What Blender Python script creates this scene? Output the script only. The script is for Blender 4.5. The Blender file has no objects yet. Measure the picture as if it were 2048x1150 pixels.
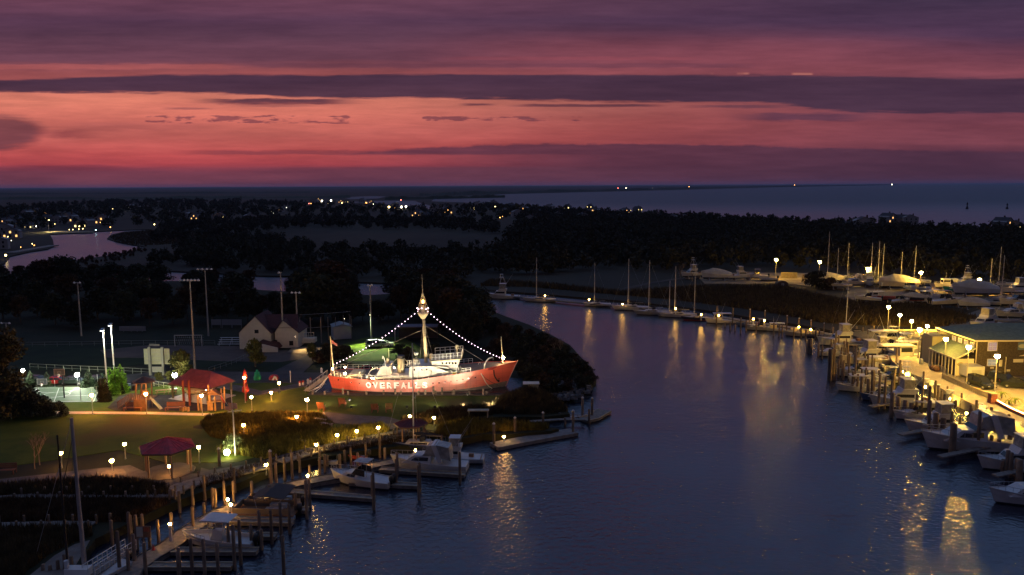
import bpy, math, random
import numpy as np
from mathutils import Vector, Matrix

R = math.radians
rnd = random.Random(7)
npr = np.random.default_rng(5)
scene = bpy.context.scene
COL = scene.collection

# ------------------------------------------------------------------ camera
FPX, CX, CY, HCAM = 1593.0, 1024.0, 575.0, 38.0
cam_d = bpy.data.cameras.new('camera'); cam = bpy.data.objects.new('camera', cam_d); COL.objects.link(cam)
cam_d.lens = 36.0*FPX/2048.0; cam_d.sensor_width = 36.0; cam_d.clip_start = 0.5; cam_d.clip_end = 200000
PITCH, ROLL = R(7.33), -math.atan(10/2048.0)
cam.rotation_mode = 'XYZ'
M_cam = Matrix.Translation((0, 0, HCAM)) @ Matrix.Rotation(R(90)-PITCH, 4, 'X') @ Matrix.Rotation(ROLL, 4, 'Z')
cam.matrix_world = M_cam
scene.camera = cam
RM = M_cam.to_3x3()
def ray(px, py): return RM @ Vector(((px-CX), -(py-CY), -FPX))
def P(px, py, z=0.0):
    d = ray(px, py)
    t = (z-HCAM)/d.z
    return Vector((d.x*t, d.y*t, z))
FWD = RM @ Vector((0, 0, -1))
def at_depth(px, py, pt):
    """point on the pixel's ray at the same depth as pt"""
    d = ray(px, py); dep = (Vector(pt)-Vector((0, 0, HCAM))).dot(FWD)
    return Vector((0, 0, HCAM)) + d*(dep/FPX)
def top_z(px, py, pt):
    """height at which a vertical line through pt reaches row py"""
    lo, hi = pt[2]-20, pt[2]+80
    for _ in range(40):
        m = (lo+hi)/2
        q = RM.transposed() @ (Vector((pt[0], pt[1], m))-Vector((0, 0, HCAM)))
        if CY - q.y/(-q.z)*FPX > py: lo = m
        else: hi = m
    return lo
def mpp(pt): return (Vector(pt)-Vector((0, 0, HCAM))).dot(FWD)/FPX

# ------------------------------------------------------------------ colour and node helpers
def lin(c):
    return tuple((x/255/12.92 if x/255 <= 0.04045 else ((x/255+0.055)/1.055)**2.4) for x in c)
class E:
    nt = None
    def __init__(s, v): s.v = v
    def _m(s, op, *o):
        n = E.nt.nodes.new('ShaderNodeMath'); n.operation = op
        for i, x in enumerate((s,)+o):
            x = x.v if isinstance(x, E) else x
            if isinstance(x, (int, float)): n.inputs[i].default_value = x
            else: E.nt.links.new(x, n.inputs[i])
        return E(n.outputs[0])
    def __add__(s, o): return s._m('ADD', o)
    __radd__ = __add__
    def __sub__(s, o): return s._m('SUBTRACT', o)
    def __rsub__(s, o): return E(o)._m('SUBTRACT', s)
    def __mul__(s, o): return s._m('MULTIPLY', o)
    __rmul__ = __mul__
    def __truediv__(s, o): return s._m('DIVIDE', o)
    def f(s, op, *o): return s._m(op, *o)
def smooth(x, a, b, lo=0.0, hi=1.0):
    n = E.nt.nodes.new('ShaderNodeMapRange'); n.interpolation_type = 'SMOOTHSTEP'
    E.nt.links.new(x.v, n.inputs[0])
    if a > b: a, b, lo, hi = b, a, hi, lo
    for i, v in enumerate((a, b, lo, hi)): n.inputs[i+1].default_value = v
    return E(n.outputs[0])
def vec(x, y, z=0.0):
    n = E.nt.nodes.new('ShaderNodeCombineXYZ')
    for i, v in enumerate((x, y, z)):
        v = v.v if isinstance(v, E) else v
        if isinstance(v, (int, float)): n.inputs[i].default_value = v
        else: E.nt.links.new(v, n.inputs[i])
    return n.outputs[0]
def noise(v, scale=1.0, detail=4.0, rough=0.55):
    n = E.nt.nodes.new('ShaderNodeTexNoise'); n.inputs['Scale'].default_value = scale
    n.inputs['Detail'].default_value = detail; n.inputs['Roughness'].default_value = rough
    if v is not None: E.nt.links.new(v, n.inputs['Vector'])
    return E(n.outputs['Fac'])
def mixc(fac, a, b, mode='MIX'):
    n = E.nt.nodes.new('ShaderNodeMix'); n.data_type = 'RGBA'; n.blend_type = mode
    fac = fac.v if isinstance(fac, E) else fac
    if isinstance(fac, (int, float)): n.inputs[0].default_value = fac
    else: E.nt.links.new(fac, n.inputs[0])
    for i, c in ((6, a), (7, b)):
        if isinstance(c, tuple): n.inputs[i].default_value = (*c[:3], 1)
        else: E.nt.links.new(c, n.inputs[i])
    return n.outputs[2]
def ramp(fac, stops, interp='LINEAR'):
    n = E.nt.nodes.new('ShaderNodeValToRGB'); cr = n.color_ramp; cr.interpolation = interp
    while len(cr.elements) < len(stops): cr.elements.new(0.5)
    for e, (p, c) in zip(cr.elements, stops): e.position = p; e.color = (*c[:3], 1)
    E.nt.links.new(fac.v, n.inputs[0]); return n.outputs[0]

# ------------------------------------------------------------------ world: dusk sky with cloud bands
w = bpy.data.worlds.new('World'); scene.world = w; w.use_nodes = True
nt = w.node_tree; nt.nodes.clear(); E.nt = nt
out = nt.nodes.new('ShaderNodeOutputWorld'); bg = nt.nodes.new('ShaderNodeBackground')
tc = nt.nodes.new('ShaderNodeTexCoord'); sp = nt.nodes.new('ShaderNodeSeparateXYZ')
nt.links.new(tc.outputs['Generated'], sp.inputs[0])
x, y, z = (E(sp.outputs[i]) for i in range(3))
hyp = (x*x+y*y).f('SQRT')
cp_, sp_ = math.cos(PITCH), math.sin(PITCH)
dn = (y*cp_ - z*sp_).f('MAXIMUM', 0.04)
U = (x/dn)*FPX + CX
V = ((z*cp_ + y*sp_)/dn)*FPX + (U-CX)*(10/2048.0) - (CY-371.0)
V = V.f('MINIMUM', 2500.0).f('MAXIMUM', -50.0)
nw = noise(vec(U/420.0, V/34.0), 1.0, 5)         # broad wobble
nf = noise(vec(U/70.0, V/7.0, 3.0), 1.0, 5, 0.6)        # fine streaks
Vw = V + (nw-0.5)*22.0 + (nf-0.5)*5.0
def rmp(st): return [(v/600.0, lin(c)) for v, c in st]
L = ramp(Vw/600.0, rmp([(0,(112,58,76)),(28,(120,54,76)),(42,(176,58,76)),(75,(192,74,80)),(130,(206,94,86)),(170,(218,112,94)),(188,(214,112,96)),(205,(160,78,82)),(228,(146,74,82)),(250,(112,68,88)),(300,(92,60,82)),(330,(88,58,84)),(375,(110,66,90)),(520,(90,74,110))]))
Rr = ramp(Vw/600.0, rmp([(0,(74,48,72)),(60,(88,50,72)),(85,(120,62,80)),(120,(118,60,78)),(150,(112,60,80)),(190,(92,54,76)),(225,(130,68,86)),(262,(112,62,84)),(300,(78,56,84)),(375,(66,52,78)),(520,(72,66,104))]))
base = mixc(smooth(U, 500, 1950), L, Rr)
# middle zone stays a rosier mauve above the dark band
base = mixc(smooth(U, 700, 1200)*smooth(U, 2050, 1500)*smooth(V, 215, 240)*smooth(V, 330, 270)*0.5, base, lin((142, 70, 86)))
DK = lin((70, 50, 72)); DK2 = lin((100, 54, 74))
wob = (nw-0.5)*9.0 + (nf-0.5)*6.0
# horizon cloud bank, rising to the right
topb = smooth(U, 300, 1100, 44, 83) - smooth(U, 1250, 2050, 0, 16)
mb = smooth(V + (nf-0.5)*10.0 + (noise(vec(U/26.0, V/30.0, 5), 1, 3)-0.5)*7.0 - topb, 3, -3)
slot = smooth(U, 1300, 600)*smooth(V, 34, 40)*smooth(V+wob, 66, 60)
base = mixc(mb*smooth(U, 350, 950, 0.35, 0.92)*(1.0-slot*0.85), base, mixc(smooth(U, 700, 1900), lin((104, 56, 76)), lin((80, 50, 72))))
wisp0 = noise(vec(U/190.0, V/9.0, 55.0), 1.0, 6, 0.6)
# the long dark band across the picture
tt = smooth(U, 0, 350, 211, 221) - smooth(U, 1500, 2048, 0, 8)
bb = smooth(U, 0, 420, 187, 186) - smooth(U, 380, 640, 0, 10) - smooth(U, 640, 1550, 0, 10) - smooth(U, 1500, 1750, 0, 20) 
md = smooth(V+(nf-0.5)*8.0+(wisp0-0.5)*9.0-tt, 3.5, -3.0)*smooth(V+(nf-0.5)*14.0+(wisp0-0.5)*14.0-bb, -4.0, 3.5)
base = mixc(md*0.96, base, DK)
# bright slivers over the band
sl = smooth(V-tt, 0, 2)*smooth(V-tt, 7, 3)*smooth(noise(vec(U/60.0, 0.5), 1, 2), 0.52, 0.62)*((smooth(U, 1400, 1440)*smooth(U, 1720, 1640)+smooth(U, 200, 60)).f('MINIMUM', 1.0))
base = mixc(sl*0.45, base, lin((224, 130, 112)))
# streaks and scuds
def streak(u0, u1, v0, half, op, col=DK, soft=60):
    global base
    m = smooth(U, u0-soft, u0+soft)*smooth(U, u1+soft, u1-soft)
    d = (V + (nf-0.5)*half*2.2 - v0).f('ABSOLUTE')
    base = mixc(m*smooth(d/half, 1.25, 0.45)*op, base, col)
streak(420, 690, 168, 6, 0.9); streak(480, 620, 161, 4, 0.5)
streak(340, 420, 154, 2.5, 0.6, soft=25); streak(930, 985, 162, 3, 0.7, soft=20)
streak(1500, 1720, 137, 8, 0.75, lin((84, 54, 78))); streak(1400, 1560, 158, 3.5, 0.6); streak(1040, 1310, 160, 3, 0.7, soft=40)
streak(380, 1300, 66, 5, 0.5, lin((96, 52, 72)), soft=90)
streak(30, 260, 36, 6, 0.5, lin((110, 46, 70)))
streak(500, 1500, 240, 5, 0.45, lin((96, 58, 80))); streak(-100, 480, 238, 6, 0.45, lin((186, 90, 92))); streak(900, 1400, 254, 4, 0.35, lin((150, 70, 88)))
streak(150, 420, 118, 9, 0.3, lin((160, 74, 82))); streak(300, 720, 158, 9, 0.3, lin((196, 92, 88)))
sc = noise(vec(U/52.0, V/10.0, 9.0), 1.0, 5, 0.6)
zone = ((smooth(U, 255, 300)*smooth(U, 740, 690)*smooth(V, 116, 126)*smooth(V, 150, 138)) + (smooth(U, 820, 860)*smooth(U, 1220, 1160)*smooth(V, 124, 130)*smooth(V, 144, 137))).f('MINIMUM', 1.0)
base = mixc(smooth(sc*zone + (nf-0.5)*0.10, 0.465, 0.575)*0.75, base, lin((110, 62, 78)))
# cloud at the left edge
ex = ((U+10.0)/110.0).f('POWER', 2.0); ey = ((V-105.0+(nf-0.5)*22.0-(U*0.04))/(38.0)).f('POWER', 2.0)
base = mixc(smooth(ex+ey+(nw-0.5)*1.3, 1.15, 0.45)*0.8, base, lin((96, 60, 74)))
streak(90, 170, 103, 9, 0.55, lin((120, 60, 74)), soft=45)
# gentle mottling
mot = noise(vec(U/500.0, V/60.0, 20.0), 1.0, 6, 0.6)
base = mixc(1.0, base, mixc(smooth(mot, 0.3, 0.7), (0.8, 0.8, 0.84), (1.14, 1.1, 1.1)), 'MULTIPLY')
# high sky and the sky behind the camera: deep dusk blue (Nishita with the sun just under the horizon, tinted)
sky = nt.nodes.new('ShaderNodeTexSky'); sky.sky_type = 'NISHITA'; sky.sun_disc = False
sky.sun_elevation = R(-3.0); sky.sun_rotation = R(-25)
hi = mixc(0.15, (0.115, 0.20, 0.42), sky.outputs[0])
hi = mixc(1.0, hi, (1.0, 1.0, 1.0), 'MULTIPLY')
wisp = noise(vec(U/120.0, V/11.0, 31.0), 1.0, 6, 0.65)
base = mixc(1.0, base, mixc(smooth(wisp, 0.25, 0.75), (0.88, 0.88, 0.90), (1.10, 1.09, 1.08)), 'MULTIPLY')
hs = nt.nodes.new('ShaderNodeHueSaturation'); hs.inputs['Saturation'].default_value = 0.93; hs.inputs['Hue'].default_value = 0.508; nt.links.new(base, hs.inputs['Color']); base = mixc(1.0, hs.outputs[0], (1.0, 0.91, 0.92), 'MULTIPLY')
fac_hi = smooth(V, 350, 760)
fac_bk = smooth(y/hyp.f('MAXIMUM', 0.02), 0.55, 0.0)
fin = mixc(fac_hi, base, hi)
fin = mixc(fac_bk, fin, mixc(smooth(z, 0.0, 0.35), (0.035, 0.03, 0.06), (0.06, 0.065, 0.13)))
fin = mixc(smooth(z, 0.0, -0.004), fin, (0.010, 0.011, 0.03))
nt.links.new(fin, bg.inputs[0]); bg.inputs[1].default_value = 1.0
nt.links.new(bg.outputs[0], out.inputs[0])
w.cycles.sampling_method = 'MANUAL'; w.cycles.sample_map_resolution = 256

# ------------------------------------------------------------------ materials
MATS = {}
def mat(name, col, rough=0.7, metal=0.0, var=0.0, vscale=1.0, bump=0.0, spec=0.5, coat=0.0, obvar=0.0):
    """principled material; var mixes a procedural mottle of that strength into the base colour"""
    if name in MATS: return MATS[name]
    m = bpy.data.materials.new(name); m.use_nodes = True; nt = m.node_tree; E.nt = nt
    b = nt.nodes['Principled BSDF']
    b.inputs['Roughness'].default_value = rough; b.inputs['Metallic'].default_value = metal
    b.inputs['Base Color'].default_value = (*col, 1); b.inputs['Specular IOR Level'].default_value = spec
    b.inputs['Coat Weight'].default_value = coat
    if var or bump or obvar:
        t = nt.nodes.new('ShaderNodeTexCoord')
        n = noise(t.outputs['Object'], vscale, 5, 0.6)
        if var:
            c = mixc(smooth(n, 0.3, 0.7), tuple(v*(1-var) for v in col), tuple(min(1, v*(1+var)) for v in col))
            if obvar:
                oi = nt.nodes.new('ShaderNodeObjectInfo')
                c = mixc(E(oi.outputs['Random'])*obvar, c, tuple(v*0.35 for v in col))
            nt.links.new(c, b.inputs['Base Color'])
        if bump:
            bn = nt.nodes.new('ShaderNodeBump'); bn.inputs['Strength'].default_value = bump; bn.inputs['Distance'].default_value = 0.05
            nt.links.new(n.v, bn.inputs['Height']); nt.links.new(bn.outputs[0], b.inputs['Normal'])
    MATS[name] = m; return m
def emat(name, col, s):
    if name in MATS: return MATS[name]
    m = bpy.data.materials.new(name); m.use_nodes = True; nt = m.node_tree; nt.nodes.clear()
    e = nt.nodes.new('ShaderNodeEmission'); o = nt.nodes.new('ShaderNodeOutputMaterial')
    e.inputs[0].default_value = (*col, 1); e.inputs[1].default_value = s
    nt.links.new(e.outputs[0], o.inputs[0]); MATS[name] = m; return m
def groundmat(name, c1, c2, scale, rough=0.95, c3=None, s3=0.0, stretch=None, bump=0.3):
    m = bpy.data.materials.new(name); m.use_nodes = True; nt = m.node_tree; E.nt = nt
    b = nt.nodes['Principled BSDF']; b.inputs['Roughness'].default_value = rough; b.inputs['Specular IOR Level'].default_value = 0.2
    g = nt.nodes.new('ShaderNodeNewGeometry'); v = g.outputs['Position']
    if stretch:
        mp = nt.nodes.new('ShaderNodeMapping'); mp.inputs['Scale'].default_value = stretch; nt.links.new(v, mp.inputs[0]); v = mp.outputs[0]
    n = noise(v, scale, 8, 0.65)
    c = mixc(smooth(n, 0.35, 0.65), c1, c2)
    if c3: c = mixc(smooth(noise(v, s3, 4), 0.52, 0.66), c, c3)
    nt.links.new(c, b.inputs['Base Color'])
    if bump:
        n2 = noise(g.outputs['Position'], 3.0, 4, 0.7)
        bn = nt.nodes.new('ShaderNodeBump'); bn.inputs['Strength'].default_value = bump; bn.inputs['Distance'].default_value = 0.1
        nt.links.new(n2.v, bn.inputs['Height']); nt.links.new(bn.outputs[0], b.inputs['Normal'])
    MATS[name] = m; return m

WOOD = mat('weathered_timber', (0.26, 0.19, 0.13), 0.85, var=0.45, vscale=2.5, bump=0.4, obvar=0.7)
DECK = mat('dock_boards', (0.20, 0.17, 0.14), 0.85, var=0.3, vscale=1.7)
DECKE = mat('dock_edge', (0.40, 0.33, 0.22), 0.8, var=0.25, vscale=1.0)
WHITE = mat('white_gelcoat', (0.56, 0.55, 0.52), 0.35, var=0.08, vscale=0.8)
CREAM = mat('cream_paint', (0.72, 0.62, 0.36), 0.5, var=0.1, vscale=1.0)
SWHITE = mat('ship_white', (0.78, 0.76, 0.66), 0.5, var=0.1, vscale=0.8)
GLASS = mat('dark_glass', (0.02, 0.022, 0.025), 0.12)
BLACK = mat('black_rubber', (0.02, 0.02, 0.02), 0.6)
STEEL = mat('galvanised_steel', (0.38, 0.38, 0.37), 0.45, metal=0.4, var=0.15)
ALU = mat('mast_aluminium', (0.62, 0.60, 0.56), 0.45, var=0.1)
TEAK = mat('teak_trim', (0.25, 0.12, 0.05), 0.6, var=0.2)
CANV = mat('canvas_cover', (0.02, 0.025, 0.04), 0.9, var=0.3)
CANVW = mat('pale_shrink_cover', (0.50, 0.47, 0.38), 0.8, var=0.15, vscale=0.7)
CLEARV = mat('clear_vinyl_panels', (0.34, 0.32, 0.27), 0.25, var=0.25, vscale=1.6)
HULLS = {'white': WHITE, 'cream': mat('cream_hull', (0.68, 0.60, 0.42), 0.4, var=0.08), 'navy': mat('navy_hull', (0.015, 0.02, 0.05), 0.3),
 'blue': mat('slate_blue_hull', (0.10, 0.14, 0.22), 0.35), 'green': mat('green_hull', (0.03, 0.30, 0.20), 0.4), 'red': mat('red_hull', (0.45, 0.06, 0.03), 0.4), 'grey': mat('grey_hull', (0.33, 0.33, 0.33), 0.4)}
ROOFR = mat('red_metal_roof', (0.60, 0.018, 0.016), 0.5, var=0.25, vscale=1.2)
RED = mat('red_paint', (0.38, 0.03, 0.02), 0.5, var=0.12)
BROWN = mat('brown_stained_wood', (0.12, 0.058, 0.032), 0.7, var=0.3)
BRICK = mat('red_brown_post', (0.24, 0.045, 0.02), 0.7, var=0.2)
BARK = mat('bark', (0.09, 0.07, 0.05), 0.95, var=0.3, vscale=2)
def leafmat(name, col, obvar=0.6):
    m = bpy.data.materials.new(name); m.use_nodes = True; nt = m.node_tree; E.nt = nt
    b = nt.nodes['Principled BSDF']; b.inputs['Roughness'].default_value = 0.85; b.inputs['Specular IOR Level'].default_value = 0.2
    t = nt.nodes.new('ShaderNodeTexCoord'); oi = nt.nodes.new('ShaderNodeObjectInfo')
    n = noise(t.outputs['Object'], 0.55, 3, 0.6); n2 = noise(t.outputs['Object'], 4.0, 2, 0.6)
    c = mixc(smooth(n*0.6+n2*0.4, 0.36, 0.64), tuple(v*0.45 for v in col), tuple(v*1.5 for v in col))
    c = mixc(E(oi.outputs['Random'])*obvar, c, (col[0]*0.5, col[1]*0.35, col[2]*0.4))
    nt.links.new(c, b.inputs['Base Color'])
    MATS[name] = m; return m
LEAF = leafmat('leaf_dark_green', (0.044, 0.046, 0.022))
LEAFB = leafmat('leaf_autumn_brown', (0.070, 0.042, 0.020))
LEAFY = leafmat('leaf_yellow_green', (0.11, 0.12, 0.025))
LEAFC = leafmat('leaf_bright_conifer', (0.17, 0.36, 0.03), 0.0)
REED = leafmat('reed_straw', (0.085, 0.062, 0.028))
REEDY = leafmat('shrub_olive', (0.22, 0.19, 0.03))

# ------------------------------------------------------------------ mesh builder
def earclip(poly):
    n = len(poly); idx = list(range(n))
    area = sum(poly[i][0]*poly[(i+1)%n][1]-poly[(i+1)%n][0]*poly[i][1] for i in range(n))
    if area < 0: idx.reverse()
    def cr(a, b, c): return (b[0]-a[0])*(c[1]-a[1])-(b[1]-a[1])*(c[0]-a[0])
    out = []; guard = 0
    while len(idx) > 3 and guard < 20000:
        guard += 1; m = len(idx); best = None
        for k in range(m):
            i, j, l = idx[k-1], idx[k], idx[(k+1)%m]; a, b, c = poly[i], poly[j], poly[l]
            if cr(a, b, c) <= 1e-12: continue
            bad = False
            for q in idx:
                if q in (i, j, l): continue
                p = poly[q]
                if cr(a, b, p) >= 0 and cr(b, c, p) >= 0 and cr(c, a, p) >= 0: bad = True; break
            if not bad: best = k; break
        if best is None: best = max(range(m), key=lambda k: cr(poly[idx[k-1]], poly[idx[k]], poly[idx[(k+1)%m]]))
        out.append((idx[best-1], idx[best], idx[(best+1)%m])); idx.pop(best)
    out.append(tuple(idx)); return out
class MB:
    def __init__(s): s.v = []; s.f = []; s.m = []
    def add(s, vs, fs, mi=0):
        o = len(s.v); s.v.extend([tuple(v) for v in vs]); s.f.extend([tuple(i+o for i in f) for f in fs]); s.m.extend([mi]*len(fs)); return s
    def box(s, x0, x1, y0, y1, z0, z1, mi=0):
        return s.add([(x0,y0,z0),(x1,y0,z0),(x1,y1,z0),(x0,y1,z0),(x0,y0,z1),(x1,y0,z1),(x1,y1,z1),(x0,y1,z1)],
          [(0,3,2,1),(4,5,6,7),(0,1,5,4),(1,2,6,5),(2,3,7,6),(3,0,4,7)], mi)
    def beam(s, p, q, w=0.1, h=None, mi=0):
        p = Vector(p); q = Vector(q); h = h or w; d = (q-p).normalized()
        a = Vector((0,0,1)) if abs(d.z) < 0.95 else Vector((0,1,0))
        r = d.cross(a).normalized()*w/2; u = r.normalized().cross(d)*h/2
        vs = [p-r-u, p+r-u, p+r+u, p-r+u, q-r-u, q+r-u, q+r+u, q-r+u]
        return s.add(vs, [(0,1,2,3),(7,6,5,4),(0,4,5,1),(1,5,6,2),(2,6,7,3),(3,7,4,0)], mi)
    def tube(s, pts, r=0.05, n=6, mi=0):
        pts = [Vector(p) for p in pts]; k = len(pts)
        rs = r if isinstance(r, (list, tuple)) else [r]*k
        vs = []; fs = []
        for i, p in enumerate(pts):
            d = (pts[min(i+1, k-1)]-pts[max(i-1, 0)]).normalized()
            a = Vector((0,0,1)) if abs(d.z) < 0.9 else Vector((1,0,0))
            e1 = d.cross(a).normalized(); e2 = d.cross(e1)
            for j in range(n):
                t = 2*math.pi*j/n; vs.append(p+(e1*math.cos(t)+e2*math.sin(t))*rs[i])
        for i in range(k-1):
            for j in range(n):
                fs.append((i*n+j, i*n+(j+1)%n, (i+1)*n+(j+1)%n, (i+1)*n+j))
        fs.append(tuple(range(n-1, -1, -1))); fs.append(tuple((k-1)*n+j for j in range(n)))
        return s.add(vs, fs, mi)
    def lathe(s, c, prof, n=12, mi=0):
        c = Vector(c); vs = []; fs = []; k = len(prof)
        for r, z in prof:
            for j in range(n):
                t = 2*math.pi*j/n; vs.append(c+Vector((r*math.cos(t), r*math.sin(t), z)))
        for i in range(k-1):
            for j in range(n): fs.append((i*n+j, i*n+(j+1)%n, (i+1)*n+(j+1)%n, (i+1)*n+j))
        fs.append(tuple(range(n-1, -1, -1))); fs.append(tuple((k-1)*n+j for j in range(n)))
        return s.add(vs, fs, mi)
    def ball(s, c, r, n=8, mi=0, sz=1.0):
        k = max(4, n//2+1)
        return s.lathe(c, [(max(1e-3, r*math.sin(math.pi*i/k)), -sz*r*math.cos(math.pi*i/k)) for i in range(k+1)], n, mi)
    def prism(s, poly, y0, y1, mi=0):
        """poly in (x,z), extruded along y"""
        n = len(poly)
        vs = [(a, y0, b) for a, b in poly]+[(a, y1, b) for a, b in poly]
        fs = [tuple(range(n)), tuple(range(2*n-1, n-1, -1))]+[(i, i+n, (i+1)%n+n, (i+1)%n) for i in range(n)]
        return s.add(vs, fs, mi)
    def slab(s, poly, z0, z1, mi=0):
        """poly in (x,y), extruded along z (convex or mildly concave)"""
        n = len(poly); tris = earclip(poly)
        vs = [(p[0], p[1], z1) for p in poly]+[(p[0], p[1], z0) for p in poly]
        area = sum(poly[i][0]*poly[(i+1)%n][1]-poly[(i+1)%n][0]*poly[i][1] for i in range(n))
        fs = []
        for t in tris:
            a, b, c = (poly[i] for i in t)
            ar = (b[0]-a[0])*(c[1]-a[1])-(c[0]-a[0])*(b[1]-a[1])
            if abs(ar) < 1e-9: continue
            fs.append(tuple(t) if ar > 0 else (t[0], t[2], t[1]))
        sd = [(i, i+n, (i+1)%n+n, (i+1)%n) if area > 0 else (i, (i+1)%n, (i+1)%n+n, i+n) for i in range(n)]
        return s.add(vs, fs+sd, mi)
    def build(s, name, mats, parent=None, smooth=False, loc=None):
        me = bpy.data.meshes.new(name); me.from_pydata(s.v, [], s.f)
        for m in (mats if isinstance(mats, (list, tuple)) else [mats]): me.materials.append(m)
        if me.materials and len(me.materials) > 1: me.polygons.foreach_set('material_index', s.m)
        if smooth: me.polygons.foreach_set('use_smooth', [True]*len(s.f))
        o = bpy.data.objects.new(name, me); COL.objects.link(o)
        if parent: o.parent = parent
        if loc is not None: o.location = loc
        return o
def tag(o, label=None, cat=None, group=None, kind=None):
    if label: o['label'] = label
    if cat: o['category'] = cat
    if group: o['group'] = group
    if kind: o['kind'] = kind
    return o
def empty(name, loc, rz=0, label=None, cat=None, group=None):
    o = bpy.data.objects.new(name, None); COL.objects.link(o); o.location = loc; o.rotation_euler = (0, 0, rz)
    return tag(o, label, cat, group)
KIDS = {}
def children(o): return [c for c in COL.objects if c.parent is o]
def remember(o):
    """cache the tree under a prototype so that copying stays fast"""
    def walk(a): return [(c, walk(c)) for c in children(a)]
    KIDS[o.name] = walk(o); return o
def dup(o, loc, rz=0, label=None, group=None, scale=None, cat=None):
    def cp(src, kids, par):
        c = src.copy(); COL.objects.link(c); c.parent = par
        for k, kk in kids: cp(k, kk, c)
        return c
    r = cp(o, KIDS.get(o.name, []), None)
    r.location = loc; r.rotation_euler = (0, 0, rz)
    if scale is not None: r.scale = scale if isinstance(scale, (tuple, list)) else (scale,)*3
    tag(r, label, cat, group)
    return r
class Proto:
    """first use places the prototype itself, later uses copy it"""
    def __init__(s, o): s.o = remember(o); s.used = False
    def place(s, loc, rz=0, label=None, group=None, scale=None, cat=None):
        if not s.used:
            s.used = True; o = s.o
            s._kids = KIDS[o.name]
            o.location = loc; o.rotation_euler = (0, 0, rz)
            if scale is not None: o.scale = scale if isinstance(scale, (tuple, list)) else (scale,)*3
            return tag(o, label, cat, group)
        return dup(s.o, loc, rz, label, group, scale if scale is not None else 1.0, cat)
def structure(o): o['kind'] = 'structure'; return o

def poly_xy(pts, z):
    out = []
    for p in pts:
        if len(p) == 3: out.append((p[0], p[1]))         # world x,y flagged by a third value
        else: q = P(p[0], p[1], z); out.append((q.x, q.y))
    return out
def sheet(name, pts, z, m, thick=0.3):
    b = MB(); b.slab(poly_xy(pts, z), z-thick, z); return structure(b.build(name, m))
def ribbon(name, pts, width, z, m, thick=0.1):
    xy = [Vector(p) for p in poly_xy(pts, z)]; b = MB(); Ls = []; Rs = []
    ws = width if isinstance(width, (list, tuple)) else [width]*len(xy)
    for i, p in enumerate(xy):
        d = (xy[min(i+1, len(xy)-1)]-xy[max(i-1, 0)]).normalized(); n = Vector((-d.y, d.x))*ws[i]/2
        Ls.append(p+n); Rs.append(p-n)
    b.slab([tuple(v) for v in Ls+Rs[::-1]], z-thick, z); return structure(b.build(name, m))

# ------------------------------------------------------------------ water
def water_mat():
    m = bpy.data.materials.new('water'); m.use_nodes = True; nt = m.node_tree; E.nt = nt
    b = nt.nodes['Principled BSDF']; b.inputs['Base Color'].default_value = (0.006, 0.012, 0.028, 1)
    b.inputs['Roughness'].default_value = 0.06; b.inputs['IOR'].default_value = 1.75
    g = nt.nodes.new('ShaderNodeNewGeometry'); v = g.outputs['Position']
    sp = nt.nodes.new('ShaderNodeSeparateXYZ'); nt.links.new(v, sp.inputs[0])
    Y = E(sp.outputs[1])
    n1 = noise(v, 1.3, 3, 0.6); n2 = noise(v, 0.16, 2, 0.5)
    gust = smooth(noise(v, 0.018, 3, 0.5), 0.35, 0.65, 0.45, 1.3)
    h = (n1*0.21 + n2*0.16)*gust
    nt.links.new((smooth(Y, 150, 420, 0.20, 0.30)+smooth(Y, 800, 1800, 0.0, 0.25)).v, b.inputs['Roughness']); nt.links.new(smooth(Y, 500, 1500, 1.8, 1.6).v, b.inputs['IOR'])
    bn = nt.nodes.new('ShaderNodeBump'); bn.inputs['Strength'].default_value = 1.0; bn.inputs['Distance'].default_value = 1.0
    nt.links.new(h.v, bn.inputs['Height']); nt.links.new(bn.outputs[0], b.inputs['Normal'])
    return m
WATER = water_mat()
bw = MB(); bw.add([(-60000,-3000,0),(60000,-3000,0),(60000,90000,0),(-60000,90000,0)], [(0,1,2,3)])
structure(bw.build('water', WATER))
# ------------------------------------------------------------------ land
def _chk(name, pts, z):
    q = poly_xy(pts, z); n = len(q)
    def o(a, b, c): return (b[0]-a[0])*(c[1]-a[1])-(b[1]-a[1])*(c[0]-a[0])
    for i in range(n):
        for j in range(i+2, n):
            if i == 0 and j == n-1: continue
            a, b, c, d = q[i], q[(i+1)%n], q[j], q[(j+1)%n]
            if o(a,b,c)*o(a,b,d) < 0 and o(c,d,a)*o(c,d,b) < 0: print('SELFX', name, pts[i], pts[j])
ZA, ZB = 1.0, 0.6
MARSH = groundmat('marsh_ground', (0.028, 0.025, 0.015), (0.060, 0.048, 0.030), 0.012, c3=(0.045, 0.034, 0.024), s3=0.006, stretch=(1, 0.35, 1))
LAWN = groundmat('lawn', (0.045, 0.070, 0.004), (0.078, 0.100, 0.006), 0.25, c3=(0.070, 0.062, 0.014), s3=0.07)
DIM = groundmat('rough_turf', (0.018, 0.022, 0.010), (0.032, 0.030, 0.014), 0.12)
PAVE = groundmat('pavement_concrete', (0.34, 0.29, 0.23), (0.42, 0.36, 0.28), 0.5, bump=0.1)
PATHM = groundmat('path_concrete', (0.085, 0.075, 0.075), (0.13, 0.115, 0.11), 0.6, bump=0.1)
ASPH = groundmat('asphalt', (0.055, 0.053, 0.055), (0.085, 0.08, 0.082), 0.3, bump=0.1)
GRAVEL = groundmat('yard_gravel', (0.16, 0.13, 0.09), (0.26, 0.21, 0.14), 0.15)
SAND = groundmat('pale_sand', (0.17, 0.14, 0.12), (0.26, 0.22, 0.18), 0.4)
DIRT = groundmat('infield_dirt', (0.10, 0.075, 0.06), (0.14, 0.10, 0.08), 0.2)

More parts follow.
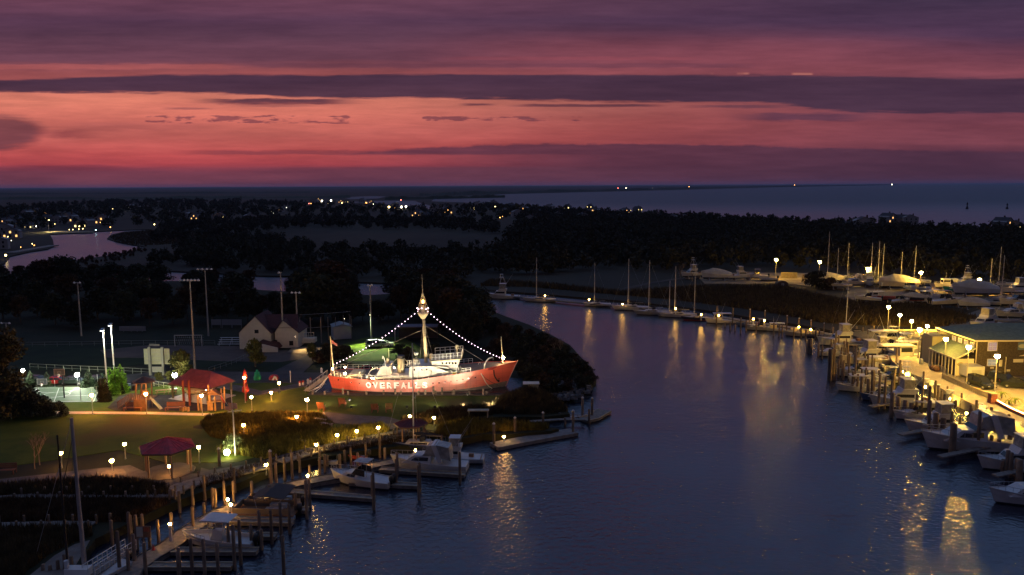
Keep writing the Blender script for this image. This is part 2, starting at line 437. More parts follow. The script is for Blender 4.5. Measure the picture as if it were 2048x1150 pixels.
A_BANK = [(40,1300),(110,1190),(150,1150),(168,1110),(190,1078),(250,1050),(330,1012),(400,985),(480,965),(560,930),(640,915),(720,902),(800,892),(870,888),(930,876),(965,868),(1020,868),(1100,862),(1118,857),(1060,850),(975,846),(945,838),(1010,833),(1085,834),(1140,828),(1128,812),(1095,800),(1085,792),(1130,788),(1175,776),(1193,757),(1185,737),(1160,712),(1140,690),(1100,668),(1060,650),(1010,632),(985,622),(965,606),(950,592),(915,585),(880,583),(800,586),(740,590),(700,588),(600,584),(520,580),(440,562),(330,562),(230,556),(150,552),(60,556),(0,560),(-60,566),(-300,590)]
a_pts = A_BANK + [(-420,240,0),(-420,-60,0),(-60,-60,0),(-52,40,0)]
b_pts = [(2048,872),(2000,846),(1962,824),(1894,787),(1849,762),(1801,742),(1770,716),(1735,690),(1690,668),(1650,658),(1590,648),(1520,638),(1440,624),(1350,612),(1250,602),(1178,596),(1090,588),(1000,582),(955,578),(880,571),(785,566),(700,563),(600,552),(520,551),(450,547),(330,541),(150,534),(60,533),(62,531),(110,527),(200,513),(250,506),(290,493),(262,489),(232,483),(214,477),(222,469),(248,463),(304,459.6),(300,458.4),(230,461),(170,464.5),(100,469),(106,480),(108,492),(95,498),(60,503),(20,512),(8,527),(-60,542),(-250,566),(-600,330,0),(-2000,330,0),(-3000,1900,0),(862,402.5),(930,405),(1040,411),(1200,421),(1400,431),(1700,446),(2048,457),(2500,475),(3200,505),(900,60,0),(500,-80,0),(130,-80,0),(102,30,0),(97,74,0)]
far_pts = [(-2998,1902,0),(-25000,6000,0),(-25000,27000,0),(12500,27000,0),(1800,369.6),(1750,370.7),(1560,374.2),(1420,378),(1300,381),(1024,387.5),(900,393.5),(868,397.5),(862,402.4)]
_chk('far', far_pts, ZB); _chk('a', a_pts, ZA); _chk('b', b_pts, ZB)
sheet('far_land', far_pts, ZB, MARSH, 1.2)
sheet('park_ground', a_pts, ZA, DIM, 1.6)
sheet('marsh_ground', b_pts, ZB, MARSH, 1.2)
# far tidal inlets seen as pale slivers
def inlet(pts):
    b = MB(); b.slab(poly_xy(pts, 1.0), 0.9, 1.0); structure(b.build('inlet_water', WATER))
inlet([(690,396),(705,393.5),(745,392),(772,393),(755,397),(700,398.5)])
inlet([(706,403.5),(760,401.5),(830,401.5),(838,405),(862,411.5),(900,414),(895,417),(862,418),(822,416.5),(800,412),(760,407),(710,405.5)])
# park surfaces (each a few mm to a few cm above the one below)
sheet('lawn', [(0,806),(120,806),(245,786),(330,770),(470,765),(520,765),(640,768),(700,792),(1010,790),(1060,800),(980,822),(860,842),(700,870),(560,900),(470,925),(330,925),(240,900),(120,918),(0,935),(-200,930),(-200,800)], ZA+0.05, LAWN)
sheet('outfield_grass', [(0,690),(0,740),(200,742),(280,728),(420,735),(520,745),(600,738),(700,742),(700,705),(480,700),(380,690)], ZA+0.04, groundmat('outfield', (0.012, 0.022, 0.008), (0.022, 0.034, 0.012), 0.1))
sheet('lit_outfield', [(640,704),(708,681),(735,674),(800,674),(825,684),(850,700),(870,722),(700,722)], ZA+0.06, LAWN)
sheet('infield_dirt', [(200,700),(300,690),(480,692),(560,700),(610,702),(640,712),(560,724),(440,722),(300,716),(215,715)], ZA+0.06, DIRT)
sheet('parking_lot', [(245,765),(245,750),(330,742),(640,745),(1000,748),(1040,760),(1000,772),(650,772),(560,764),(420,768)], ZA+0.08, ASPH)
sheet('service_road', [(540,746),(585,724),(625,706),(640,697),(655,697),(648,712),(622,730),(605,746)], ZA+0.1, ASPH)
sheet('gravel_forecourt', [(575,704),(586,693),(640,694),(652,700),(620,708)], ZA+0.12, GRAVEL)
# footpaths
ribbon('lawn_path', [(-60,824),(45,824.5),(130,825),(300,826),(420,829),(470,833)], 1.3, ZA+0.10, groundmat('lawn_path_lamplit', (0.42, 0.34, 0.28), (0.5, 0.42, 0.34), 0.6, bump=0.1))  # brighter than the other paths: lamp light put into the concrete colour
ribbon('buoy_path', [(400,764),(470,775),(520,786),(600,770),(650,765)], 3.0, ZA+0.11, PATHM)
ribbon('mound_path', [(640,826),(690,838),(760,842),(800,852)], [2.0,5.0,5.0,4.0], ZA+0.10, PATHM)
sheet('gazebo_plaza', [(-100,962),(0,958),(110,946),(200,936),(260,930),(300,948),(400,947),(402,935),(420,940),(405,962),(345,974),(330,968),(270,958),(190,955),(100,962),(0,972),(-100,980)], ZA+0.10, PATHM)
ribbon('shore_path', [(400,948),(450,941),(520,930),(560,917),(620,900),(700,884),(790,866),(820,860)], 2.2, ZA+0.12, PATHM)
sheet('sand_strip', [(60,1150),(20,1190),(-20,1300),(60,1300),(118,1180),(146,1140),(162,1112),(180,1080),(150,1088),(110,1110)], ZA+0.03, SAND)
# court
COURT = mat('court_green', (0.11, 0.17, 0.10), 0.7, var=0.12, vscale=0.4)
court_pts = [(-10,806),(-10,786),(40,776),(100,774),(206,774),(196,803)]
sheet('basketball_court', court_pts, ZA+0.12, COURT)
b = MB(); WL = mat('court_line_paint', (0.75, 0.75, 0.72), 0.6)
def line(pa, pb, wd=0.12, z=ZA+0.128):
    p = P(pa[0], pa[1], z); q = P(pb[0], pb[1], z); d = (q-p).normalized(); n = Vector((-d.y, d.x, 0))*wd/2
    b.add([p-n, q-n, q+n, p+n], [(0,1,2,3)])
line((20,803),(187,803.2)); line((187,803),(199,775.5)); line((60,776),(199,775.5)); line((140,785),(152,775.6)); line((182,801),(192,788))
line((60,776),(20,803)); line((108,803),(118,776))
for cx_, cy_, rr in ((135,803,4.0),(120,776,-3.2),(113,789,1.8)):
    c = P(cx_, cy_, ZA+0.128); prev = None
    for i in range(21):
        t = (math.pi if cy_ != 789 else 2*math.pi)*i/20; q = Vector((c.x+abs(rr)*1.25*math.cos(t), c.y+rr*math.sin(t), c.z))
        if prev is not None:
            d = (q-prev).normalized(); n = Vector((-d.y, d.x, 0))*0.06; b.add([prev-n, q-n, q+n, prev+n] if rr > 0 else [prev+n, q+n, q-n, prev-n], [(0,1,2,3)])
        prev = q
structure(b.build('court_line_marking', WL))
# pavilion slab and playground surface
sheet('playground_mulch', [(215,815),(238,792),(262,786),(330,790),(460,792),(468,818),(420,822),(230,821)], ZA+0.09, groundmat('mulch', (0.035, 0.028, 0.026), (0.06, 0.048, 0.042), 0.6))
# right bank: quay pavement, yard gravel, parking
ZQ = 1.5
sheet('quay_pavement', [(2048,858),(2012,840),(1962,818),(1894,785),(1849,760),(1801,738),(1784,722),(1776,706),(1800,695),(1840,690),(1880,700),(1896,742),(1940,757),(1990,764),(2048,772),(2200,790),(2200,930)], ZQ, PAVE, 1.8)
sheet('shop_parking', [(1886,754),(1898,742),(1925,750),(2000,750),(2048,750),(2250,752),(2300,850),(2120,856),(2049,828),(1984,800),(1937,776)], ZQ+0.02, groundmat('parking_concrete', (0.30, 0.25, 0.18), (0.37, 0.31, 0.22), 0.3, bump=0.1), 1.5)
sheet('upper_quay_asphalt', [(1700,668),(1712,662),(1862,663),(1930,660),(1930,740),(1880,740),(1876,700),(1838,690),(1800,695),(1772,702),(1740,684)], ZQ-0.05, groundmat('worn_asphalt', (0.10, 0.09, 0.075), (0.17, 0.15, 0.11), 0.3, bump=0.1), 1.5)
sheet('yard_gravel', [(1398,556),(1440,546),(1520,545),(1620,546),(1700,552),(1800,560),(1920,570),(2048,580),(2300,600),(2300,700),(2048,655),(1960,640),(1990,625),(1950,614),(1870,607),(1780,606),(1712,602),(1690,592),(1700,580),(1650,575),(1560,566),(1480,568),(1410,567)], ZB+0.3, GRAVEL, 0.6)
ribbon('yard_road', [(1990,622),(1940,640),(1930,662)], 8.0, ZB+0.35, GRAVEL)
ribbon('marsh_track', [(1228,584),(1260,575),(1300,566),(1350,558),(1400,556)], 3.0, ZB+0.1, groundmat('sandy_track', (0.06, 0.05, 0.04), (0.085, 0.07, 0.055), 0.2))
# ------------------------------------------------------------------ vegetation
def np_mesh(name, Vt, k, m, parent=None, loc=None):
    """Vt: (n*k,3) vertices, consecutive k-tuples form faces"""
    n = len(Vt)//k; me = bpy.data.meshes.new(name)
    me.vertices.add(n*k); me.vertices.foreach_set('co', np.asarray(Vt, dtype=np.float32).ravel())
    me.loops.add(n*k); me.loops.foreach_set('vertex_index', np.arange(n*k, dtype=np.int32))
    me.polygons.add(n); me.polygons.foreach_set('loop_start', np.arange(0, n*k, k, dtype=np.int32))
    me.update(calc_edges=True); me.materials.append(m)
    o = bpy.data.objects.new(name, me); COL.objects.link(o)
    if parent: o.parent = parent
    if loc is not None: o.location = loc
    return o
def leafcloud(blobs, n, size, shell=0.55, droop=0.0):
    """triangles scattered through a union of ellipsoids (x,y,z,rx,ry,rz)"""
    B = np.array(blobs, dtype=float); wgt = (B[:,3]*B[:,4]*B[:,5])**0.67; idx = npr.choice(len(B), n, p=wgt/wgt.sum())
    d = npr.normal(size=(n, 3)); d /= np.linalg.norm(d, axis=1)[:, None]
    r = shell+(1.08-shell)*npr.random(n)**0.7
    c = B[idx, :3] + d*B[idx, 3:6]*r[:, None]
    a = npr.normal(size=(n, 3)); a /= np.linalg.norm(a, axis=1)[:, None]
    b2 = np.cross(a, npr.normal(size=(n, 3))); b2 /= np.linalg.norm(b2, axis=1)[:, None]
    s = size*(0.6+0.8*npr.random(n))[:, None]
    t = np.stack([c+a*s*0.6, c-a*s*0.3+b2*s*0.5, c-a*s*0.3-b2*s*0.5], axis=1)
    return t.reshape(-1, 3)
def crown_blobs(h, rad, n, z0=0.35, seed=0):
    r_ = random.Random(seed); out = []
    for i in range(n):
        t = r_.random(); zz = h*(z0+(0.93-z0)*t); rr = rad*math.sin(math.pi*min(0.97, 0.25+0.72*t))**0.7
        a = r_.random()*6.283; d = rr*r_.uniform(0.15, 0.72); s = rad*r_.uniform(0.26, 0.46)
        out.append((d*math.cos(a), d*math.sin(a), zz, s*1.15, s*1.15, s*0.8))
    return out
def trunk_mb(h, rad, limbs=6, seed=0, r0=0.22):
    r_ = random.Random(seed); b = MB()
    b.tube([(0,0,-0.2),(r_.uniform(-.1,.1)*h*.1,0.02*h,h*0.3),(r_.uniform(-.3,.3),0.03*h,h*0.62),(0.1,0,h*0.88)], [r0, r0*0.75, r0*0.45, r0*0.12], 7)
    for i in range(limbs):
        a = i*2.4+r_.random(); z = h*(0.28+0.4*i/limbs)
        b.tube([(0,0.02*h,z),(rad*.35*math.cos(a),rad*.35*math.sin(a),z+h*.1),(rad*.75*math.cos(a),rad*.75*math.sin(a),z+h*.22)], [r0*.4, r0*.25, r0*.08], 5)
    return b
def tree_proto(name, h, rad, nb, nl, size, lm, cat='tree', z0=0.32, seed=0, limbs=6):
    t = empty(name, (0,0,0)); tag(t, None, cat)
    trunk_mb(h, rad, limbs, seed).build('trunk', BARK, t)
    np_mesh('crown', leafcloud(crown_blobs(h, rad, nb, z0, seed), nl, size, 0.35), 3, lm, t)
    return t
T_A = Proto(tree_proto('broadleaf_tree', 10, 4.2, 22, 2600, 0.62, LEAF, seed=1))
T_B = Proto(tree_proto('broadleaf_tree', 10, 3.4, 18, 2400, 0.55, LEAFB, seed=2))
T_C = Proto(tree_proto('broadleaf_tree', 10, 4.8, 26, 2600, 0.6, LEAF, seed=3, z0=0.22))
def conifer(name, h, rad, nl, size, lm, tiers=9, seed=0, base=0.08, power=1.0):
    r_ = random.Random(seed); t = empty(name, (0,0,0)); tag(t, None, 'tree')
    b = MB(); b.tube([(0,0,-0.1),(0,0,h*0.95)], [h*0.022, h*0.004], 7); b.build('trunk', BARK, t)
    bl = []
    for i in range(tiers):
        f = i/(tiers-1); z = h*(base+(0.9-base)*f); rr = rad*(1-f)**power+0.08*rad; k = max(2, int(7*(1-f))+1)
        for j in range(k):
            a = 6.283*j/k+r_.random(); q = rr*r_.uniform(0.4, 0.75)
            bl.append((q*math.cos(a), q*math.sin(a), z, rr*0.42, rr*0.42, h*0.075))
    np_mesh('crown', leafcloud(bl, nl, size, 0.2), 3, lm, t); return t
T_P = Proto(conifer('pine_tree', 12, 3.2, 2600, 0.5, LEAF, seed=4))
ROW = 'trees in the dark belt behind the sports field'
def belt(px, pyb, pyt, p, rz=0, lbl='dark leafy tree in the belt between the sports field and the creek', grp=ROW, zz=ZA, hp=10.0, sx=1.0):
    q = P(px, pyb, zz); h = top_z(px, pyt, q)-zz; s = h/hp
    return p.place(q, rz, lbl, grp, (s*sx, s*sx, s))
# rows of trees: (x, base row, top row)
BELT = [(8,640,575),(45,648,590),(78,632,560),(112,650,585),(138,628,548),(165,655,600),(196,640,575),(222,628,556),(250,646,580),(282,634,556),(300,652,596),(318,628,562),
 (345,650,594),(375,640,572),(400,622,556),(425,646,580),(452,634,576),(478,622,548),(498,648,574),(520,640,590),(548,632,584),(575,650,588),(600,636,560),(622,640,540),(645,652,548),(668,640,525),(690,652,560),(704,648,592),(728,642,606),(752,644,600),(776,640,606),(800,636,572),(820,630,548),(845,640,568),
 (868,642,574),(888,640,560),(905,650,552),(920,640,560),(938,652,572),(955,660,592),(905,672,575),(880,668,590),(930,684,600),(968,672,622),(948,690,618),(990,668,635),(1005,690,650),(20,610,545),(60,600,540),(95,606,520),(125,598,512),(230,604,550),(270,610,562),(300,606,575),(395,604,558),(410,610,560),(480,606,566),(620,606,538),(655,612,520),(680,608,535),(800,612,560),(830,606,552),(10,575,548),(180,590,558),(205,600,560)]
for i, (a, b_, c) in enumerate(BELT):
    belt(a+rnd.uniform(-3, 3), b_, c, (T_A, T_B, T_C)[i % 3], rnd.random()*6, sx=rnd.uniform(1.0, 1.35))
for i, x_ in enumerate([-20,0,172,188,204,222,240,258,274,292,308,322,376,392,408,424,466,482,498,596,612,628,644,660,676,690,792,806,820,834,848,862,878,893,60,84,40]):
    belt(x_, 590+(i % 3)*4-(26 if x_ < 330 else 4 if x_ < 520 else 0), 537+(i*7 % 5)*3-(12 if x_ < 330 else 0), (T_B, T_A, T_C)[i % 3], i, sx=1.35)
# the pair of taller pines
for a, b_, c, l in ((712,600,548,'ragged pine standing highest over the pale creek bend behind the ship'),(116,560,515,'broad dark pine rising against the pale creek at far left'),(1180,500,432,'lone tall pine above the far woods under the bay')):
    belt(a, b_, c, T_P, 0, l, None, hp=12.0, zz=ZB if a > 1000 else ZA)

def in_poly(X, Y, poly):
    ins = np.zeros(len(X), bool); n = len(poly); j = n-1
    for i in range(n):
        xi, yi = poly[i]; xj, yj = poly[j]
        c = ((yi > Y) != (yj > Y)) & (X < (xj-xi)*(Y-yi)/(yj-yi+1e-12)+xi)
        ins ^= c; j = i
    return ins
def scatter(poly, n):
    A = np.array(poly); lo = A.min(0); hi_ = A.max(0); X = []; Y = []; tot = 0
    while tot < n:
        a = npr.uniform(lo[0], hi_[0], n*3); b2 = npr.uniform(lo[1], hi_[1], n*3); k = in_poly(a, b2, poly)
        X.append(a[k]); Y.append(b2[k]); tot += k.sum()
    return np.concatenate(X)[:n], np.concatenate(Y)[:n]
def forest(name, label, px_poly, z, n, hmin, hmax, leaves, size, m=LEAF, clump=None):
    X, Y = scatter(poly_xy(px_poly, z), n); parts = []
    for i in range(n):
        h = npr.uniform(hmin, hmax); r = h*npr.uniform(0.30, 0.46); bl = [(0, 0, h*0.45, r, r, h*0.35)]
        for k in range(4):
            a = npr.uniform(0, 6.28); bl.append((r*0.6*math.cos(a), r*0.6*math.sin(a), h*npr.uniform(0.35, 0.82), r*0.5, r*0.5, h*0.17))
        v = leafcloud(bl, leaves, size, 0.5); v += (X[i], Y[i], z); parts.append(v)
    o = np_mesh(name, np.concatenate(parts), 3, m); o['kind'] = 'stuff'; o['label'] = label; return o
forest('woods', 'dark woodland between the marina and the bay', [(965,535),(1010,500),(1040,455),(1040,428),(1200,434),(1400,447),(1700,464),(2048,474),(2250,480),(2300,600),(2048,572),(1900,562),(1800,550),(1620,538),(1500,536),(1400,538),(1330,548),(1250,538),(1150,545),(1060,555),(985,560)], ZB, 2300, 7, 11.5, 110, 1.5)
forest('woods', 'scrubby dark woodland across the middle marsh', [(300,528),(360,500),(470,478),(560,482),(640,500),(820,506),(960,506),(975,545),(900,562),(700,556),(560,546),(420,540)], ZB, 470, 3, 9, 110, 1.2)
forest('woods', 'dark wood strip between creek mouth and town', [(300,482),(330,455),(430,445),(600,440),(860,440),(980,445),(1010,470),(880,462),(620,456),(470,470),(380,490)], ZB, 420, 6, 10, 90, 1.5)
forest('town_woods', 'dark trees round the distant town houses', [(-60,455),(-60,425),(100,410),(300,402),(520,404),(640,412),(860,421),(940,414),(1040,422),(1040,440),(860,436),(600,436),(420,444),(320,456),(240,456),(110,462),(0,466)], ZB, 900, 7, 13, 60, 2.2)
forest('town_woods', 'dark trees on the strip behind the bay beach', [(930,409),(1040,414),(1200,424),(1400,434),(1700,449),(2048,460),(2400,476),(2300,490),(2048,472),(1700,462),(1400,446),(1200,434),(1040,428)], ZB, 420, 5, 9, 60, 1.8)
forest('reed_scrub', 'low scrub along the edge of the creek spit', [(70,530),(115,526),(205,511),(255,504),(292,492),(300,500),(250,520),(160,533)], ZB, 90, 1.2, 2.6, 60, 0.6, LEAFB)
# far shore: wooded ridges fading to the horizon
def ridge(label, x0, x1, row0, row1, hgt, n, seed, depth=400):
    r_ = random.Random(seed); b = MB(); top = []; bot = []; back = []
    for i in range(n+1):
        f = i/n; q = P(x0+(x1-x0)*f, row0+(row1-row0)*f, 0.6)
        h = hgt*(0.7+0.18*math.sin(f*17+seed)+0.12*math.sin(f*53+seed*2)+0.10*r_.random()+0.10*(r_.random() > .86))
        d = Vector((q.x, q.y, 0)).normalized()
        bot.append(q); top.append(q+d*depth*0.12+Vector((0, 0, h))); back.append(q+d*depth+Vector((0, 0, h*0.9)))
    k = n+1; vs = bot+top+back; fs = [(i, i+1, i+1+k, i+k) for i in range(n)]+[(i+k, i+1+k, i+1+2*k, i+2*k) for i in range(n)]
    b.add(vs, fs); o = b.build('woods', LEAF); o['kind'] = 'stuff'; o['label'] = label
ridge('low wooded land on the far left horizon', -700, 880, 381.0, 373.2, 15, 420, 1, 2500)
ridge('nearer dark wood line on the left plain', -300, 620, 391, 386, 10, 300, 2, 500)
ridge('wood line in front of the far town', -200, 700, 400, 396, 8, 260, 3, 300)
ridge('wooded far shore of the bay', 840, 1300, 392.5, 380.0, 14, 260, 4, 600)
ridge('thin wooded shore on the bay horizon', 1290, 1800, 379.6, 369.0, 13, 260, 5, 900)
ridge('wooded point beside the tidal inlet', 770, 1010, 399.5, 395, 9, 90, 6, 120)
ridge('mid distance woodland on the horizon', 300, 1250, 378.2, 372.8, 16, 300, 8, 2500)

def reeds(name, label, px_poly, z, n, h0, h1, wd, m, hf=None, kind='stuff'):
    X, Y = scatter(poly_xy(px_poly, z), n); Z = np.full(n, z)
    if hf: Z = Z+np.array([hf(a, b2) for a, b2 in zip(X, Y)])
    h = npr.uniform(h0, h1, n); a = npr.uniform(0, 6.28, n); c = np.stack([X, Y, Z], 1)
    s = np.stack([np.cos(a), np.sin(a), np.zeros(n)], 1)*wd*npr.uniform(0.6, 1.5, n)[:, None]
    tip = c+np.stack([npr.normal(0, 0.22, n)*h, npr.normal(0, 0.22, n)*h, h], 1)
    t = np.stack([c-s, c+s, tip], 1).reshape(-1, 3)
    o = np_mesh(name, t, 3, m); o['kind'] = kind; o['label'] = label; return o
def mound(name, px, py, rx, ry, h, z, m):
    c = P(px, py, z); b = MB(); K = 28; RN = 7; vs = [(c.x, c.y, z+h)]
    for i in range(1, RN+1):
        f = i/RN
        for j in range(K):
            a = 6.283*j/K; wv = 1+0.12*math.sin(a*3+px)+0.07*math.sin(a*7+py)
            vs.append((c.x+rx*f*wv*math.cos(a), c.y+ry*f*wv*math.sin(a), z+h*(math.cos(f*math.pi)*0.5+0.5)-0.02*(i == RN)))
    fs = [(0, 1+j, 1+(j+1)%K) for j in range(K)]
    for i in range(RN-1):
        for j in range(K): fs.append((1+i*K+j, 1+(i+1)*K+j, 1+(i+1)*K+(j+1)%K, 1+i*K+(j+1)%K))
    b.add(vs, fs); o = structure(b.build(name, m, smooth=True))
    def hf(x, y):
        f = math.hypot((x-c.x)/rx, (y-c.y)/ry); return h*(math.cos(min(1, f)*math.pi)*0.5+0.5)
    return hf
hf1 = mound('planted_mound', 520, 852, 10.5, 5.0, 0.9, ZA, DIM)
hf2 = mound('reed_mound', 1058, 815, 6.0, 5.0, 2.4, ZA-0.3, DIM)
reeds('shrubs', 'tall straw grasses covering the mound beside the lawn path', [(400,850),(415,832),(470,830),(560,826),(640,829),(668,850),(640,872),(560,888),(480,888),(420,874)], ZA, 16000, 0.3, 0.85, 0.09, REEDY, hf1)
reeds('reeds', 'tall brown reeds on the mound by the ship basin', [(985,818),(1010,796),(1060,786),(1105,800),(1135,826),(1090,832),(1010,832)], ZA-0.3, 9000, 0.8, 1.7, 0.10, REED, hf2)
reeds('reeds', 'reeds between the slip and the floating dock', [(870,880),(880,858),(930,846),(985,848),(1100,858),(1090,863),(980,866),(930,874)], ZA-0.2, 6500, 0.7, 1.5, 0.09, REEDY)
reeds('reeds', 'reeds on the bank under the ship', [(800,842),(880,820),(980,812),(1010,826),(940,836),(870,850)], ZA, 5000, 0.4, 1.1, 0.08, REED)
reeds('shrubs', 'low scrub between the shore path and the mound', [(430,905),(520,885),(640,868),(760,852),(780,862),(690,880),(600,900),(530,918)], ZA, 8000, 0.4, 1.3, 0.10, REEDY)
reeds('reeds', 'marsh grass on the bank below the shore path', [(410,965),(540,930),(640,905),(790,876),(870,872),(930,874),(800,890),(640,912),(560,926),(480,960),(400,982)], ZA-0.3, 6500, 0.5, 1.2, 0.08, REED)
reeds('reeds', 'dark marsh grass between plaza and boardwalk', [(-20,992),(0,975),(110,968),(190,962),(270,965),(335,978),(340,995),(200,995)], ZA, 9000, 0.5, 1.3, 0.08, REED)
reeds('reeds', 'dark marsh grass between the two boardwalks', [(-60,1045),(-30,1003),(200,1000),(340,1006),(255,1044),(100,1046)], ZA, 11000, 0.4, 1.1, 0.08, LEAFB)
reeds('reeds', 'marsh grass beside the sandy path at the bottom left', [(-60,1140),(-30,1060),(180,1056),(185,1072),(150,1084),(100,1108),(50,1146),(0,1200)], ZA, 9000, 0.4, 1.2, 0.07, REED)
reeds('reeds', 'brown reed beds behind the upper dock', [(960,572),(1060,574),(1180,585),(1350,600),(1520,622),(1640,645),(1700,650),(1860,655),(1930,650),(1960,640),(1860,612),(1700,606),(1560,574),(1400,575),(1240,585),(1100,570),(980,562)], ZB, 26000, 0.7, 1.9, 0.22, REED)
reeds('reeds', 'brown marsh grass on the creek spit', [(232,484),(262,490),(320,490),(420,482),(480,470),(400,462),(300,461),(245,466),(220,474)], ZB, 5000, 0.6, 1.3, 0.5, REED)
# bank thickets on the wooded point beside the ship
BUSH = Proto(tree_proto('shore_bush', 4, 2.9, 14, 1500, 0.42, LEAF, 'bush', 0.12, 11, 4))
BUSH2 = Proto(tree_proto('shore_bush', 4, 2.6, 14, 1400, 0.40, LEAFB, 'bush', 0.12, 12, 4))
for i, (a, b_, c) in enumerate([(985,665,640),(1012,668,640),(1035,680,645),(1060,690,652),(1085,700,660),(1106,712,668),(1128,722,684),(1148,736,700),(1166,750,716),(1180,764,736),(1160,776,748),(1135,782,752),(1110,786,748),(1090,778,740),(1068,770,722),(1100,752,706),(1130,758,712),(1070,740,696),(1040,726,676),(1015,706,660),(1050,705,662),(1085,728,684),(1120,735,690),(990,720,668),(1045,750,716),(1060,762,735),(1178,770,748)]):
    belt(a, b_, c, (BUSH, BUSH2)[i % 2], rnd.random()*6, 'dark thicket bush on the wooded point right of the bow', 'bushes on the wooded point', hp=5.2, sx=rnd.uniform(1.0, 1.3))
for i, (a, b_, c) in enumerate([(655,722,690),(670,716,690),(690,722,694),(640,726,706),(800,712,690),(815,722,696),(870,715,690)]):
    belt(a, b_, c, (BUSH, BUSH2)[i % 2], rnd.random()*6, 'round dark bush at the edge of the car park behind the ship', 'bushes behind the ship', hp=4.0, sx=1.1)
# bare wispy trees
def bare_tree(name, h, seed, spread=0.5, m=None):
    r_ = random.Random(seed); t = empty(name, (0,0,0)); tag(t, None, 'tree'); b = MB(); c = MB()
    def br(bm, p, d, l, r, dep):
        q = p+d*l; bm.tube([p, (p+q)/2+Vector((r_.uniform(-.05,.05),)*3)*l, q], [r, r*.8, r*.6], 5)
        if dep == 0: return
        for k in range(3):
            nd = (d+Vector((r_.uniform(-1,1), r_.uniform(-1,1), r_.uniform(-.1,.6)))*spread).normalized()
            br(c, q, nd, l*r_.uniform(.6,.8), r*.55, dep-1)
    br(b, Vector((0,0,-.1)), Vector((0.05,0,1)), h*0.3, h*0.016, 4)
    b.build('trunk', m or BARK, t); c.build('branches', m or BARK, t); return t
BT = Proto(bare_tree('bare_tree', 8, 3, 0.6, mat('pale_bark', (0.22, 0.15, 0.10), 0.9)))
for a, b_, c, l in ((70,938,862,'bare pale tree leaning left beside the plaza lamps'),(80,930,852,'bare forked tree between the left lamps and the lawn'),(1095,700,640,'wispy bare tree on the tip of the wooded point'),(1120,735,662,'twiggy bare bush hanging over the canal from the point'),(1360,560,520,'pale bare tree beside the first yard boat'),(1385,563,524,'bare tree against the tarp covered yard boat')):
    belt(a, b_, c, BT, rnd.random()*6, l, None, hp=8.0, zz=ZA if a < 1200 else ZB)
# trees by the court
def near(p, px, pyb, pyt, label, hp, group=None, sx=1.0, zz=ZA, rz=0):
    q = P(px, pyb, zz); s = (top_z(px, pyt, q)-zz)/hp; return p.place(q, rz, label, group, (s*sx, s*sx, s))
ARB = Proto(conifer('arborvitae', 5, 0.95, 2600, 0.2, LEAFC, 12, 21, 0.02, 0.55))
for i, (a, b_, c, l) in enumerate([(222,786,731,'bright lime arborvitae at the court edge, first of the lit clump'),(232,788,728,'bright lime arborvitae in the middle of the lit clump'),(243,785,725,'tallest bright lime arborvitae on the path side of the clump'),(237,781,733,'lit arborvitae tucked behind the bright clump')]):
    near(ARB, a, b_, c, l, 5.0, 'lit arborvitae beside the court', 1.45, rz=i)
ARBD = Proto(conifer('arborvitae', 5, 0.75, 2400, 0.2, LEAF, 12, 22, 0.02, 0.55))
near(ARBD, 204, 803, 748, 'dark narrow arborvitae at the court corner, the left one', 5.0, 'dark arborvitae pair', 1.1)
near(ARBD, 213, 803, 745, 'dark narrow arborvitae at the court corner, the right one', 5.0, 'dark arborvitae pair', 1.1)
near(ARBD, 245, 788, 762, 'small dark arborvitae shading the path side of the lime clump', 5.0, None, 1.2)
YC = Proto(conifer('young_pine', 4.5, 1.5, 1500, 0.3, leafmat('leaf_grey_green', (0.06, 0.10, 0.05), 0.2), 8, 23, 0.06, 0.9))
for a, b_, c, l in ((62,770,739,'young pine beside the leftmost court lamp'),(95,772,742,'thin young pine behind the low hoop'),(178,774,737,'bushy young pine right of the middle court lamp'),(205,778,745,'young pine behind the dark arborvitae pair')):
    near(YC, a, b_, c, l, 4.5, 'young pines behind the court', 1.25)
YT = Proto(tree_proto('small_tree', 7, 3.2, 16, 2200, 0.42, LEAFY, 'tree', 0.25, 31, 5))
near(YT, 365, 764, 700, 'yellow green lamp lit tree beside the scoreboard', 7.0, None, 1.0)
near(YT, 340, 764, 742, 'low yellow shrub under the scoreboard tree', 7.0, None, 1.2)
near(YT, 511, 734, 678, 'round dim tree in front of the white boathouse', 7.0, None, 0.9)
near(YT, 625, 722, 686, 'small dark tree right of the forecourt glow', 7.0, None, 0.9)
near(YT, 318, 764, 744, 'small round shrub beyond the play tower', 7.0, None, 1.2)
BT1 = Proto(tree_proto('evergreen_tree', 11, 3.6, 24, 4200, 0.42, leafmat('leaf_magnolia', (0.055, 0.05, 0.02), 0.0), 'tree', 0.1, 41, 7))
near(BT1, 12, 832, 652, 'tall dark evergreen cut by the left edge of the picture', 11.0, None, 1.0)
DB = Proto(tree_proto('garden_shrub', 4, 2.6, 16, 2200, 0.3, leafmat('leaf_glossy_dark', (0.03, 0.04, 0.025), 0.0), 'shrub', 0.08, 42, 4))
for a, b_, c, l in ((40,830,786,'dark leafy shrub left of the court front line'),(62,834,776,'tallest dark shrub in front of the court'),(92,834,796,'loose leafy shrub before the court free throw line'),(122,834,806,'sparse shrub nearest the path lamp by the court')):
    near(DB, a, b_, c, l, 4.0, 'shrubs in front of the court', 1.15)
LB = Proto(tree_proto('feathery_shrub', 4, 2.4, 18, 3400, 0.2, leafmat('leaf_pale_green', (0.22, 0.27, 0.12), 0.0), 'shrub', 0.1, 43, 7))
near(LB, 466, 906, 868, 'feathery pale shrub lit from below beside the flagpole', 4.0, None, 0.85)
near(BUSH, 640, 562, 545, 'rounded dark bush beside the yard track', 4.0, None, 1.2, zz=ZB)
near(BUSH, 1632, 577, 546, 'large round green bush in front of the yard fence', 4.0, None, 1.3, zz=ZB)
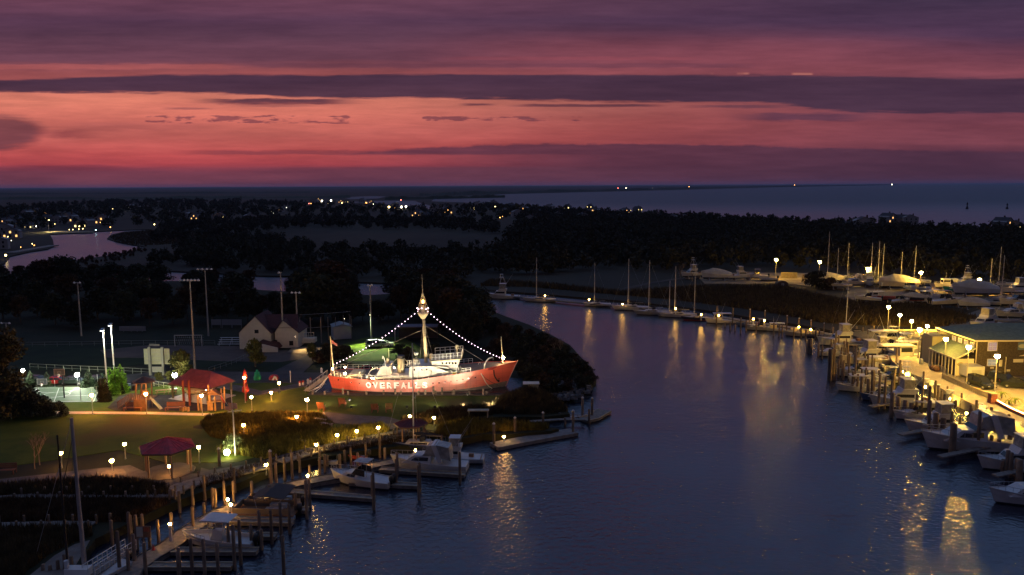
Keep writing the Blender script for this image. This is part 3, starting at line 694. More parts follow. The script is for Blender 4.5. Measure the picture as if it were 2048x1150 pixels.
near(BUSH2, 1660, 579, 556, 'smaller dark bush touching the two masted boat', 4.0, None, 1.3, zz=ZB)
# ------------------------------------------------------------------ the red lightship
S0 = P(845, 786, 1.2); S0 = Vector((S0.x, S0.y+5.0, 0.0)); KS = mpp(S0+Vector((0, 0, 3)))
def sX(px, yo=0.0): return at_depth(px, 760, S0+Vector((0, yo, 3))).x - S0.x
def sZ(row, px=845, yo=0.0): return top_z(px, row, (S0.x+sX(px, yo), S0.y+yo, 5.0))
ship = empty('lightship', S0, 0, 'floodlit red lightship lettered OVERFALLS with a strung lantern mast', 'ship')
RH = bpy.data.materials.new('ship_red_hull'); RH.use_nodes = True; E.nt = RH.node_tree
_b = RH.node_tree.nodes['Principled BSDF']; _b.inputs['Roughness'].default_value = 0.45
_t = RH.node_tree.nodes.new('ShaderNodeTexCoord'); _s = RH.node_tree.nodes.new('ShaderNodeSeparateXYZ'); RH.node_tree.links.new(_t.outputs['Object'], _s.inputs[0])
_x = E(_s.outputs[0]); _z = E(_s.outputs[2])
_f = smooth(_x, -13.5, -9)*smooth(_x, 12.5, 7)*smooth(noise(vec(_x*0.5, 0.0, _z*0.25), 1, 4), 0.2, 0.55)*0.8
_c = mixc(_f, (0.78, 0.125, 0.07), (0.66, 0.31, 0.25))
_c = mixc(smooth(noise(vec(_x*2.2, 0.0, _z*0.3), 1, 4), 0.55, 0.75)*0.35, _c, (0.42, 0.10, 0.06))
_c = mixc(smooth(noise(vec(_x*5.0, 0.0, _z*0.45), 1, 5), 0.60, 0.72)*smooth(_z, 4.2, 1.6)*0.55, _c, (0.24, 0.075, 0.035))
_seam = ((_z*1.05).f('FRACT')).f('LESS_THAN', 0.045).f('MAXIMUM', ((_x*0.42).f('FRACT')).f('LESS_THAN', 0.018))
_c = mixc(_seam*0.38, _c, (0.20, 0.05, 0.03))
RH.node_tree.links.new(_c, _b.inputs['Base Color'])
BOOT = mat('ship_boot_top', (0.20, 0.15, 0.12), 0.7, var=0.3)
sheer = [(656,751),(672,753.2),(690,755.4),(708,757),(732,758.8),(757,760),(795,760.3),(832,759.5),(862,755),(892,751),(917,747.5),(941,743.6),(965,738.5),(980,735.5),(995,732.3),(1012,728.2),(1024,725),(1034.5,722)]
N = len(sheer)
def fullness(u):
    a = min(1.0, (u/0.22))**0.55 if u < 0.22 else 1.0
    a = 0.45+0.55*a if u < 0.22 else a
    if u > 0.55: a *= max(0.0, 1-((u-0.55)/0.45)**2.3)
    return a
def fullwl(u):
    a = min(1.0, u/0.3)**0.8 if u < 0.3 else 1.0
    if u > 0.5: a *= max(0.0, 1-((u-0.5)/0.5)**1.7)
    return a
rows = []
for i, (px, row) in enumerate(sheer):
    u = (px-656)/(1034.5-656); bd = 4.5*fullness(u); bw_ = 4.3*fullwl(u)
    zd = sZ(row, px, -bd); xd = sX(px, -bd)
    pw = 668+(1003-668)*u; xw = sX(pw, -bw_)
    zb = 1.25+0.9*max(0, (u-0.6)/0.4)**1.5
    st = []
    for t_, zz_ in ((0.0, -0.8), (0.12, 0.2), (0.25, zb), (0.5, zb+(zd-zb)*0.33), (0.75, zb+(zd-zb)*0.66), (1.0, zd)):
        tt_ = (zz_+0.8)/(zd+0.8); e = tt_**1.1
        st.append((xw+(xd-xw)*e, bw_+(bd-bw_)*e**0.9, zz_))
    rows.append(st)
def hull_y(x, z):
    best = None
    for i in range(N-1):
        for k in range(5):
            a0, a1 = rows[i][k], rows[i][k+1]; b0, b1 = rows[i+1][k], rows[i+1][k+1]
            if a0[2] <= z <= a1[2]+1e-6:
                f = (z-a0[2])/(a1[2]-a0[2]); f2 = min(1, max(0, (z-b0[2])/(b1[2]-b0[2])))
                xa = a0[0]+(a1[0]-a0[0])*f; xb = b0[0]+(b1[0]-b0[0])*f2
                if xa <= x <= xb:
                    g = (x-xa)/(xb-xa); ya = a0[1]+(a1[1]-a0[1])*f; yb = b0[1]+(b1[1]-b0[1])*f2
                    return -(ya+(yb-ya)*g)
    return -4.45
def sheer_z(x):
    for i in range(N-1):
        a, b_ = rows[i][5], rows[i+1][5]
        if a[0] <= x <= b_[0]: return a[2]+(b_[2]-a[2])*(x-a[0])/(b_[0]-a[0]), a[1]+(b_[1]-a[1])*(x-a[0])/(b_[0]-a[0])
    return (rows[0][5][2], rows[0][5][1]) if x < rows[0][5][0] else (rows[-1][5][2], 0.05)
b = MB(); vs = []
for sgn in (-1, 1):
    for st in rows:
        for (xx, yy, zz_) in st: vs.append((xx, sgn*yy, zz_))
o_ = N*6
for i in range(N-1):
    for k in range(5):
        mi = 1 if k < 2 else 0
        a = i*6+k; b.m.append(mi); b.f.append((a, a+6, a+7, a+1)); b.m.append(mi); b.f.append((o_+a, o_+a+1, o_+a+7, o_+a+6))
for k in range(5): b.f.append((k, k+1, o_+k+1, o_+k)); b.m.append(0)
b.v = vs
for i in range(N-1):   # deck 0.12 below the sheer
    p = rows[i][5]; q = rows[i+1][5]
    b.add([(p[0], -p[1]*.985, p[2]-.12), (q[0], -q[1]*.985, q[2]-.12), (q[0], q[1]*.985, q[2]-.12), (p[0], p[1]*.985, p[2]-.12)], [(0,1,2,3)], 2)
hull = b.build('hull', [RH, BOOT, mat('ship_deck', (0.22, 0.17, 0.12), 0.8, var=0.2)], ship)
# stem band and rubbing rail
b = MB(); st = rows[-1]; b.tube([(p[0]+0.05, 0, p[2]) for p in st[1:]]+[(st[-1][0]+.1, 0, st[-1][2]+.15)], 0.09, 6)
b.build('stem_band', mat('stem_pale_red', (0.75, 0.35, 0.28), 0.5), ship)
# hull lettering
def text_mesh(txt, size=1.0, bold=0.02, align='CENTER'):
    cu = bpy.data.curves.new('t', 'FONT'); cu.body = txt; cu.size = size; cu.offset = bold; cu.align_x = align; cu.resolution_u = 3; cu.fill_mode = 'FRONT'
    ob = bpy.data.objects.new('t', cu); COL.objects.link(ob); bpy.context.view_layer.update()
    me = bpy.data.meshes.new_from_object(ob.evaluated_get(bpy.context.evaluated_depsgraph_get()))
    vs = [v.co.copy() for v in me.vertices]; fs = [tuple(p.vertices) for p in me.polygons]
    bpy.data.objects.remove(ob); bpy.data.meshes.remove(me); return vs, fs
LETP = mat('letter_white_paint', (0.82, 0.82, 0.78), 0.5)
zt, zb_ = sZ(764.5, 795, -4.5), sZ(777.3, 795, -4.5); x0l, x1l = sX(729, -4.5), sX(856.5, -4.5)
b = MB()
for i, ch in enumerate('OVERFALLS'):
    vs, fs = text_mesh(ch, 1.0, 0.045); xs = [v.x for v in vs]; ys = [v.y for v in vs]
    wd = (x1l-x0l)/9; cx_ = x0l+wd*(i+0.5); lw = wd*0.74
    out_ = []
    for v in vs:
        xx = cx_-lw/2+lw*(v.x-min(xs))/(max(xs)-min(xs)); zz_ = zb_+(zt-zb_)*(v.y-min(ys))/(max(ys)-min(ys))
        out_.append((xx, hull_y(xx, zz_)-0.05, zz_))
    b.add(out_, fs)
b.build('lettering', LETP, ship)
# portholes
PH = mat('porthole_black', (0.01, 0.01, 0.01), 0.2)
def disc(b, x, y, z, r, n=10, mi=0, d=-0.05):
    vs = [(x+r*math.cos(6.283*j/n), y+d, z+r*math.sin(6.283*j/n)) for j in range(n)]; vs2 = [(v[0], y+0.05, v[2]) for v in vs]
    b.add(vs+vs2, [tuple(range(n))]+[(j, j+n, (j+1)%n+n, (j+1)%n) for j in range(n)], mi)
for px, row in ((673,764),(700,767.5),(717,768.5),(734,769),(745,769.5),(764,769.5),(778,769.5),(796,769),(812,769),(831,768.5),(847,767.5),(866,766.5),(878,766),(890,764.5),(901.5,763.5),(913.5,762.5),(925.5,761),(937.5,759.5),(950,758.5)):
    x_, z_ = sX(px, -4.5), sZ(row, px, -4.5); b = MB(); disc(b, x_, hull_y(x_, z_)-0.03, z_, 0.13); b.build('porthole', PH, ship)
# railings
def rail_run(name, pts, h, nst, m, bars=(1.0, 0.55), r=0.035, parent=None):
    b = MB(); L_ = [Vector(p) for p in pts]
    for f in bars: b.tube([p+Vector((0, 0, h*f)) for p in L_], r, 5)
    tot = sum((L_[i+1]-L_[i]).length for i in range(len(L_)-1)); acc = 0; k = 0
    for i in range(len(L_)-1):
        seg = (L_[i+1]-L_[i]).length
        while k <= nst and k*tot/nst <= acc+seg+1e-6:
            p = L_[i].lerp(L_[i+1], (k*tot/nst-acc)/seg if seg else 0); b.tube([p, p+Vector((0, 0, h))], r*1.2, 5); k += 1
        acc += seg
    return b.build(name, m, parent)
def side_pts(px0, px1, sgn=-1, n=8, inset=0.1):
    out = []
    for i in range(n+1):
        x_ = sX(px0+(px1-px0)*i/n, -4.5); z_, bd = sheer_z(x_); out.append((x_, sgn*(bd-inset), z_-0.05))
    return out
for sg in (-1, 1):
    rail_run('railing', side_pts(678, 868, sg, 10), 0.85, 17, SWHITE, parent=ship)
    rail_run('railing', side_pts(885, 941, sg, 6), 0.85, 6, SWHITE, parent=ship)
pts = [side_pts(656, 673, -1, 3)[k] for k in (3, 2, 1, 0)]+[side_pts(656, 673, 1, 3)[k] for k in (0, 1, 2, 3)]
rail_run('stern_railing', pts, 1.0, 10, SWHITE, parent=ship)
# deckhouses: (name, px0, px1, row_bottom, row_top, y half width, material)
def dz(px): return sheer_z(sX(px))[0]-0.12
def house(name, poly, y0, y1, m): 
    b = MB(); b.prism([(sX(px), (dz(px)-0.02 if row is None else sZ(row, px, -2.5))) for px, row in poly], y0, y1); return b.build(name, m, ship)
house('engine_house', [(754,None),(830,None),(830,751.5),(790,750.5),(786,751),(754,752)], -3.3, 3.3, SWHITE)
house('trunk_cabin', [(757,751),(786,751),(784,733.5),(768,733)], -2.4, 2.4, SWHITE)
house('deckhouse', [(822,None),(937,None),(936,746.5),(911,746.5),(899,732.3),(869,730.5),(824,731.5)], -3.2, 3.2, SWHITE)
house('pilot_house', [(867,733),(914,746.5),(918,733),(922,718.5),(867,722)], -2.7, 2.7, SWHITE)
house('bridge_deck', [(864,722.6),(866,721.2),(925.5,716.2),(925.5,717.8)], -3.1, 3.1, CREAM)
house('after_hatch', [(700,None),(728,None),(726,750.5),(702,750.5)], -2.4, 2.4, CREAM)
for px in (885.5, 893.3, 899.5, 905.8, 911.8): b = MB(); disc(b, sX(px, -2.7), -2.7, sZ(726.3, px, -2.7), 0.19); b.build('porthole', PH, ship)
for px, row in ((829,739.3),(844.3,739.6),(853.5,739)): b = MB(); disc(b, sX(px, -3.2), -3.2, sZ(row, px, -3.2), 0.19); b.build('porthole', PH, ship)
bz = sZ(721, 870, -3); bz2 = sZ(716.2, 925, -3)
rail_run('bridge_railing', [(sX(868), -3.0, sZ(721, 868, -3)), (sX(925), -3.0, bz2)], 1.05, 8, SWHITE, bars=(1.0, 0.5), r=0.045, parent=ship)
rail_run('bridge_railing', [(sX(868), 3.0, sZ(721, 868, -3)), (sX(925), 3.0, bz2), (sX(925), -3.0, bz2)], 1.05, 12, SWHITE, bars=(1.0, 0.5), r=0.045, parent=ship)
rail_run('deckhouse_railing', [(sX(820), -2.8, sZ(731.6, 820, -2.8)), (sX(844), -2.8, sZ(731.6, 844, -2.8))], 1.0, 6, SWHITE, bars=(1.0, 0.5), r=0.045, parent=ship)
# funnel, vents
fx = sX(802.5); b = MB(); z0f, z1f = sZ(750.5, 802, 0), sZ(716, 802, 0)
b.lathe((fx, 0, z0f), [(0.72, 0), (0.68, z1f-z0f), (0.68, z1f-z0f)], 16); f_ = b.build('funnel', CREAM, ship, True)
b = MB(); b.lathe((fx, 0, z1f), [(0.71, 0), (0.74, 0.45), (0.70, 0.5), (0.5, 0.5)], 16); b.build('funnel_cap', BLACK, f_)
for a in (-1, 1):
    b = MB(); b.tube([(fx+a*0.7, -0.2, z1f-0.1), (fx+a*2.4, -1.6, sZ(732, 790, 0))], 0.06, 5); b.build('stay', CREAM, f_)
def cowl(px, r0, row_b, row_t, head=0.45, name='ventilator', m=CREAM):
    b = MB(); x_ = sX(px); z0, z1 = sZ(row_b, px), sZ(row_t, px)
    b.lathe((x_, 0, z0), [(r0, 0), (r0, z1-z0-head), (r0*0.85, z1-z0-head*0.9)], 12); b.ball((x_+0.05, -0.1, z1-head*0.55), head*0.62, 10)
    return b.build(name, m, ship, True)
cowl(832.5, 0.55, 731, 714, 0.3, 'hose_reel_locker')
b = MB(); x_ = sX(833.5); b.lathe((x_, -0.3, sZ(711, 833)), [(0.2, 0), (0.42, 0.35), (0.42, 0.6), (0.1, 0.62)], 10); b.build('searchlight_drum', SWHITE, ship)
cowl(776.5, 0.38, 733, 716, 0.55); cowl(863, 0.38, 722, 707, 0.6)
b = MB(); b.tube([(sX(778.7), 0, sZ(733, 778)), (sX(778.7), 0, sZ(697.5, 778))], [0.07, 0.05], 6); b.build('vent_pipe', CREAM, ship)
# search lamp on the bridge wing
b = MB(); x_ = sX(916); z0 = sZ(716.5, 916, -2)
for a in (-0.35, 0.35): b.tube([(x_+a, -1.5, z0), (x_, -1.5, z0+1.7)], 0.05, 5)
b.lathe((x_, -1.5, z0+1.6), [(0.12, 0), (0.3, 0.15), (0.3, 0.65), (0.2, 0.75)], 10); b.build('signal_lamp', CREAM, ship)
# davits
def davit(px_base, px_tip, row_tip, yo=-3.4, r=0.09):
    b = MB(); x0, x1 = sX(px_base, yo), sX(px_tip, yo); z0 = sheer_z(x0)[0]-0.1; z1 = sZ(row_tip, px_base, yo); pts = []
    for i in range(11):
        t = i/10; pts.append((x0+(x1-x0)*(1-math.cos(t*math.pi/2)), yo, z0+(z1-z0)*math.sin(min(1, t*1.05)*math.pi/2)))
    b.tube(pts, r, 7); b.tube([pts[-1], (pts[-1][0], yo, pts[-1][2]-0.5)], 0.04, 4); return b.build('davit', SWHITE, ship, True)
davit(736, 756, 735.5); davit(773, 766, 712.5, -2.4, 0.08); davit(805, 813, 728.5, 1.4, 0.06)
davit(968.5, 986.5, 715, -2.6, 0.13); davit(957, 961, 725, 1.8, 0.08); davit(717, 724, 743, -3.3, 0.05)
davit(917, 921, 731.5, -2.9, 0.05)
# masts
b = MB(); mx = sX(850); zm0 = sZ(731, 850); zc = sZ(627, 849)
b.tube([(sX(853), 0, zm0), (sX(849), 0, zc)], [0.32, 0.26], 14); main = b.build('main_mast', CREAM, ship, True)
mxt = sX(848.6)
b = MB(); b.lathe((mxt, 0, zc-1.0), [(0.34, 0), (0.95, 0.9), (0.98, 0.98), (0.98, 1.06), (0.3, 1.06)], 16)
for j in range(10):
    a = 6.283*j/10; p = Vector((mxt+1.0*math.cos(a), 1.0*math.sin(a), zc)); b.tube([p, p+Vector((0, 0, 1.05))], 0.03, 4)
for hz_ in (0.55, 1.05):
    b.tube([(mxt+1.0*math.cos(6.283*j/16), 1.0*math.sin(6.283*j/16), zc+hz_) for j in range(17)], 0.03, 4)
b.build('lantern_gallery', CREAM, main)
b = MB(); zl = sZ(590, 848)
for j in range(6):
    a = 6.283*j/6+0.3; b.tube([(mxt+0.9*math.cos(a), 0.9*math.sin(a), zc+1.0), (mxt+0.16*math.cos(a), 0.16*math.sin(a), zl)], 0.035, 4)
b.lathe((mxt, 0, zl-0.1), [(0.22, 0), (0.25, 0.2), (0.12, 0.5)], 8); b.lathe((mxt, 0, zc), [(0.3, 0), (0.3, 1.0), (0.25, 1.5)], 10)
b.build('lantern_cage', CREAM, main)
b = MB(); b.tube([(mxt, 0, zl+0.3), (mxt-.05, 0, sZ(548.5, 847.5))], [0.1, 0.045], 6); b.build('topmast', mat('dull_topmast', (0.40, 0.34, 0.22), 0.6), main)
b = MB(); b.lathe((mxt, 0, sZ(607, 848)), [(0.12, 0), (0.28, 0.15), (0.28, 0.5), (0.12, 0.7)], 10); b.build('lantern', emat('lantern_glow', (1.0, 0.45, 0.12), 9), main)
b = MB(); b.tube([(sX(668), 0, dz(668)), (sX(663.2), 0, sZ(671.5, 663))], [0.17, 0.09], 8); b.build('stern_mast', CREAM, ship)
b = MB(); x_, z_ = sX(664), sZ(680, 664); n_ = 10
vs = [(x_+0.15+1.0*i/n_, 0.08*math.sin(i*0.9), z_-0.75*i/n_*1.1+(0 if k else -0.62+0.25*i/n_)) for i in range(n_+1) for k in (0, 1)]
b.add(vs, [(2*i, 2*i+2, 2*i+3, 2*i+1) for i in range(n_)]); b.build('ensign', mat('faded_red_flag', (0.6, 0.22, 0.2), 0.8, var=0.2), ship)
b = MB(); b.tube([(sX(672.5), -1.5, dz(672)), (sX(671.5), -1.5, sZ(729, 671.5, -1.5))], 0.1, 6); b.build('stern_light_post', SWHITE, ship)
b = MB(); b.tube([(sX(1005.8), 0, sheer_z(sX(1005))[0]-0.1), (sX(1002.8), 0, sZ(672.5, 1003))], [0.11, 0.07], 7); b.build('jack_staff', CREAM, ship)
# stays and rigging
b = MB(); ap = (mxt, 0, zc-0.3); m_w = mat('rigging_wire', (0.30, 0.26, 0.20), 0.6)
b.tube([(mxt-0.3, 0, sZ(660, 840)), (sX(672), 0, dz(672)+1.0)], 0.035, 4); b.tube([(mxt+0.2, 0, sZ(650, 860)), (sX(966), 0, sheer_z(sX(966))[0]+0.9)], 0.035, 4)
for a in (-1, 1):
    for px in (841.5, 868): b.tube([(mxt, 0, zc-1), (sX(px), a*3.6, sheer_z(sX(px))[0])], 0.03, 4)
b.tube([(sX(663.5), 0, sZ(680, 663)), (sX(660), 0.5, dz(660)+0.3)], 0.03, 4)
b.build('rigging', m_w, ship)
# anchor, chain, mooring ropes
b = MB(); ch = [(988,738),(988.5,747),(990,753),(993,759),(997,763)]
pts = [(sX(px, -1.5), hull_y(sX(px, -1.5), sZ(r_, px, -1.5))-0.15, sZ(r_, px, -1.5)) for px, r_ in ch]
b.tube(pts, 0.12, 5); b.ball(pts[-1], 0.22, 8); b.tube([(pts[-1][0]-0.4, pts[-1][1], pts[-1][2]+0.15), pts[-1], (pts[-1][0]+0.1, pts[-1][1], pts[-1][2]+0.5)], 0.1, 5)
b.build('anchor', mat('anchor_iron', (0.05, 0.02, 0.015), 0.7), ship)
b = MB(); x_ = sX(984, -1.5); z_ = sZ(735.5, 984, -2.2); b.tube([(x_-1.0, hull_y(x_, z_-.3)-.05, z_-0.25), (x_, hull_y(x_, z_-.3)-.35, z_), (x_+0.9, hull_y(x_, z_-.3)-.02, z_+0.25)], [0.15, 0.3, 0.12], 7)
b.build('hawse_lip', mat('dark_red_shadowed_lip', (0.35, 0.03, 0.02), 0.5), ship)
def rope(nm, pts, r, m, yy=-0.25):
    b = MB(); L_ = []
    for px, r_ in pts:
        z_ = sZ(r_, px, -2.5); x_ = sX(px, -2.5); L_.append((x_, hull_y(x_, z_)+yy, z_))
    b.tube(L_, r, 5); b.build(nm, m, ship)
rope('mooring_rope', [(962.5,745),(967,755),(971,765),(977,774),(984,780),(992,785)], 0.08, mat('white_rope', (0.75, 0.70, 0.58), 0.8))
rope('mooring_rope', [(962.5,745),(972,757),(984,767),(997,774.5)], 0.04, mat('dark_rope', (0.08, 0.05, 0.04), 0.8))
b = MB()
for dx_, dy in ((0, 0), (0.8, -1), (1.2, 0.5)): 
    e = P(618+dx_*10, 783+dy*2, 1.2)-S0; s_ = Vector((sX(656.5), -0.6+dy*0.5, sZ(753, 657))); b.tube([s_, (s_+e)/2-Vector((0, 0, 0.5)), e], 0.05, 4)
b.build('mooring_rope', MATS['white_rope'], ship)
house('deck_sign', [(908.5,746.5),(917.5,746),(917.5,741.6),(908.5,742)], -3.6, -3.5, mat('yellow_sign', (0.75, 0.6, 0.02), 0.5))
house('life_raft_box', [(878,751.5),(891,750),(891,745.2),(878,746)], -3.7, -2.95, SWHITE)
# string lights (bulbs and wire are parts)
PINK = emat('bulb_glow', (1.0, 0.62, 0.82), 9)
def strand(name, label, A, B, sag, n, skip=()):
    t = empty(name, A, 0, label, 'string lights', 'dress lights strung from the lantern mast'); b = MB(); pts = []
    for i in range(n+1):
        f = i/n; p = A.lerp(B, f)-A; p.z -= sag*4*f*(1-f); pts.append(p)
    b.tube(pts, 0.02, 4); b.build('wire', BLACK, t); me = None
    for i, p in enumerate(pts):
        if i in skip: continue
        if me is None:
            m_ = MB(); m_.ball((0, 0, 0), 0.075, 6); o = m_.build('bulb', PINK, t); me = o.data
        else:
            o = bpy.data.objects.new('bulb', me); COL.objects.link(o); o.parent = t
        o.location = p
A = S0+Vector((mxt-0.9, -0.3, zc+0.5)); B = S0+Vector((sX(672), -1.5, sZ(729, 672, -1.5)))
strand('dress_light_string', 'string of pinkish bulbs from the lantern mast down to the stern', A, B, 0.75, 26)
A = S0+Vector((mxt+0.9, -0.3, zc+0.4)); B = S0+Vector((sX(1005.5), 0, sZ(717.5, 1005)))
strand('dress_light_string', 'string of pinkish bulbs from the lantern mast down to the bow staff', A, B, 0.85, 24)
for j, px in enumerate((838.5, 841, 847, 856, 860)): b = MB(); b.ball((sX(px), -0.95, sZ(616.5+(j % 2)*2, px, -1)), 0.10, 6); b.build('gallery_light', PINK, ship)
# warm working lights on deck
DW = emat('deck_light_glow', (1.0, 0.62, 0.28), 260)
for px, row, r_, yo in ((665.5,738,0.14,-0.6),(691,734.5,0.13,-2.6),(789.5,735.5,0.12,-2.3),(1007,715.5,0.22,-0.4),(690.5,747,0.2,-3.2),(743,756.5,0.07,-4.2),(748,757.5,0.07,-4.2)):
    b = MB(); b.ball((sX(px, yo), yo, sZ(row, px, yo)), r_, 8); b.build('deck_light', DW, ship)
b = MB(); b.ball((sX(997, -1.5), hull_y(sX(997, -1.5), 1.6)-0.3, sZ(779.5, 997, -2)), 0.12, 6); b.build('water_line_light', emat('wl_glow', (0.7, 0.8, 0.3), 30), ship)

# the dock in front of the ship, its short piles and floodlights
d0, d1 = P(618, 785.5, 1.2), P(1012, 786.5, 1.2)
b = MB(); b.slab([(d0.x, d0.y-1.2), (d1.x, d1.y-1.2), (d1.x, d1.y+0.3), (d0.x, d0.y+0.3)], 0.95, 1.2)
tag(b.build('ship_dock', mat('old_dock_boards', (0.035, 0.028, 0.022), 0.9, var=0.3)), 'long low timber dock running in front of the red ship', 'dock')
# slip water between dock and bank
b = MB(); b.slab([(d0.x, d0.y+0.3), (d1.x+3, d1.y+0.3), (d1.x+3, d1.y+11.5), (d0.x, d0.y+11.5)], 0.9, 1.085)
structure(b.build('slip_water', WATER))
DP = MB(); DP.tube([(0,0,-0.3),(0,0,1)], [0.2, 0.18], 8); dpo = DP.build('dock_post', WOOD); tag(dpo, None, 'post'); DPP = Proto(dpo)
for px, h in ((688,1.1),(698,.55),(735,.6),(769,.7),(792,1.0),(803,.6),(838,.6),(852,.8),(868,1.4),(872,.6),(885,1.2),(906,.7),(909,.9),(939,.5),(967,1.0),(973,.55),(628,.7),(652,.6)):
    q = P(px, 785.8, 1.2); DPP.place((q.x, q.y-0.9, 1.2), 0, 'short dark post on the dock in front of the hull', 'dock posts in front of the red ship', (1, 1, h))
def floodlight(label, loc, target, power, col, ang=110, blend=0.6, size=0.25):
    t = empty('floodlight', loc, 0, label, 'floodlight', None)
    d = (Vector(target)-Vector(loc)).normalized()
    b = MB(); b.beam((0,0,-0.4), (0,0,0), 0.06); b.build('stand', STEEL, t)
    b = MB(); b.beam(-d*0.22, d*0.02, 0.42, 0.32); b.build('housing', BLACK, t)
    b = MB(); b.beam(d*0.022, d*0.04, 0.36, 0.26); b.build('lens', emat('flood_lens', (1, 0.93, 0.8), 6), t)
    l = bpy.data.lights.new('flood', 'SPOT'); l.energy = power; l.color = col; l.spot_size = R(ang); l.spot_blend = blend; l.shadow_soft_size = size
    o = bpy.data.objects.new('flood_lamp', l); COL.objects.link(o); o.parent = t; o.location = d*0.1
    o.rotation_euler = d.to_track_quat('-Z', 'Y').to_euler(); return t
for i, px in enumerate((672, 724, 792, 828, 880, 932, 984)):
    q = P(px, 786.5, 1.2); tx = S0.x+sX(px)
    floodlight('low floodlight on the dock shining on the hull %s' % ('at the stern','under the aft rail','under the first letters','under the last letters','amidships','below the bridge sign','at the bow')[i], (q.x, q.y-9.5, 1.5), (tx, S0.y-3.0, 5.6 if i not in (6,) else 4.8), (2300, 1900, 1700, 1700, 2000, 2800, 4600)[i], (1.0, 0.84, 0.60), 95)
for px, row, tx, l, pw in ((700,812,770,'added fill floodlight on the ship lawn, nearest the orange chairs',2800),(830,806,860,'added fill floodlight on the ship lawn below the lettering',2400),(935,800,905,'added fill floodlight near the bow reeds',2800)):  # added fill lights to brighten the superstructure, no known lamps stand here
    q = P(px, row, ZA); floodlight(l, (q.x, q.y, 2.2), (S0.x+sX(tx), S0.y-1, 7.5), pw, (1.0, 0.86, 0.64), 62, 0.35, 0.15)
# mast floodlight on the deckhouse roof lighting the lantern mast and funnel
for px, row, tgt, pw, l in ((838,731.2,(mxt,0,zc),600,'small floodlight on the deckhouse roof aimed up the lantern mast'),(868,721,(mxt,0,zc-6),350,'small floodlight by the bridge rail aimed at the lantern mast')):
    loc = S0+Vector((sX(px), -2.4, sZ(row, px, -2.4)+0.45)); floodlight(l, loc, S0+Vector(tgt), pw, (1.0, 0.82, 0.5), 50, 0.5)
# ------------------------------------------------------------------ boats
def hull_mb(L, B, F, bow=1.45, stern=0.9, n=9, transom=0.86, rake=0.10, deckdrop=0.06, fine=2.0):
    b = MB(); S = []
    for i in range(n):
        u = i/(n-1); w_ = B/2*(transom+(1-transom)*math.sin(min(1, u/0.4)*math.pi/2)); 
        if u > 0.45: w_ *= max(0.02, 1-((u-0.45)/0.55)**fine)
        z = F*(stern+(bow-stern)*u**1.6); xb = -L/2+L*u*(1-rake); xs = -L/2+L*u
        wl = w_*(0.82 if u < 0.6 else 0.82-0.5*(u-0.6))
        S.append([(xb, 0.02, -0.35), (xb+(xs-xb)*.15, wl*0.94, 0.0), (xb+(xs-xb)*.35, wl, 0.16*F), (xb+(xs-xb)*.7, (w_+wl)/2*1.02, z*0.6), (xs, w_, z)])
    vs = [(p[0], sg*p[1], p[2]) for sg in (-1, 1) for st in S for p in st]; o = n*5; fs = []; mi = []
    for i in range(n-1):
        for k in range(4):
            a = i*5+k; m = 1 if k < 2 else 0
            fs.append((a, a+5, a+6, a+1)); mi.append(m); fs.append((o+a, o+a+1, o+a+6, o+a+5)); mi.append(m)
    for k in range(4): fs.append((k, k+1, o+k+1, o+k)); mi.append(1 if k < 2 else 0)
    b.v = vs; b.f = fs; b.m = mi
    for i in range(n-1):
        p, q = S[i][4], S[i+1][4]
        b.add([(p[0], -p[1]*.96, p[2]-deckdrop), (q[0], -q[1]*.96, q[2]-deckdrop), (q[0], q[1]*.96, q[2]-deckdrop), (p[0], p[1]*.96, p[2]-deckdrop)], [(0,1,2,3)], 2)
        for sg in (-1, 1): b.beam((p[0], sg*p[1], p[2]), (q[0], sg*q[1], q[2]), 0.07, 0.07, 0)
    def shz(x):
        u = (x+L/2)/L; w_ = B/2*(transom+(1-transom)*math.sin(min(1, max(0, u)/0.4)*math.pi/2))
        if u > 0.45: w_ *= max(0.02, 1-((u-0.45)/0.55)**fine)
        return F*(stern+(bow-stern)*max(0, u)**1.6), w_
    return b, shz
def cab(b, x0, x1, z0, z1, hw, rf=0.6, rb=0.1, tap=0.86, mi=0):
    """deckhouse: raked front and back, tapering up. x0 aft, x1 forward"""
    vs = [(x0, -hw, z0), (x1, -hw*.9, z0), (x1, hw*.9, z0), (x0, hw, z0), (x0+rb, -hw*tap, z1), (x1-rf, -hw*tap*.9, z1), (x1-rf, hw*tap*.9, z1), (x0+rb, hw*tap, z1)]
    return b.add(vs, [(0,3,2,1),(4,5,6,7),(0,1,5,4),(1,2,6,5),(2,3,7,6),(3,0,4,7)], mi)
def cabwin(x0, x1, z0, z1, hw, rf, rb, tap, f0, f1, a0=0.08, a1=0.92, front=True):
    """window band lying a few mm proud of a cab() of the same numbers"""
    b = MB(); e = 0.012
    def side(fx, fz, sg):
        xa = x0+rb*fz; xb = x1-rf*fz; h = hw*(1-(1-tap)*fz); x = xa+(xb-xa)*fx; return (x, sg*(h*(1-0.1*fx)+e), z0+(z1-z0)*fz)
    for sg in (-1, 1):
        q = [side(a0, f0, sg), side(a1, f0, sg), side(a1, f1, sg), side(a0, f1, sg)]
        b.add(q, [(0,1,2,3) if sg < 0 else (3,2,1,0)])
    if front:
        def fr(t, fz): x = x1-rf*fz+e; h = hw*(1-(1-tap)*fz)*.9; return (x, t*h*.88, z0+(z1-z0)*fz)
        b.add([fr(-1, f0), fr(1, f0), fr(1, f1), fr(-1, f1)], [(0,1,2,3)])
    return b
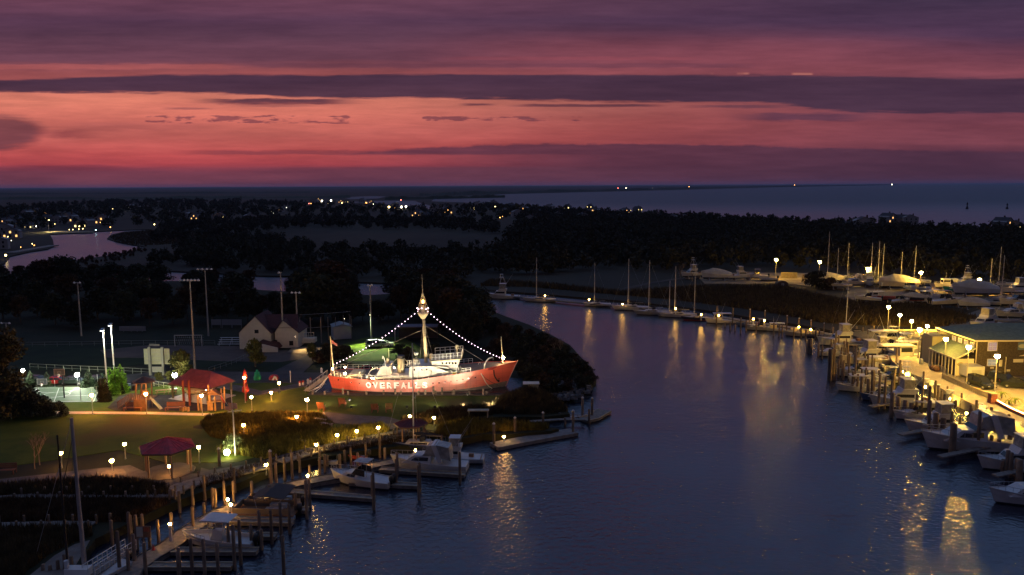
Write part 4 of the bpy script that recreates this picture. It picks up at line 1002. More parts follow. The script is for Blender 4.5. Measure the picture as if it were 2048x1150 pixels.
def bow_rail(L, shz, parent, x0=0.05, h=0.55):
    b = MB(); 
    for sg in (-1, 1):
        pts = []
        for i in range(7):
            x = L*(x0+(0.49-x0)*i/6); z, w_ = shz(x); pts.append((x, sg*w_*.92, z+h)); b.tube([(x, sg*w_*.92, z), (x, sg*w_*.92, z+h)], 0.02, 4)
        b.tube(pts, 0.025, 4)
    return b.build('bow_rail', STEEL, parent)
def outboard(x, y, z, parent, n=1):
    for i in range(n):
        b = MB(); yy = y+(i-(n-1)/2)*0.65; b.lathe((x, yy, z), [(0.12, -0.7), (0.16, -0.1), (0.3, 0), (0.32, 0.4), (0.2, 0.62)], 8); b.build('outboard_motor', BLACK, parent, True)
def boat(kind, L=10, hull='white', tower=False, mastk=1.25, boomcov=True):
    t = empty({'sport': 'sportfishing_boat', 'cruiser': 'cabin_cruiser', 'console': 'center_console_boat', 'sail': 'sailboat', 'pontoon': 'pontoon_boat', 'covered': 'covered_boat', 'work': 'workboat', 'cuddy': 'cuddy_boat', 'skiff': 'skiff'}[kind], (0,0,0))
    tag(t, None, 'sailboat' if kind == 'sail' else 'boat')
    HM = [HULLS[hull], BLACK if hull != 'navy' else HULLS['red'], WHITE]
    if kind == 'sport':
        b, sz = hull_mb(L, L*.32, 1.15, 1.75, .85); b.build('hull', HM, t)
        z = sz(0)[0]-.1; hw = L*.115; a = (-L*.12, L*.24, z-.1, z+1.35, hw, L*.10, .05, .88)
        b = MB(); cab(b, *a); c = b.build('cabin', WHITE, t); cabwin(*a, .48, .86).build('window', GLASS, c)
        a2 = (-L*.14, L*.09, z+1.35, z+2.05, hw*.95, .35, -.1, 1.05); b = MB(); cab(b, *a2); b.build('flybridge', WHITE, t)
        b = MB(); b.box(-L*.13, L*.05, -hw*.85, hw*.85, z+3.65, z+3.74); b.build('hardtop', WHITE, t)
        for sx_ in (-1, 1):
            for xx in (-L*.12, L*.045):
                b = MB(); b.tube([(xx, sx_*hw*.8, z+1.9), (xx, sx_*hw*.75, z+3.66)], 0.04, 5); b.build('top_support', STEEL, t)
        b = MB(); b.add([(L*.05, -hw*.75, z+2.0), (L*.05, hw*.75, z+2.0), (L*.035, hw*.75, z+3.6), (L*.035, -hw*.75, z+3.6)], [(0,1,2,3)])
        for sg in (-1, 1): b.add([(-L*.1, sg*hw*.78, z+2.0), (L*.05, sg*hw*.76, z+2.0), (L*.04, sg*hw*.76, z+3.6), (-L*.1, sg*hw*.78, z+3.6)], [(0,1,2,3)])
        b.build('vinyl_enclosure', CLEARV, t)
        for sg in (-1, 1):
            b = MB(); b.tube([(-L*.02, sg*hw, z+1.6), (-L*.30, sg*hw*1.9, z+1.6+L*.42)], [0.035, 0.012], 5); b.build('outrigger', ALU, t)
        if tower:
            b = MB(); zt_ = z+3.7
            for sx_ in (-1, 1):
                for xx in (-L*.12, L*.04): b.tube([(xx, sx_*hw*.8, zt_), (xx*.3-.1, sx_*hw*.38, zt_+2.0)], 0.04, 5)
            b.box(-.75, .55, -.6, .6, zt_+2.0, zt_+2.08); b.box(-.6, .4, -.5, .5, zt_+3.0, zt_+3.06)
            for sx_ in (-1, 1): b.tube([(-.5, sx_*.45, zt_+2.05), (-.5, sx_*.45, zt_+3.0)], 0.03, 4); b.tube([(.3, sx_*.45, zt_+2.05), (.3, sx_*.45, zt_+3.0)], 0.03, 4)
            b.build('tuna_tower', ALU, t)
        b = MB(); b.box(-L*.47, -L*.45, -L*.12, L*.12, .5, 1.0); b.box(-L*.34, -L*.26, -.4, .4, z-.3, z+.35); b.build('fighting_chair', TEAK, t)
        bow_rail(L, sz, t, .12)
    elif kind == 'cruiser':
        b, sz = hull_mb(L, L*.31, 1.1, 1.6, .85); b.build('hull', HM, t); z = sz(0)[0]-.1; hw = L*.12
        a = (-L*.05, L*.33, z-.05, z+.95, hw, L*.16, .0, .8); b = MB(); cab(b, *a); c = b.build('cabin', WHITE, t); cabwin(*a, .35, .8, .12, .8, False).build('window', GLASS, c)
        b = MB(); b.add([(L*.07, -hw*.85, z+.9), (L*.07, hw*.85, z+.9), (-L*.01, hw*.8, z+1.6), (-L*.01, -hw*.8, z+1.6)], [(0,1,2,3)]); b.build('windscreen', GLASS, t)
        b = MB(); b.prism([(-L*.20, z+.2), (-L*.14, z+.2), (-L*.06, z+2.3), (-L*.12, z+2.3)], -hw, -hw+.12); b.prism([(-L*.20, z+.2), (-L*.14, z+.2), (-L*.06, z+2.3), (-L*.12, z+2.3)], hw-.12, hw); b.box(-L*.12, -L*.06, -hw, hw, z+2.3, z+2.42); b.build('radar_arch', WHITE, t)
        b = MB(); b.prism([(-L*.30, z+.4), (L*.03, z+1.2), (L*.0, z+2.2), (-L*.1, z+2.45), (-L*.28, z+2.1)], -hw*.85, hw*.85); b.build('cockpit_enclosure', CLEARV, t)
        bow_rail(L, sz, t, .1)
    elif kind == 'cuddy':
        b, sz = hull_mb(L, L*.33, .95, 1.6, .9); b.build('hull', HM, t); z = sz(0)[0]-.1; hw = L*.125
        a = (0, L*.34, z-.05, z+.55, hw, L*.14, .0, .75); b = MB(); cab(b, *a); c = b.build('cabin', WHITE, t); cabwin(*a, .3, .8, .15, .7, False).build('window', GLASS, c)
        b = MB(); b.add([(L*.10, -hw*.85, z+.5), (L*.10, hw*.85, z+.5), (L*.03, hw*.8, z+1.15), (L*.03, -hw*.8, z+1.15)], [(0,1,2,3)])
        for sg in (-1, 1): b.add([(L*.10, sg*hw*.85, z+.5), (L*.03, sg*hw*.8, z+1.15), (-L*.12, sg*hw*.85, z+1.05), (-L*.12, sg*hw*.9, z+.3)], [(0,1,2,3)])
        b.build('windscreen', GLASS, t)
        b = MB(); b.box(-L*.17, L*.06, -hw*.85, hw*.85, z+2.0, z+2.06)
        for sg in (-1, 1):
            for xx in (-L*.15, L*.04): b.tube([(xx, sg*hw*.8, z+.3), (xx, sg*hw*.8, z+2.0)], .03, 4)
        b.build('bimini', CLEARV, t); outboard(-L*.52, 0, .95, t, 2); bow_rail(L, sz, t, .1)
    elif kind == 'console':
        b, sz = hull_mb(L, L*.32, .85, 1.45, .9, deckdrop=.3); b.build('hull', HM, t); z = .45
        b = MB(); cab(b, -.5, .7, z, z+1.1, .42, .35, .05, .8); b.build('console', WHITE, t)
        b = MB(); b.add([(.42, -.34, z+1.1), (.42, .34, z+1.1), (.25, .3, z+1.5), (.25, -.3, z+1.5)], [(0,1,2,3)]); b.build('windscreen', GLASS, t)
        b = MB(); b.prism([(-1.35, z+2.15), (1.15, z+2.15), (1.3, z+2.2), (1.1, z+2.27), (-1.3, z+2.27), (-1.5, z+2.2)], -.95, .95); b.build('t_top', WHITE, t)
        for sg in (-1, 1):
            for x0_, x1_ in ((-.45, -.9), (.5, .7)):
                b = MB(); b.tube([(x0_, sg*.45, z), (x1_, sg*.7, z+2.15)], .03, 5); b.build('top_support', ALU, t)
        b = MB(); b.box(-1.4, -.95, -.5, .5, z, z+.8); b.build('leaning_seat', WHITE, t); outboard(-L*.53, 0, .85, t, 2); bow_rail(L, sz, t, .12, .25)
    elif kind == 'sail':
        b, sz = hull_mb(L, L*.30, .95, 1.25, .95, transom=.6, rake=.14, fine=1.7); b.build('hull', HM, t); z = sz(0)[0]-.1; hw = L*.085
        a = (-L*.16, L*.22, z-.05, z+.42, hw, L*.07, .1, .85); b = MB(); cab(b, *a); c = b.build('cabin', WHITE, t); cabwin(*a, .3, .8, .1, .8, False).build('window', GLASS, c)
        H = L*mastk; b = MB(); b.tube([(L*.08, 0, z), (L*.07, 0, z+H)], [.11, .07], 7)
        for zz_ in (.45, .72): b.tube([(L*.075, -L*.08, z+H*zz_), (L*.075, L*.08, z+H*zz_)], .025, 4)
        b.build('mast', ALU, t)
        b = MB(); b.tube([(L*.07, 0, z+1.15), (-L*.30, 0, z+1.1)], .07, 6); bo = b.build('boom', ALU, t)
        if boomcov: b = MB(); b.tube([(L*.07, 0, z+1.5), (L*.03, 0, z+1.36), (-L*.12, 0, z+1.28), (-L*.30, 0, z+1.2)], [.16, .26, .2, .1], 8); b.build('sail_cover', CANV, bo)
        b = MB(); tp = (L*.07, 0, z+H*.985)
        for e in ((L*.48, 0, sz(L*.48)[0]), (-L*.48, 0, sz(-L*.48)[0]), (L*.05, sz(0)[1], z), (L*.05, -sz(0)[1], z)): b.tube([tp, e], .014, 3)
        b.build('rigging', STEEL, t)
        b = MB()
        for sg in (-1, 1):
            pts = []
            for i in range(9):
                x = -L*.46+L*.92*i/8; zz_, w_ = sz(x); pts.append((x, sg*w_*.93, zz_+.6)); b.tube([(x, sg*w_*.93, zz_), (x, sg*w_*.93, zz_+.6)], .015, 3)
            b.tube(pts, .012, 3)
        b.build('lifeline', STEEL, t)
        b = MB(); b.prism([(-L*.1, z+.7), (-L*.02, z+.45), (-L*.02, z+1.1), (-L*.09, z+1.25)], -hw*.9, hw*.9); b.build('spray_hood', CANV, t)
    elif kind == 'pontoon':
        for sg in (-1, 1):
            b = MB(); b.tube([(-L/2, sg*.9, .12), (L*.44, sg*.9, .12), (L*.5, sg*.9, .3)], [.32, .32, .08], 10); b.build('pontoon', STEEL, t, True)
        b = MB(); b.box(-L/2, L*.47, -1.25, 1.25, .45, .55); b.build('deck', TEAK, t)
        b = MB(); 
        for sg in (-1, 1): b.box(-L*.42, L*.42, sg*1.22-.03, sg*1.22+.03, .62, 1.2)
        b.box(L*.40, L*.42, -1.19, 1.19, .62, 1.2); b.build('fence_panel', mat('tan_panel', (0.22, 0.16, 0.10), 0.6), t)
        b = MB(); b.prism([(-L*.36, 2.2), (-L*.05, 2.45), (L*.12, 2.3), (L*.12, 2.36), (-L*.05, 2.52), (-L*.36, 2.27)], -1.15, 1.15); b.build('canopy', mat('dark_canopy', (0.06, 0.045, 0.04), 0.9), t)
        for sg in (-1, 1):
            for xx in (-L*.33, L*.09): b = MB(); b.tube([(xx*.6, sg*1.15, 1.2), (xx, sg*1.1, 2.25)], .025, 4); b.build('canopy_frame', ALU, t)
        b = MB(); b.box(-L*.3, -L*.05, .3, 1.1, .55, 1.05); b.box(-L*.3, -L*.05, -1.1, -.5, .55, 1.0); b.build('bench_seat', WHITE, t); outboard(-L*.53, 0, .7, t)
    elif kind == 'covered':
        b, sz = hull_mb(L, L*.32, 1.1, 1.5, .9); b.build('hull', HM, t); b = MB(); n = 9; vs = []
        for i in range(n):
            x = -L*.495+L*.98*i/(n-1); z, w_ = sz(x); pk = z+.25+1.35*math.sin(min(1, (i+.7)/(n*.55))*math.pi/2)*(1 if i < 6 else (n-1-i)/3.0*.8+.1)
            vs += [(x, -w_-.03, z-.15), (x, -w_*.5, (z+pk)/2+.15), (x, 0, pk), (x, w_*.5, (z+pk)/2+.15), (x, w_+.03, z-.15)]
        fs = [(i*5+k, (i+1)*5+k, (i+1)*5+k+1, i*5+k+1) for i in range(n-1) for k in range(4)]+[(0,1,2,3,4), tuple((n-1)*5+k for k in (4,3,2,1,0))]
        b.add(vs, fs); b.build('tarpaulin', CANVW, t)
    elif kind == 'work':
        b, sz = hull_mb(L, L*.32, 1.0, 1.7, .8); b.build('hull', HM, t); z = sz(0)[0]-.1; hw = L*.11
        a = (-L*.02, L*.24, z-.1, z+2.0, hw, .25, .0, .95); b = MB(); cab(b, *a); b.box(-L*.30, L*.24, -hw*1.05, hw*1.05, z+2.0, z+2.1); c = b.build('wheelhouse', WHITE, t); cabwin(*a, .5, .85).build('window', GLASS, c)
        for sg in (-1, 1): b = MB(); b.tube([(-L*.29, sg*hw, z-.2), (-L*.29, sg*hw, z+2.0)], .035, 4); b.build('roof_post', STEEL, t)
        b = MB(); b.tube([(L*.1, 0, z+2.1), (L*.1, 0, z+4.4)], [.04, .02], 5); b.tube([(L*.02, .6, z+2.1), (-L*.1, .9, z+5.5)], [.03, .012], 4); b.build('antenna', ALU, t); bow_rail(L, sz, t, .15)
    elif kind == 'skiff':
        b, sz = hull_mb(L, L*.34, .6, 1.3, .9, deckdrop=.25); b.build('hull', HM, t); b = MB()
        for xx in (-.3, .12): b.box(L*xx, L*xx+.3, -L*.13, L*.13, .38, .45)
        b.build('thwart', TEAK, t); outboard(-L*.53, 0, .65, t)
    return t
BOATS = {}
def put_boat(kind, px, py, L, rz, label, group=None, z=0.0, hull='white', **kw):
    """px, py: the pixel of the waterline (or keel) midpoint; rz 0 = bow to the right"""
    if group and 'marina side' in group and L < 15: L *= .88
    q = P(px, py, z); key = (kind, hull, tuple(sorted(kw.items())))
    if key not in BOATS:
        L0 = {'sport': 12, 'cruiser': 10, 'console': 7, 'sail': 10, 'pontoon': 7, 'covered': 9, 'work': 10, 'cuddy': 8, 'skiff': 5}[kind]
        BOATS[key] = (Proto(boat(kind, L0, hull, **kw)), L0)
    p, L0 = BOATS[key]
    return p.place(q, R(rz), label, group, L/L0)
# ------------------------------------------------------------------ lamps and park furniture
WARM, YEL, SOD, WHT = (1.0, 0.40, 0.09), (1.0, 0.62, 0.15), (1.0, 0.56, 0.08), (1.0, 0.95, 0.80)
def glow(col, s, tagn): return emat('lamp_glow_%s_%d' % (tagn, s), col, s)
LPROTO = {}
def path_lamp(px, py, yt, label, col, tagn, s, r=0.20, group='path lamps in the park', z=ZA, pole=None, thin=0.05, name='path_lamp'):
    """globe on a slim post; yt is the globe's row, py the foot's"""
    q = P(px, py, z); h = top_z(px, yt, q)-z; key = (tagn, s, r, thin, name)
    t = empty(name, q, 0, label, 'lamp', group)
    b = MB(); b.tube([(0,0,0),(0,0,h-r)], [thin*1.2, thin], 7); b.lathe((0,0,0), [(thin*2.2, 0), (thin*2, .25), (thin, .35)], 8); b.build('post', pole or STEEL, t)
    if key not in LPROTO: m = MB(); m.ball((0,0,0), r, 8); LPROTO[key] = (m.build('globe', glow(col, s, tagn), t, True)).data; g = COL.objects['globe'] if False else [o for o in COL.objects if o.data is LPROTO[key]][0]
    else: g = bpy.data.objects.new('globe', LPROTO[key]); COL.objects.link(g); g.parent = t
    g.location = (0, 0, h)
    b = MB(); b.lathe((0,0,h+r*.75), [(r*.75, 0), (r*.55, r*.35), (.02, r*.6)], 8); b.build('cap', BLACK, t)
    return t
PL = [  # x, base row, globe row, label, colour, strength, radius
 (48,776,741,'white globe lamp at the far left corner of the court',WHT,'w',150,.26),(156,775,749,'white globe lamp behind the middle of the court',WHT,'w',220,.30),(351,778,750,'white globe lamp beside the pavilion gable',WHT,'w',220,.30),
 (186,829,790,'warm lamp on the lawn path below the court',WARM,'o',130,.17),(294,829,788,'warm lamp in front of the play tower',WARM,'o',130,.17),(405,831,791,'warm lamp in front of the wooden climbing frame',WARM,'o',110,.17),
 (491,806,755,'warm lamp standing against the red channel buoy',WARM,'o',130,.17),(504,822,794,'warm lamp on a pale post between flag and buoy',WARM,'o',130,.17),(543,802,785,'warm lamp on the grass right of the red buoy',WARM,'o',120,.17),
 (559,787,766,'warm lamp nearest the painted mushroom seat',WARM,'o',120,.17),(615,829,799,'bright warm lamp on the lawn beside the ship',WARM,'o',260,.20),(594,850,833,'warm lamp behind the crest of the grassy mound',WARM,'o',130,.17),
 (488,872,850,'warm lamp among the mound grasses by the flagpole',WARM,'o',110,.17),(124,936,906,'warm lamp left of the foreground mast',WARM,'o',120,.18),(225,946,921,'brightest warm lamp on the plaza edge',WARM,'o',200,.20),
 (251,918,888,'yellow lamp on the lawn behind the gazebo',YEL,'y',90,.17),(399,926,894,'yellow lamp at the right side of the gazebo',YEL,'y',100,.17),(340,952,932,'warm lamp under the gazebo roof edge',WARM,'o',120,.17),
 (533,950,929,'yellow lamp where the shore path bends',YEL,'y',110,.16),(633,906,889,'yellow lamp on the shore path, first right of the lit shrub',YEL,'y',110,.16),(675,888,870,'yellow lamp on the shore path beside the timber rail',YEL,'y',110,.16),
 (714,879,862,'yellow lamp midway along the shore path',YEL,'y',120,.16),(757,872,855,'yellow lamp just left of the small red shelter',YEL,'y',130,.16),(820,848,832,'yellow lamp above the small red shelter roof',YEL,'y',120,.16),(868,852,835,'yellow lamp right of the tall slim mast',YEL,'y',120,.16)]
for x_, yb, yt, l, c, tn, s, r in PL: path_lamp(x_, yb, yt, l, c, tn, int(s*(1.7 if tn == 'o' else 1.3)*(4.0 if yb in (829, 831) and x_ < 600 else 1.8 if yb in (822, 802, 829) else .6 if yb in (946, 952, 936) else 1)), r*1.4)
# unlit thin posts by the court, tall court lights
def court_light(px, py, yt, label, e=2600):
    q = P(px, py, ZA); h = top_z(px, yt, q)-ZA; t = empty('court_light', q, 0, label, 'light pole', 'tall court lights')
    b = MB(); b.tube([(0,0,0),(0,0,h)], [.16, .11], 8); b.build('pole', mat('pale_concrete_pole', (0.6, 0.6, 0.55), 0.5), t)
    b = MB(); b.beam((0,-.75,h+.15), (0,.1,h+.35), .5, .2); b.build('lamp_head', STEEL, t)
    b = MB(); b.box(-.2, .2, -.68, -.1, h+.0, h+.04); b.build('lens', emat('court_lens', (0.92, 1.0, 0.85), 20), t)
    l = bpy.data.lights.new('court', 'SPOT'); l.energy = e; l.color = (0.97, 1.0, 0.78); l.spot_size = R(122); l.spot_blend = 0.5; l.shadow_soft_size = 0.2
    o = bpy.data.objects.new('court_lamp', l); COL.objects.link(o); o.parent = t; o.location = (0, -.62, h-.05); o.rotation_euler = Vector((-.3, .35, -1)).to_track_quat('-Z', 'Y').to_euler()
court_light(216, 797, 661, 'left of two tall court lights behind the arborvitae', 6500); court_light(231, 779, 651, 'right of two tall court lights, the taller one', 6500)
# sports field floodlight poles (unlit)
def field_pole(px, py, yt, label, nl=6, wide=3.4, col=None, rot=0):
    q = P(px, py, ZA); h = top_z(px, yt, q)-ZA; t = empty('field_light_pole', q, R(rot), label, 'light pole', 'unlit sports field light poles')
    b = MB(); b.tube([(0,0,0),(0,0,h)], [.24, .12], 8); b.build('pole', col or mat('field_pole_steel', (0.36, 0.33, 0.28), 0.6), t)
    b = MB(); b.beam((-wide/2,0,h), (wide/2,0,h), .12); b.build('crossarm', STEEL, t)
    for i in range(nl):
        x_ = -wide/2+wide*i/(max(1, nl-1)); b = MB(); b.lathe((x_, -.25, h-.05), [(.08, .3), (.26, .1), (.3, -.1), (.28, -.12)], 8); b.build('floodlight', ALU, t)
for a in [(390,740,560,'tallest field light pole, bank of six lamps, behind the pavilion',6,3.6),(417,672,538,'thin field light pole left of the boathouse',4,3.4),(567,692,545,'slim light pole in front of the boathouse gables',1,.6),
 (596,688,585,'light pole with lit base at the boathouse corner',3,1.8),(743,684,570,'lone light pole at the top of the lit outfield',2,.8),(163,672,565,'dim light pole at the back of the left field',2,1.4),(14,672,646,'short twin lamp pole above the left evergreen',2,2.0)]:
    field_pole(a[0], a[1], a[2], a[3], a[4], a[5])
# small lit lamps on the field side
def spot_at(t, loc, tgt, e, col, ang=120):
    l = bpy.data.lights.new('spot', 'SPOT'); l.energy = e; l.color = col; l.spot_size = R(ang); l.spot_blend = 0.7; l.shadow_soft_size = 0.3
    o = bpy.data.objects.new('lamp', l); COL.objects.link(o); o.parent = t; o.location = loc
    o.rotation_euler = (Vector(tgt)-Vector(loc)).to_track_quat('-Z', 'Y').to_euler()
def wall_light(px, py, h, label, e, col, tgt=(0, -4, 0), z=ZA, ang=105):
    q = P(px, py, z); t = empty('security_light', q, 0, label, 'light'); b = MB(); b.tube([(0,0,0),(0,0,h)], .06, 6); b.build('post', STEEL, t)
    b = MB(); b.box(-.15, .15, -.3, .05, h, h+.15); b.build('lamp_head', STEEL, t); b = MB(); b.box(-.1, .1, -.25, 0, h-.03, h-.004); b.build('lens', emat('sec_lens', (1, .8, .5), 30), t); spot_at(t, (0, -.15, h-.08), tgt, e, col, ang)
wall_light(742, 688, 7.0, 'floodlight on a post lighting the green outfield behind the ship', 26000, (0.8, 1.0, 0.5), (1, -4.5, 0))
wall_light(592, 699, 3.0, 'security lamp lighting the gravel forecourt of the boathouse', 4500, (1.0, 0.66, 0.25), (5, -3, 0))
wall_light(690, 660, 3.0, 'small wall lamp beside the pale shed', 60, (1.0, 0.9, 0.7), (0, -3, 1))

# pavilion with a hipped red roof and a gablet
def pavilion():
    q = P(405, 795, ZA); t = empty('picnic_pavilion', q, R(-24), 'open picnic pavilion with a hipped red metal roof', 'pavilion'); k = mpp(q)
    W, D, e, hgt = 4.6, 3.3, 2.75, 5.0
    b = MB(); g = 1.3; rx = W-2.2
    vs = [(-W,-D,e),(W,-D,e),(W,D,e),(-W,D,e),(-rx,0,hgt),(rx,0,hgt),(-rx-.9,-1.15,hgt-1.15),(-rx-.9,1.15,hgt-1.15)]
    b.add(vs, [(0,1,5,4,6),(1,2,5),(2,3,7,4,5),(3,0,6,7)]); b.add([(v[0], v[1], v[2]-.12) for v in vs[:4]], [(3,2,1,0)])
    for i in range(4): p, r_ = Vector(vs[i]), Vector(vs[(i+1)%4]); b.beam(p-Vector((0,0,.06)), r_-Vector((0,0,.06)), .1, .18, 1)
    for i in range(26):
        x_ = -W+.2+(2*W-.4)*i/25; f = max(0, min(1, (W-abs(x_))/(W-rx))); b.beam((x_, -D, e+.03), (x_, -D*(1-f), e+(hgt-e)*f+.03), .04, .05, 0)
    for i in range(16):
        y_ = -D+.2+(2*D-.4)*i/15; f = min(.5, 1-abs(y_)/D)
        b.beam((-W, y_, e+.03), (-W+(W-rx)*f*.98, y_, e+(hgt-e)*f+.03), .04, .05, 0)
    b.build('roof', [mat('pavilion_roof_red', (0.27, 0.055, 0.045), .55, var=.2), BROWN], t)
    b = MB(); b.add([(-rx-.93,-1.15,hgt-1.15),(-rx-.93,1.15,hgt-1.15),(-rx-.03,0,hgt-.02)], [(0,1,2)][::1]); b.build('gable_panel', mat('gable_tan', (0.45, 0.36, 0.28), 0.7), t)
    for x_ in (-W+.6, 0, W-.6):
        for y_ in (-D+.5, D-.5): b = MB(); b.beam((x_, y_, 0), (x_, y_, e), .24); b.build('post', mat('olive_post', (0.14, 0.12, 0.05), 0.7), t)
    b = MB(); b.box(-W, W, -D, D, .02, .14); b.build('slab', mat('pavilion_slab', (0.45, 0.42, 0.38), 0.8, var=0.1), t)
    b = MB(); b.ball((W-.7, -D+.4, e-.3), .10, 6); b.build('lamp', emat('pav_lamp', (1.0, .8, .5), 250), t)
    b = MB(); b.ball((0, 0, e-.3), .12, 6); b.build('lamp', emat('pav_lamp2', (1.0, .75, .4), 200), t)
    return t
pavilion()
put_boat('skiff', 400, 786, 5.0, 200, 'pale rowing boat on display under the pavilion roof', z=ZA+.25, hull='cream')
b = MB(); q = P(399, 783, ZA); b.box(-3.0, 2.4, -.06, .06, .2, 2.1); o = b.build('display_screen', mat('lit_tan_screen', (0.65, 0.48, 0.30), 0.8, var=0.1)); o.location = q+Vector((0, 1.2, 0)); tag(o, 'tan screen wall glowing inside the picnic pavilion', 'screen')
# gazebo
def gazebo(px, py, row_eave, row_top, halfw_px, label, posts=6, m=ROOFR):
    q = P(px, py, ZA); k = mpp(q); r = halfw_px*k; e = top_z(px, row_eave, (q.x, q.y-r*.8, ZA))-ZA; h = top_z(px, row_top, q)-ZA
    t = empty('gazebo', q, 0, label, 'gazebo'); b = MB(); n = 6; off = math.pi/6*0
    ring = [(r*math.cos(off+6.283*i/n), r*math.sin(off+6.283*i/n), e) for i in range(n)]; b.add(ring+[(0, 0, h)], [(i, (i+1)%n, n) for i in range(n)]); b.add([(a, c, d-.12) for a, c, d in ring], [tuple(range(n-1, -1, -1))], 1)
    for i in range(n):
        b.beam(Vector(ring[i])-Vector((0,0,.06)), Vector(ring[(i+1)%n])-Vector((0,0,.06)), .08, .2, 1); b.beam(ring[i], (0, 0, h+.02), .09, .08, 0)
        for j in range(1, 6):
            p = Vector(ring[i]).lerp(Vector(ring[(i+1)%n]), j/6); f = 1-abs(j/6-.5)*2; b.beam(p+Vector((0,0,.02)), p.lerp(Vector((0,0,h)), f*.92)+Vector((0,0,.02)), .035, .04, 0)
    b.build('roof', [m, BROWN], t)
    for i in range(n): p = Vector(ring[i])*.80; b = MB(); b.beam((p.x, p.y, 0), (p.x, p.y, e-.05), .2); b.build('post', mat('gazebo_post', (0.30, 0.19, 0.11), 0.7), t)
    b = MB(); b.lathe((0,0,0), [(r*.9, 0), (r*.9, .14), (.1, .15)], 12); b.build('floor', MATS['path_concrete'], t); return t
gazebo(338, 944, 908, 874, 56, 'six sided gazebo with a bright red roof on the plaza')
gazebo(822, 878, 855, 838, 34, 'small dim red roofed shelter beside the tall slim mast', m=mat('dull_red_roof', (0.14, 0.012, 0.012), .7))
# flagpole with yard, and its flag
q = P(471, 912, ZA); t = empty('flagpole', q, 0, 'white nautical flagpole with a yardarm beside the lit shrub', 'flagpole'); h = top_z(469, 779, q)-ZA; hy = top_z(470, 824, q)-ZA; k = mpp(q)
b = MB(); b.tube([(0,0,0),(-.05,0,hy+.3)], [.11, .09], 8); b.tube([(-.1,0,hy-.5),(-.15,0,h)], [.06, .04], 6); b.build('pole', mat('white_pole', (0.6, 0.6, 0.6), 0.5), t)
b = MB(); b.beam((-11*k, 0, hy), (17*k, 0, hy+.25), .09); b.build('yardarm', MATS['white_pole'], t); b = MB(); b.tube([(-.1,.05,hy-.1),(-1.5,.1,hy+2.2)], .03, 5); b.build('gaff', MATS['white_pole'], t)
b = MB(); vs = []; n_ = 12; FS = bpy.data.materials.new('striped_flag'); FS.use_nodes = True; E.nt = FS.node_tree; tcn = FS.node_tree.nodes.new('ShaderNodeTexCoord'); sp_n = FS.node_tree.nodes.new('ShaderNodeSeparateXYZ'); FS.node_tree.links.new(tcn.outputs['Object'], sp_n.inputs[0])
zf = E(sp_n.outputs[2]); xf = E(sp_n.outputs[0]); stp = ((zf*7.5).f('FRACT')).f('GREATER_THAN', 0.5); can = xf.f('LESS_THAN', -0.62)*zf.f('GREATER_THAN', hy+.78)
FS.node_tree.links.new(mixc(can, mixc(stp, (0.42, 0.05, 0.05), (0.5, 0.47, 0.45)), (0.03, 0.04, 0.12)), FS.node_tree.nodes['Principled BSDF'].inputs['Base Color'])
for i in range(n_+1):
    x_ = -1.15+1.75*i/n_; vs += [(x_, .12*math.sin(i*.8), hy+.32-.12*math.sin(i*.5)), (x_, .12*math.sin(i*.8+.4), hy+1.32-.1*i/n_)]
b.add(vs, [(2*i, 2*i+2, 2*i+3, 2*i+1) for i in range(n_)]); b.build('flag', FS, t)
q = P(457, 915, ZA); fl = floodlight('ground floodlight glaring into the pale feathery shrub', (q.x, q.y-.4, ZA+.75), (q.x+1.0, q.y+2.4, ZA+2.0), 5000, (0.9, 1.0, 0.55), 140, .6)
b = MB(); b.ball((0, -.1, .15), .42, 8); b.build('lens', emat('lens_glare', (1.0, 0.95, 0.5), 60), fl)  # oversized glowing ball standing for the glare, much larger than the lens

# channel buoys and painted park ornaments
def can_buoy(px, py, yt, m, label, pointy=True, fat=0.62):
    q = P(px, py, ZA); h = top_z(px, yt, q)-ZA; t = empty('channel_buoy', q, 0, label, 'buoy'); b = MB(); r = fat
    if pointy: b.lathe((0,0,0), [(r*.35, 0), (r*.3, h*.25), (r, h*.3), (r*.95, h*.42), (r*.35, h*.46), (r*.3, h*.66), (r*.75, h*.7), (r*.6, h*.85), (.03, h)], 12)
    else: b.lathe((0,0,0), [(r*.9, 0), (r, h*.3), (r*.75, h*.5), (r*.7, h*.78), (r*.35, h*.8), (r*.3, h)], 12)
    b.build('float_body', m, t, True); b = MB()
    for a in range(4): b.beam((r*.5*math.cos(a*1.57), r*.5*math.sin(a*1.57), h*.44), (r*.5*math.cos(a*1.57), r*.5*math.sin(a*1.57), h*.7), .06)
    b.build('cage', m, t)
can_buoy(492, 802, 737, RED, 'tall red lattice channel buoy standing on the lawn'); can_buoy(515, 760, 740, mat('buoy_green', (0.01, 0.28, 0.10), 0.5), 'green channel buoy on the grass beyond the red one', False, .75)
q = P(548, 759, ZA); t = empty('mushroom_seat', q, 0, 'red and white domed ornament on the grass by the car park', 'ornament'); b = MB(); b.lathe((0,0,0), [(.95, 0), (1.0, .35), (.7, .85), (.05, 1.05)], 14); b.build('dome', RED, t, True)
b = MB(); b.prism([(-.2, 0), (.35, 1.0), (.75, .75), (1.0, 0), (.75, 0), (.5, .6), (.2, 0)], -1.02, -.96); b.build('white_stripe', mat('ornament_white', (0.7, 0.7, 0.65), 0.5), t)
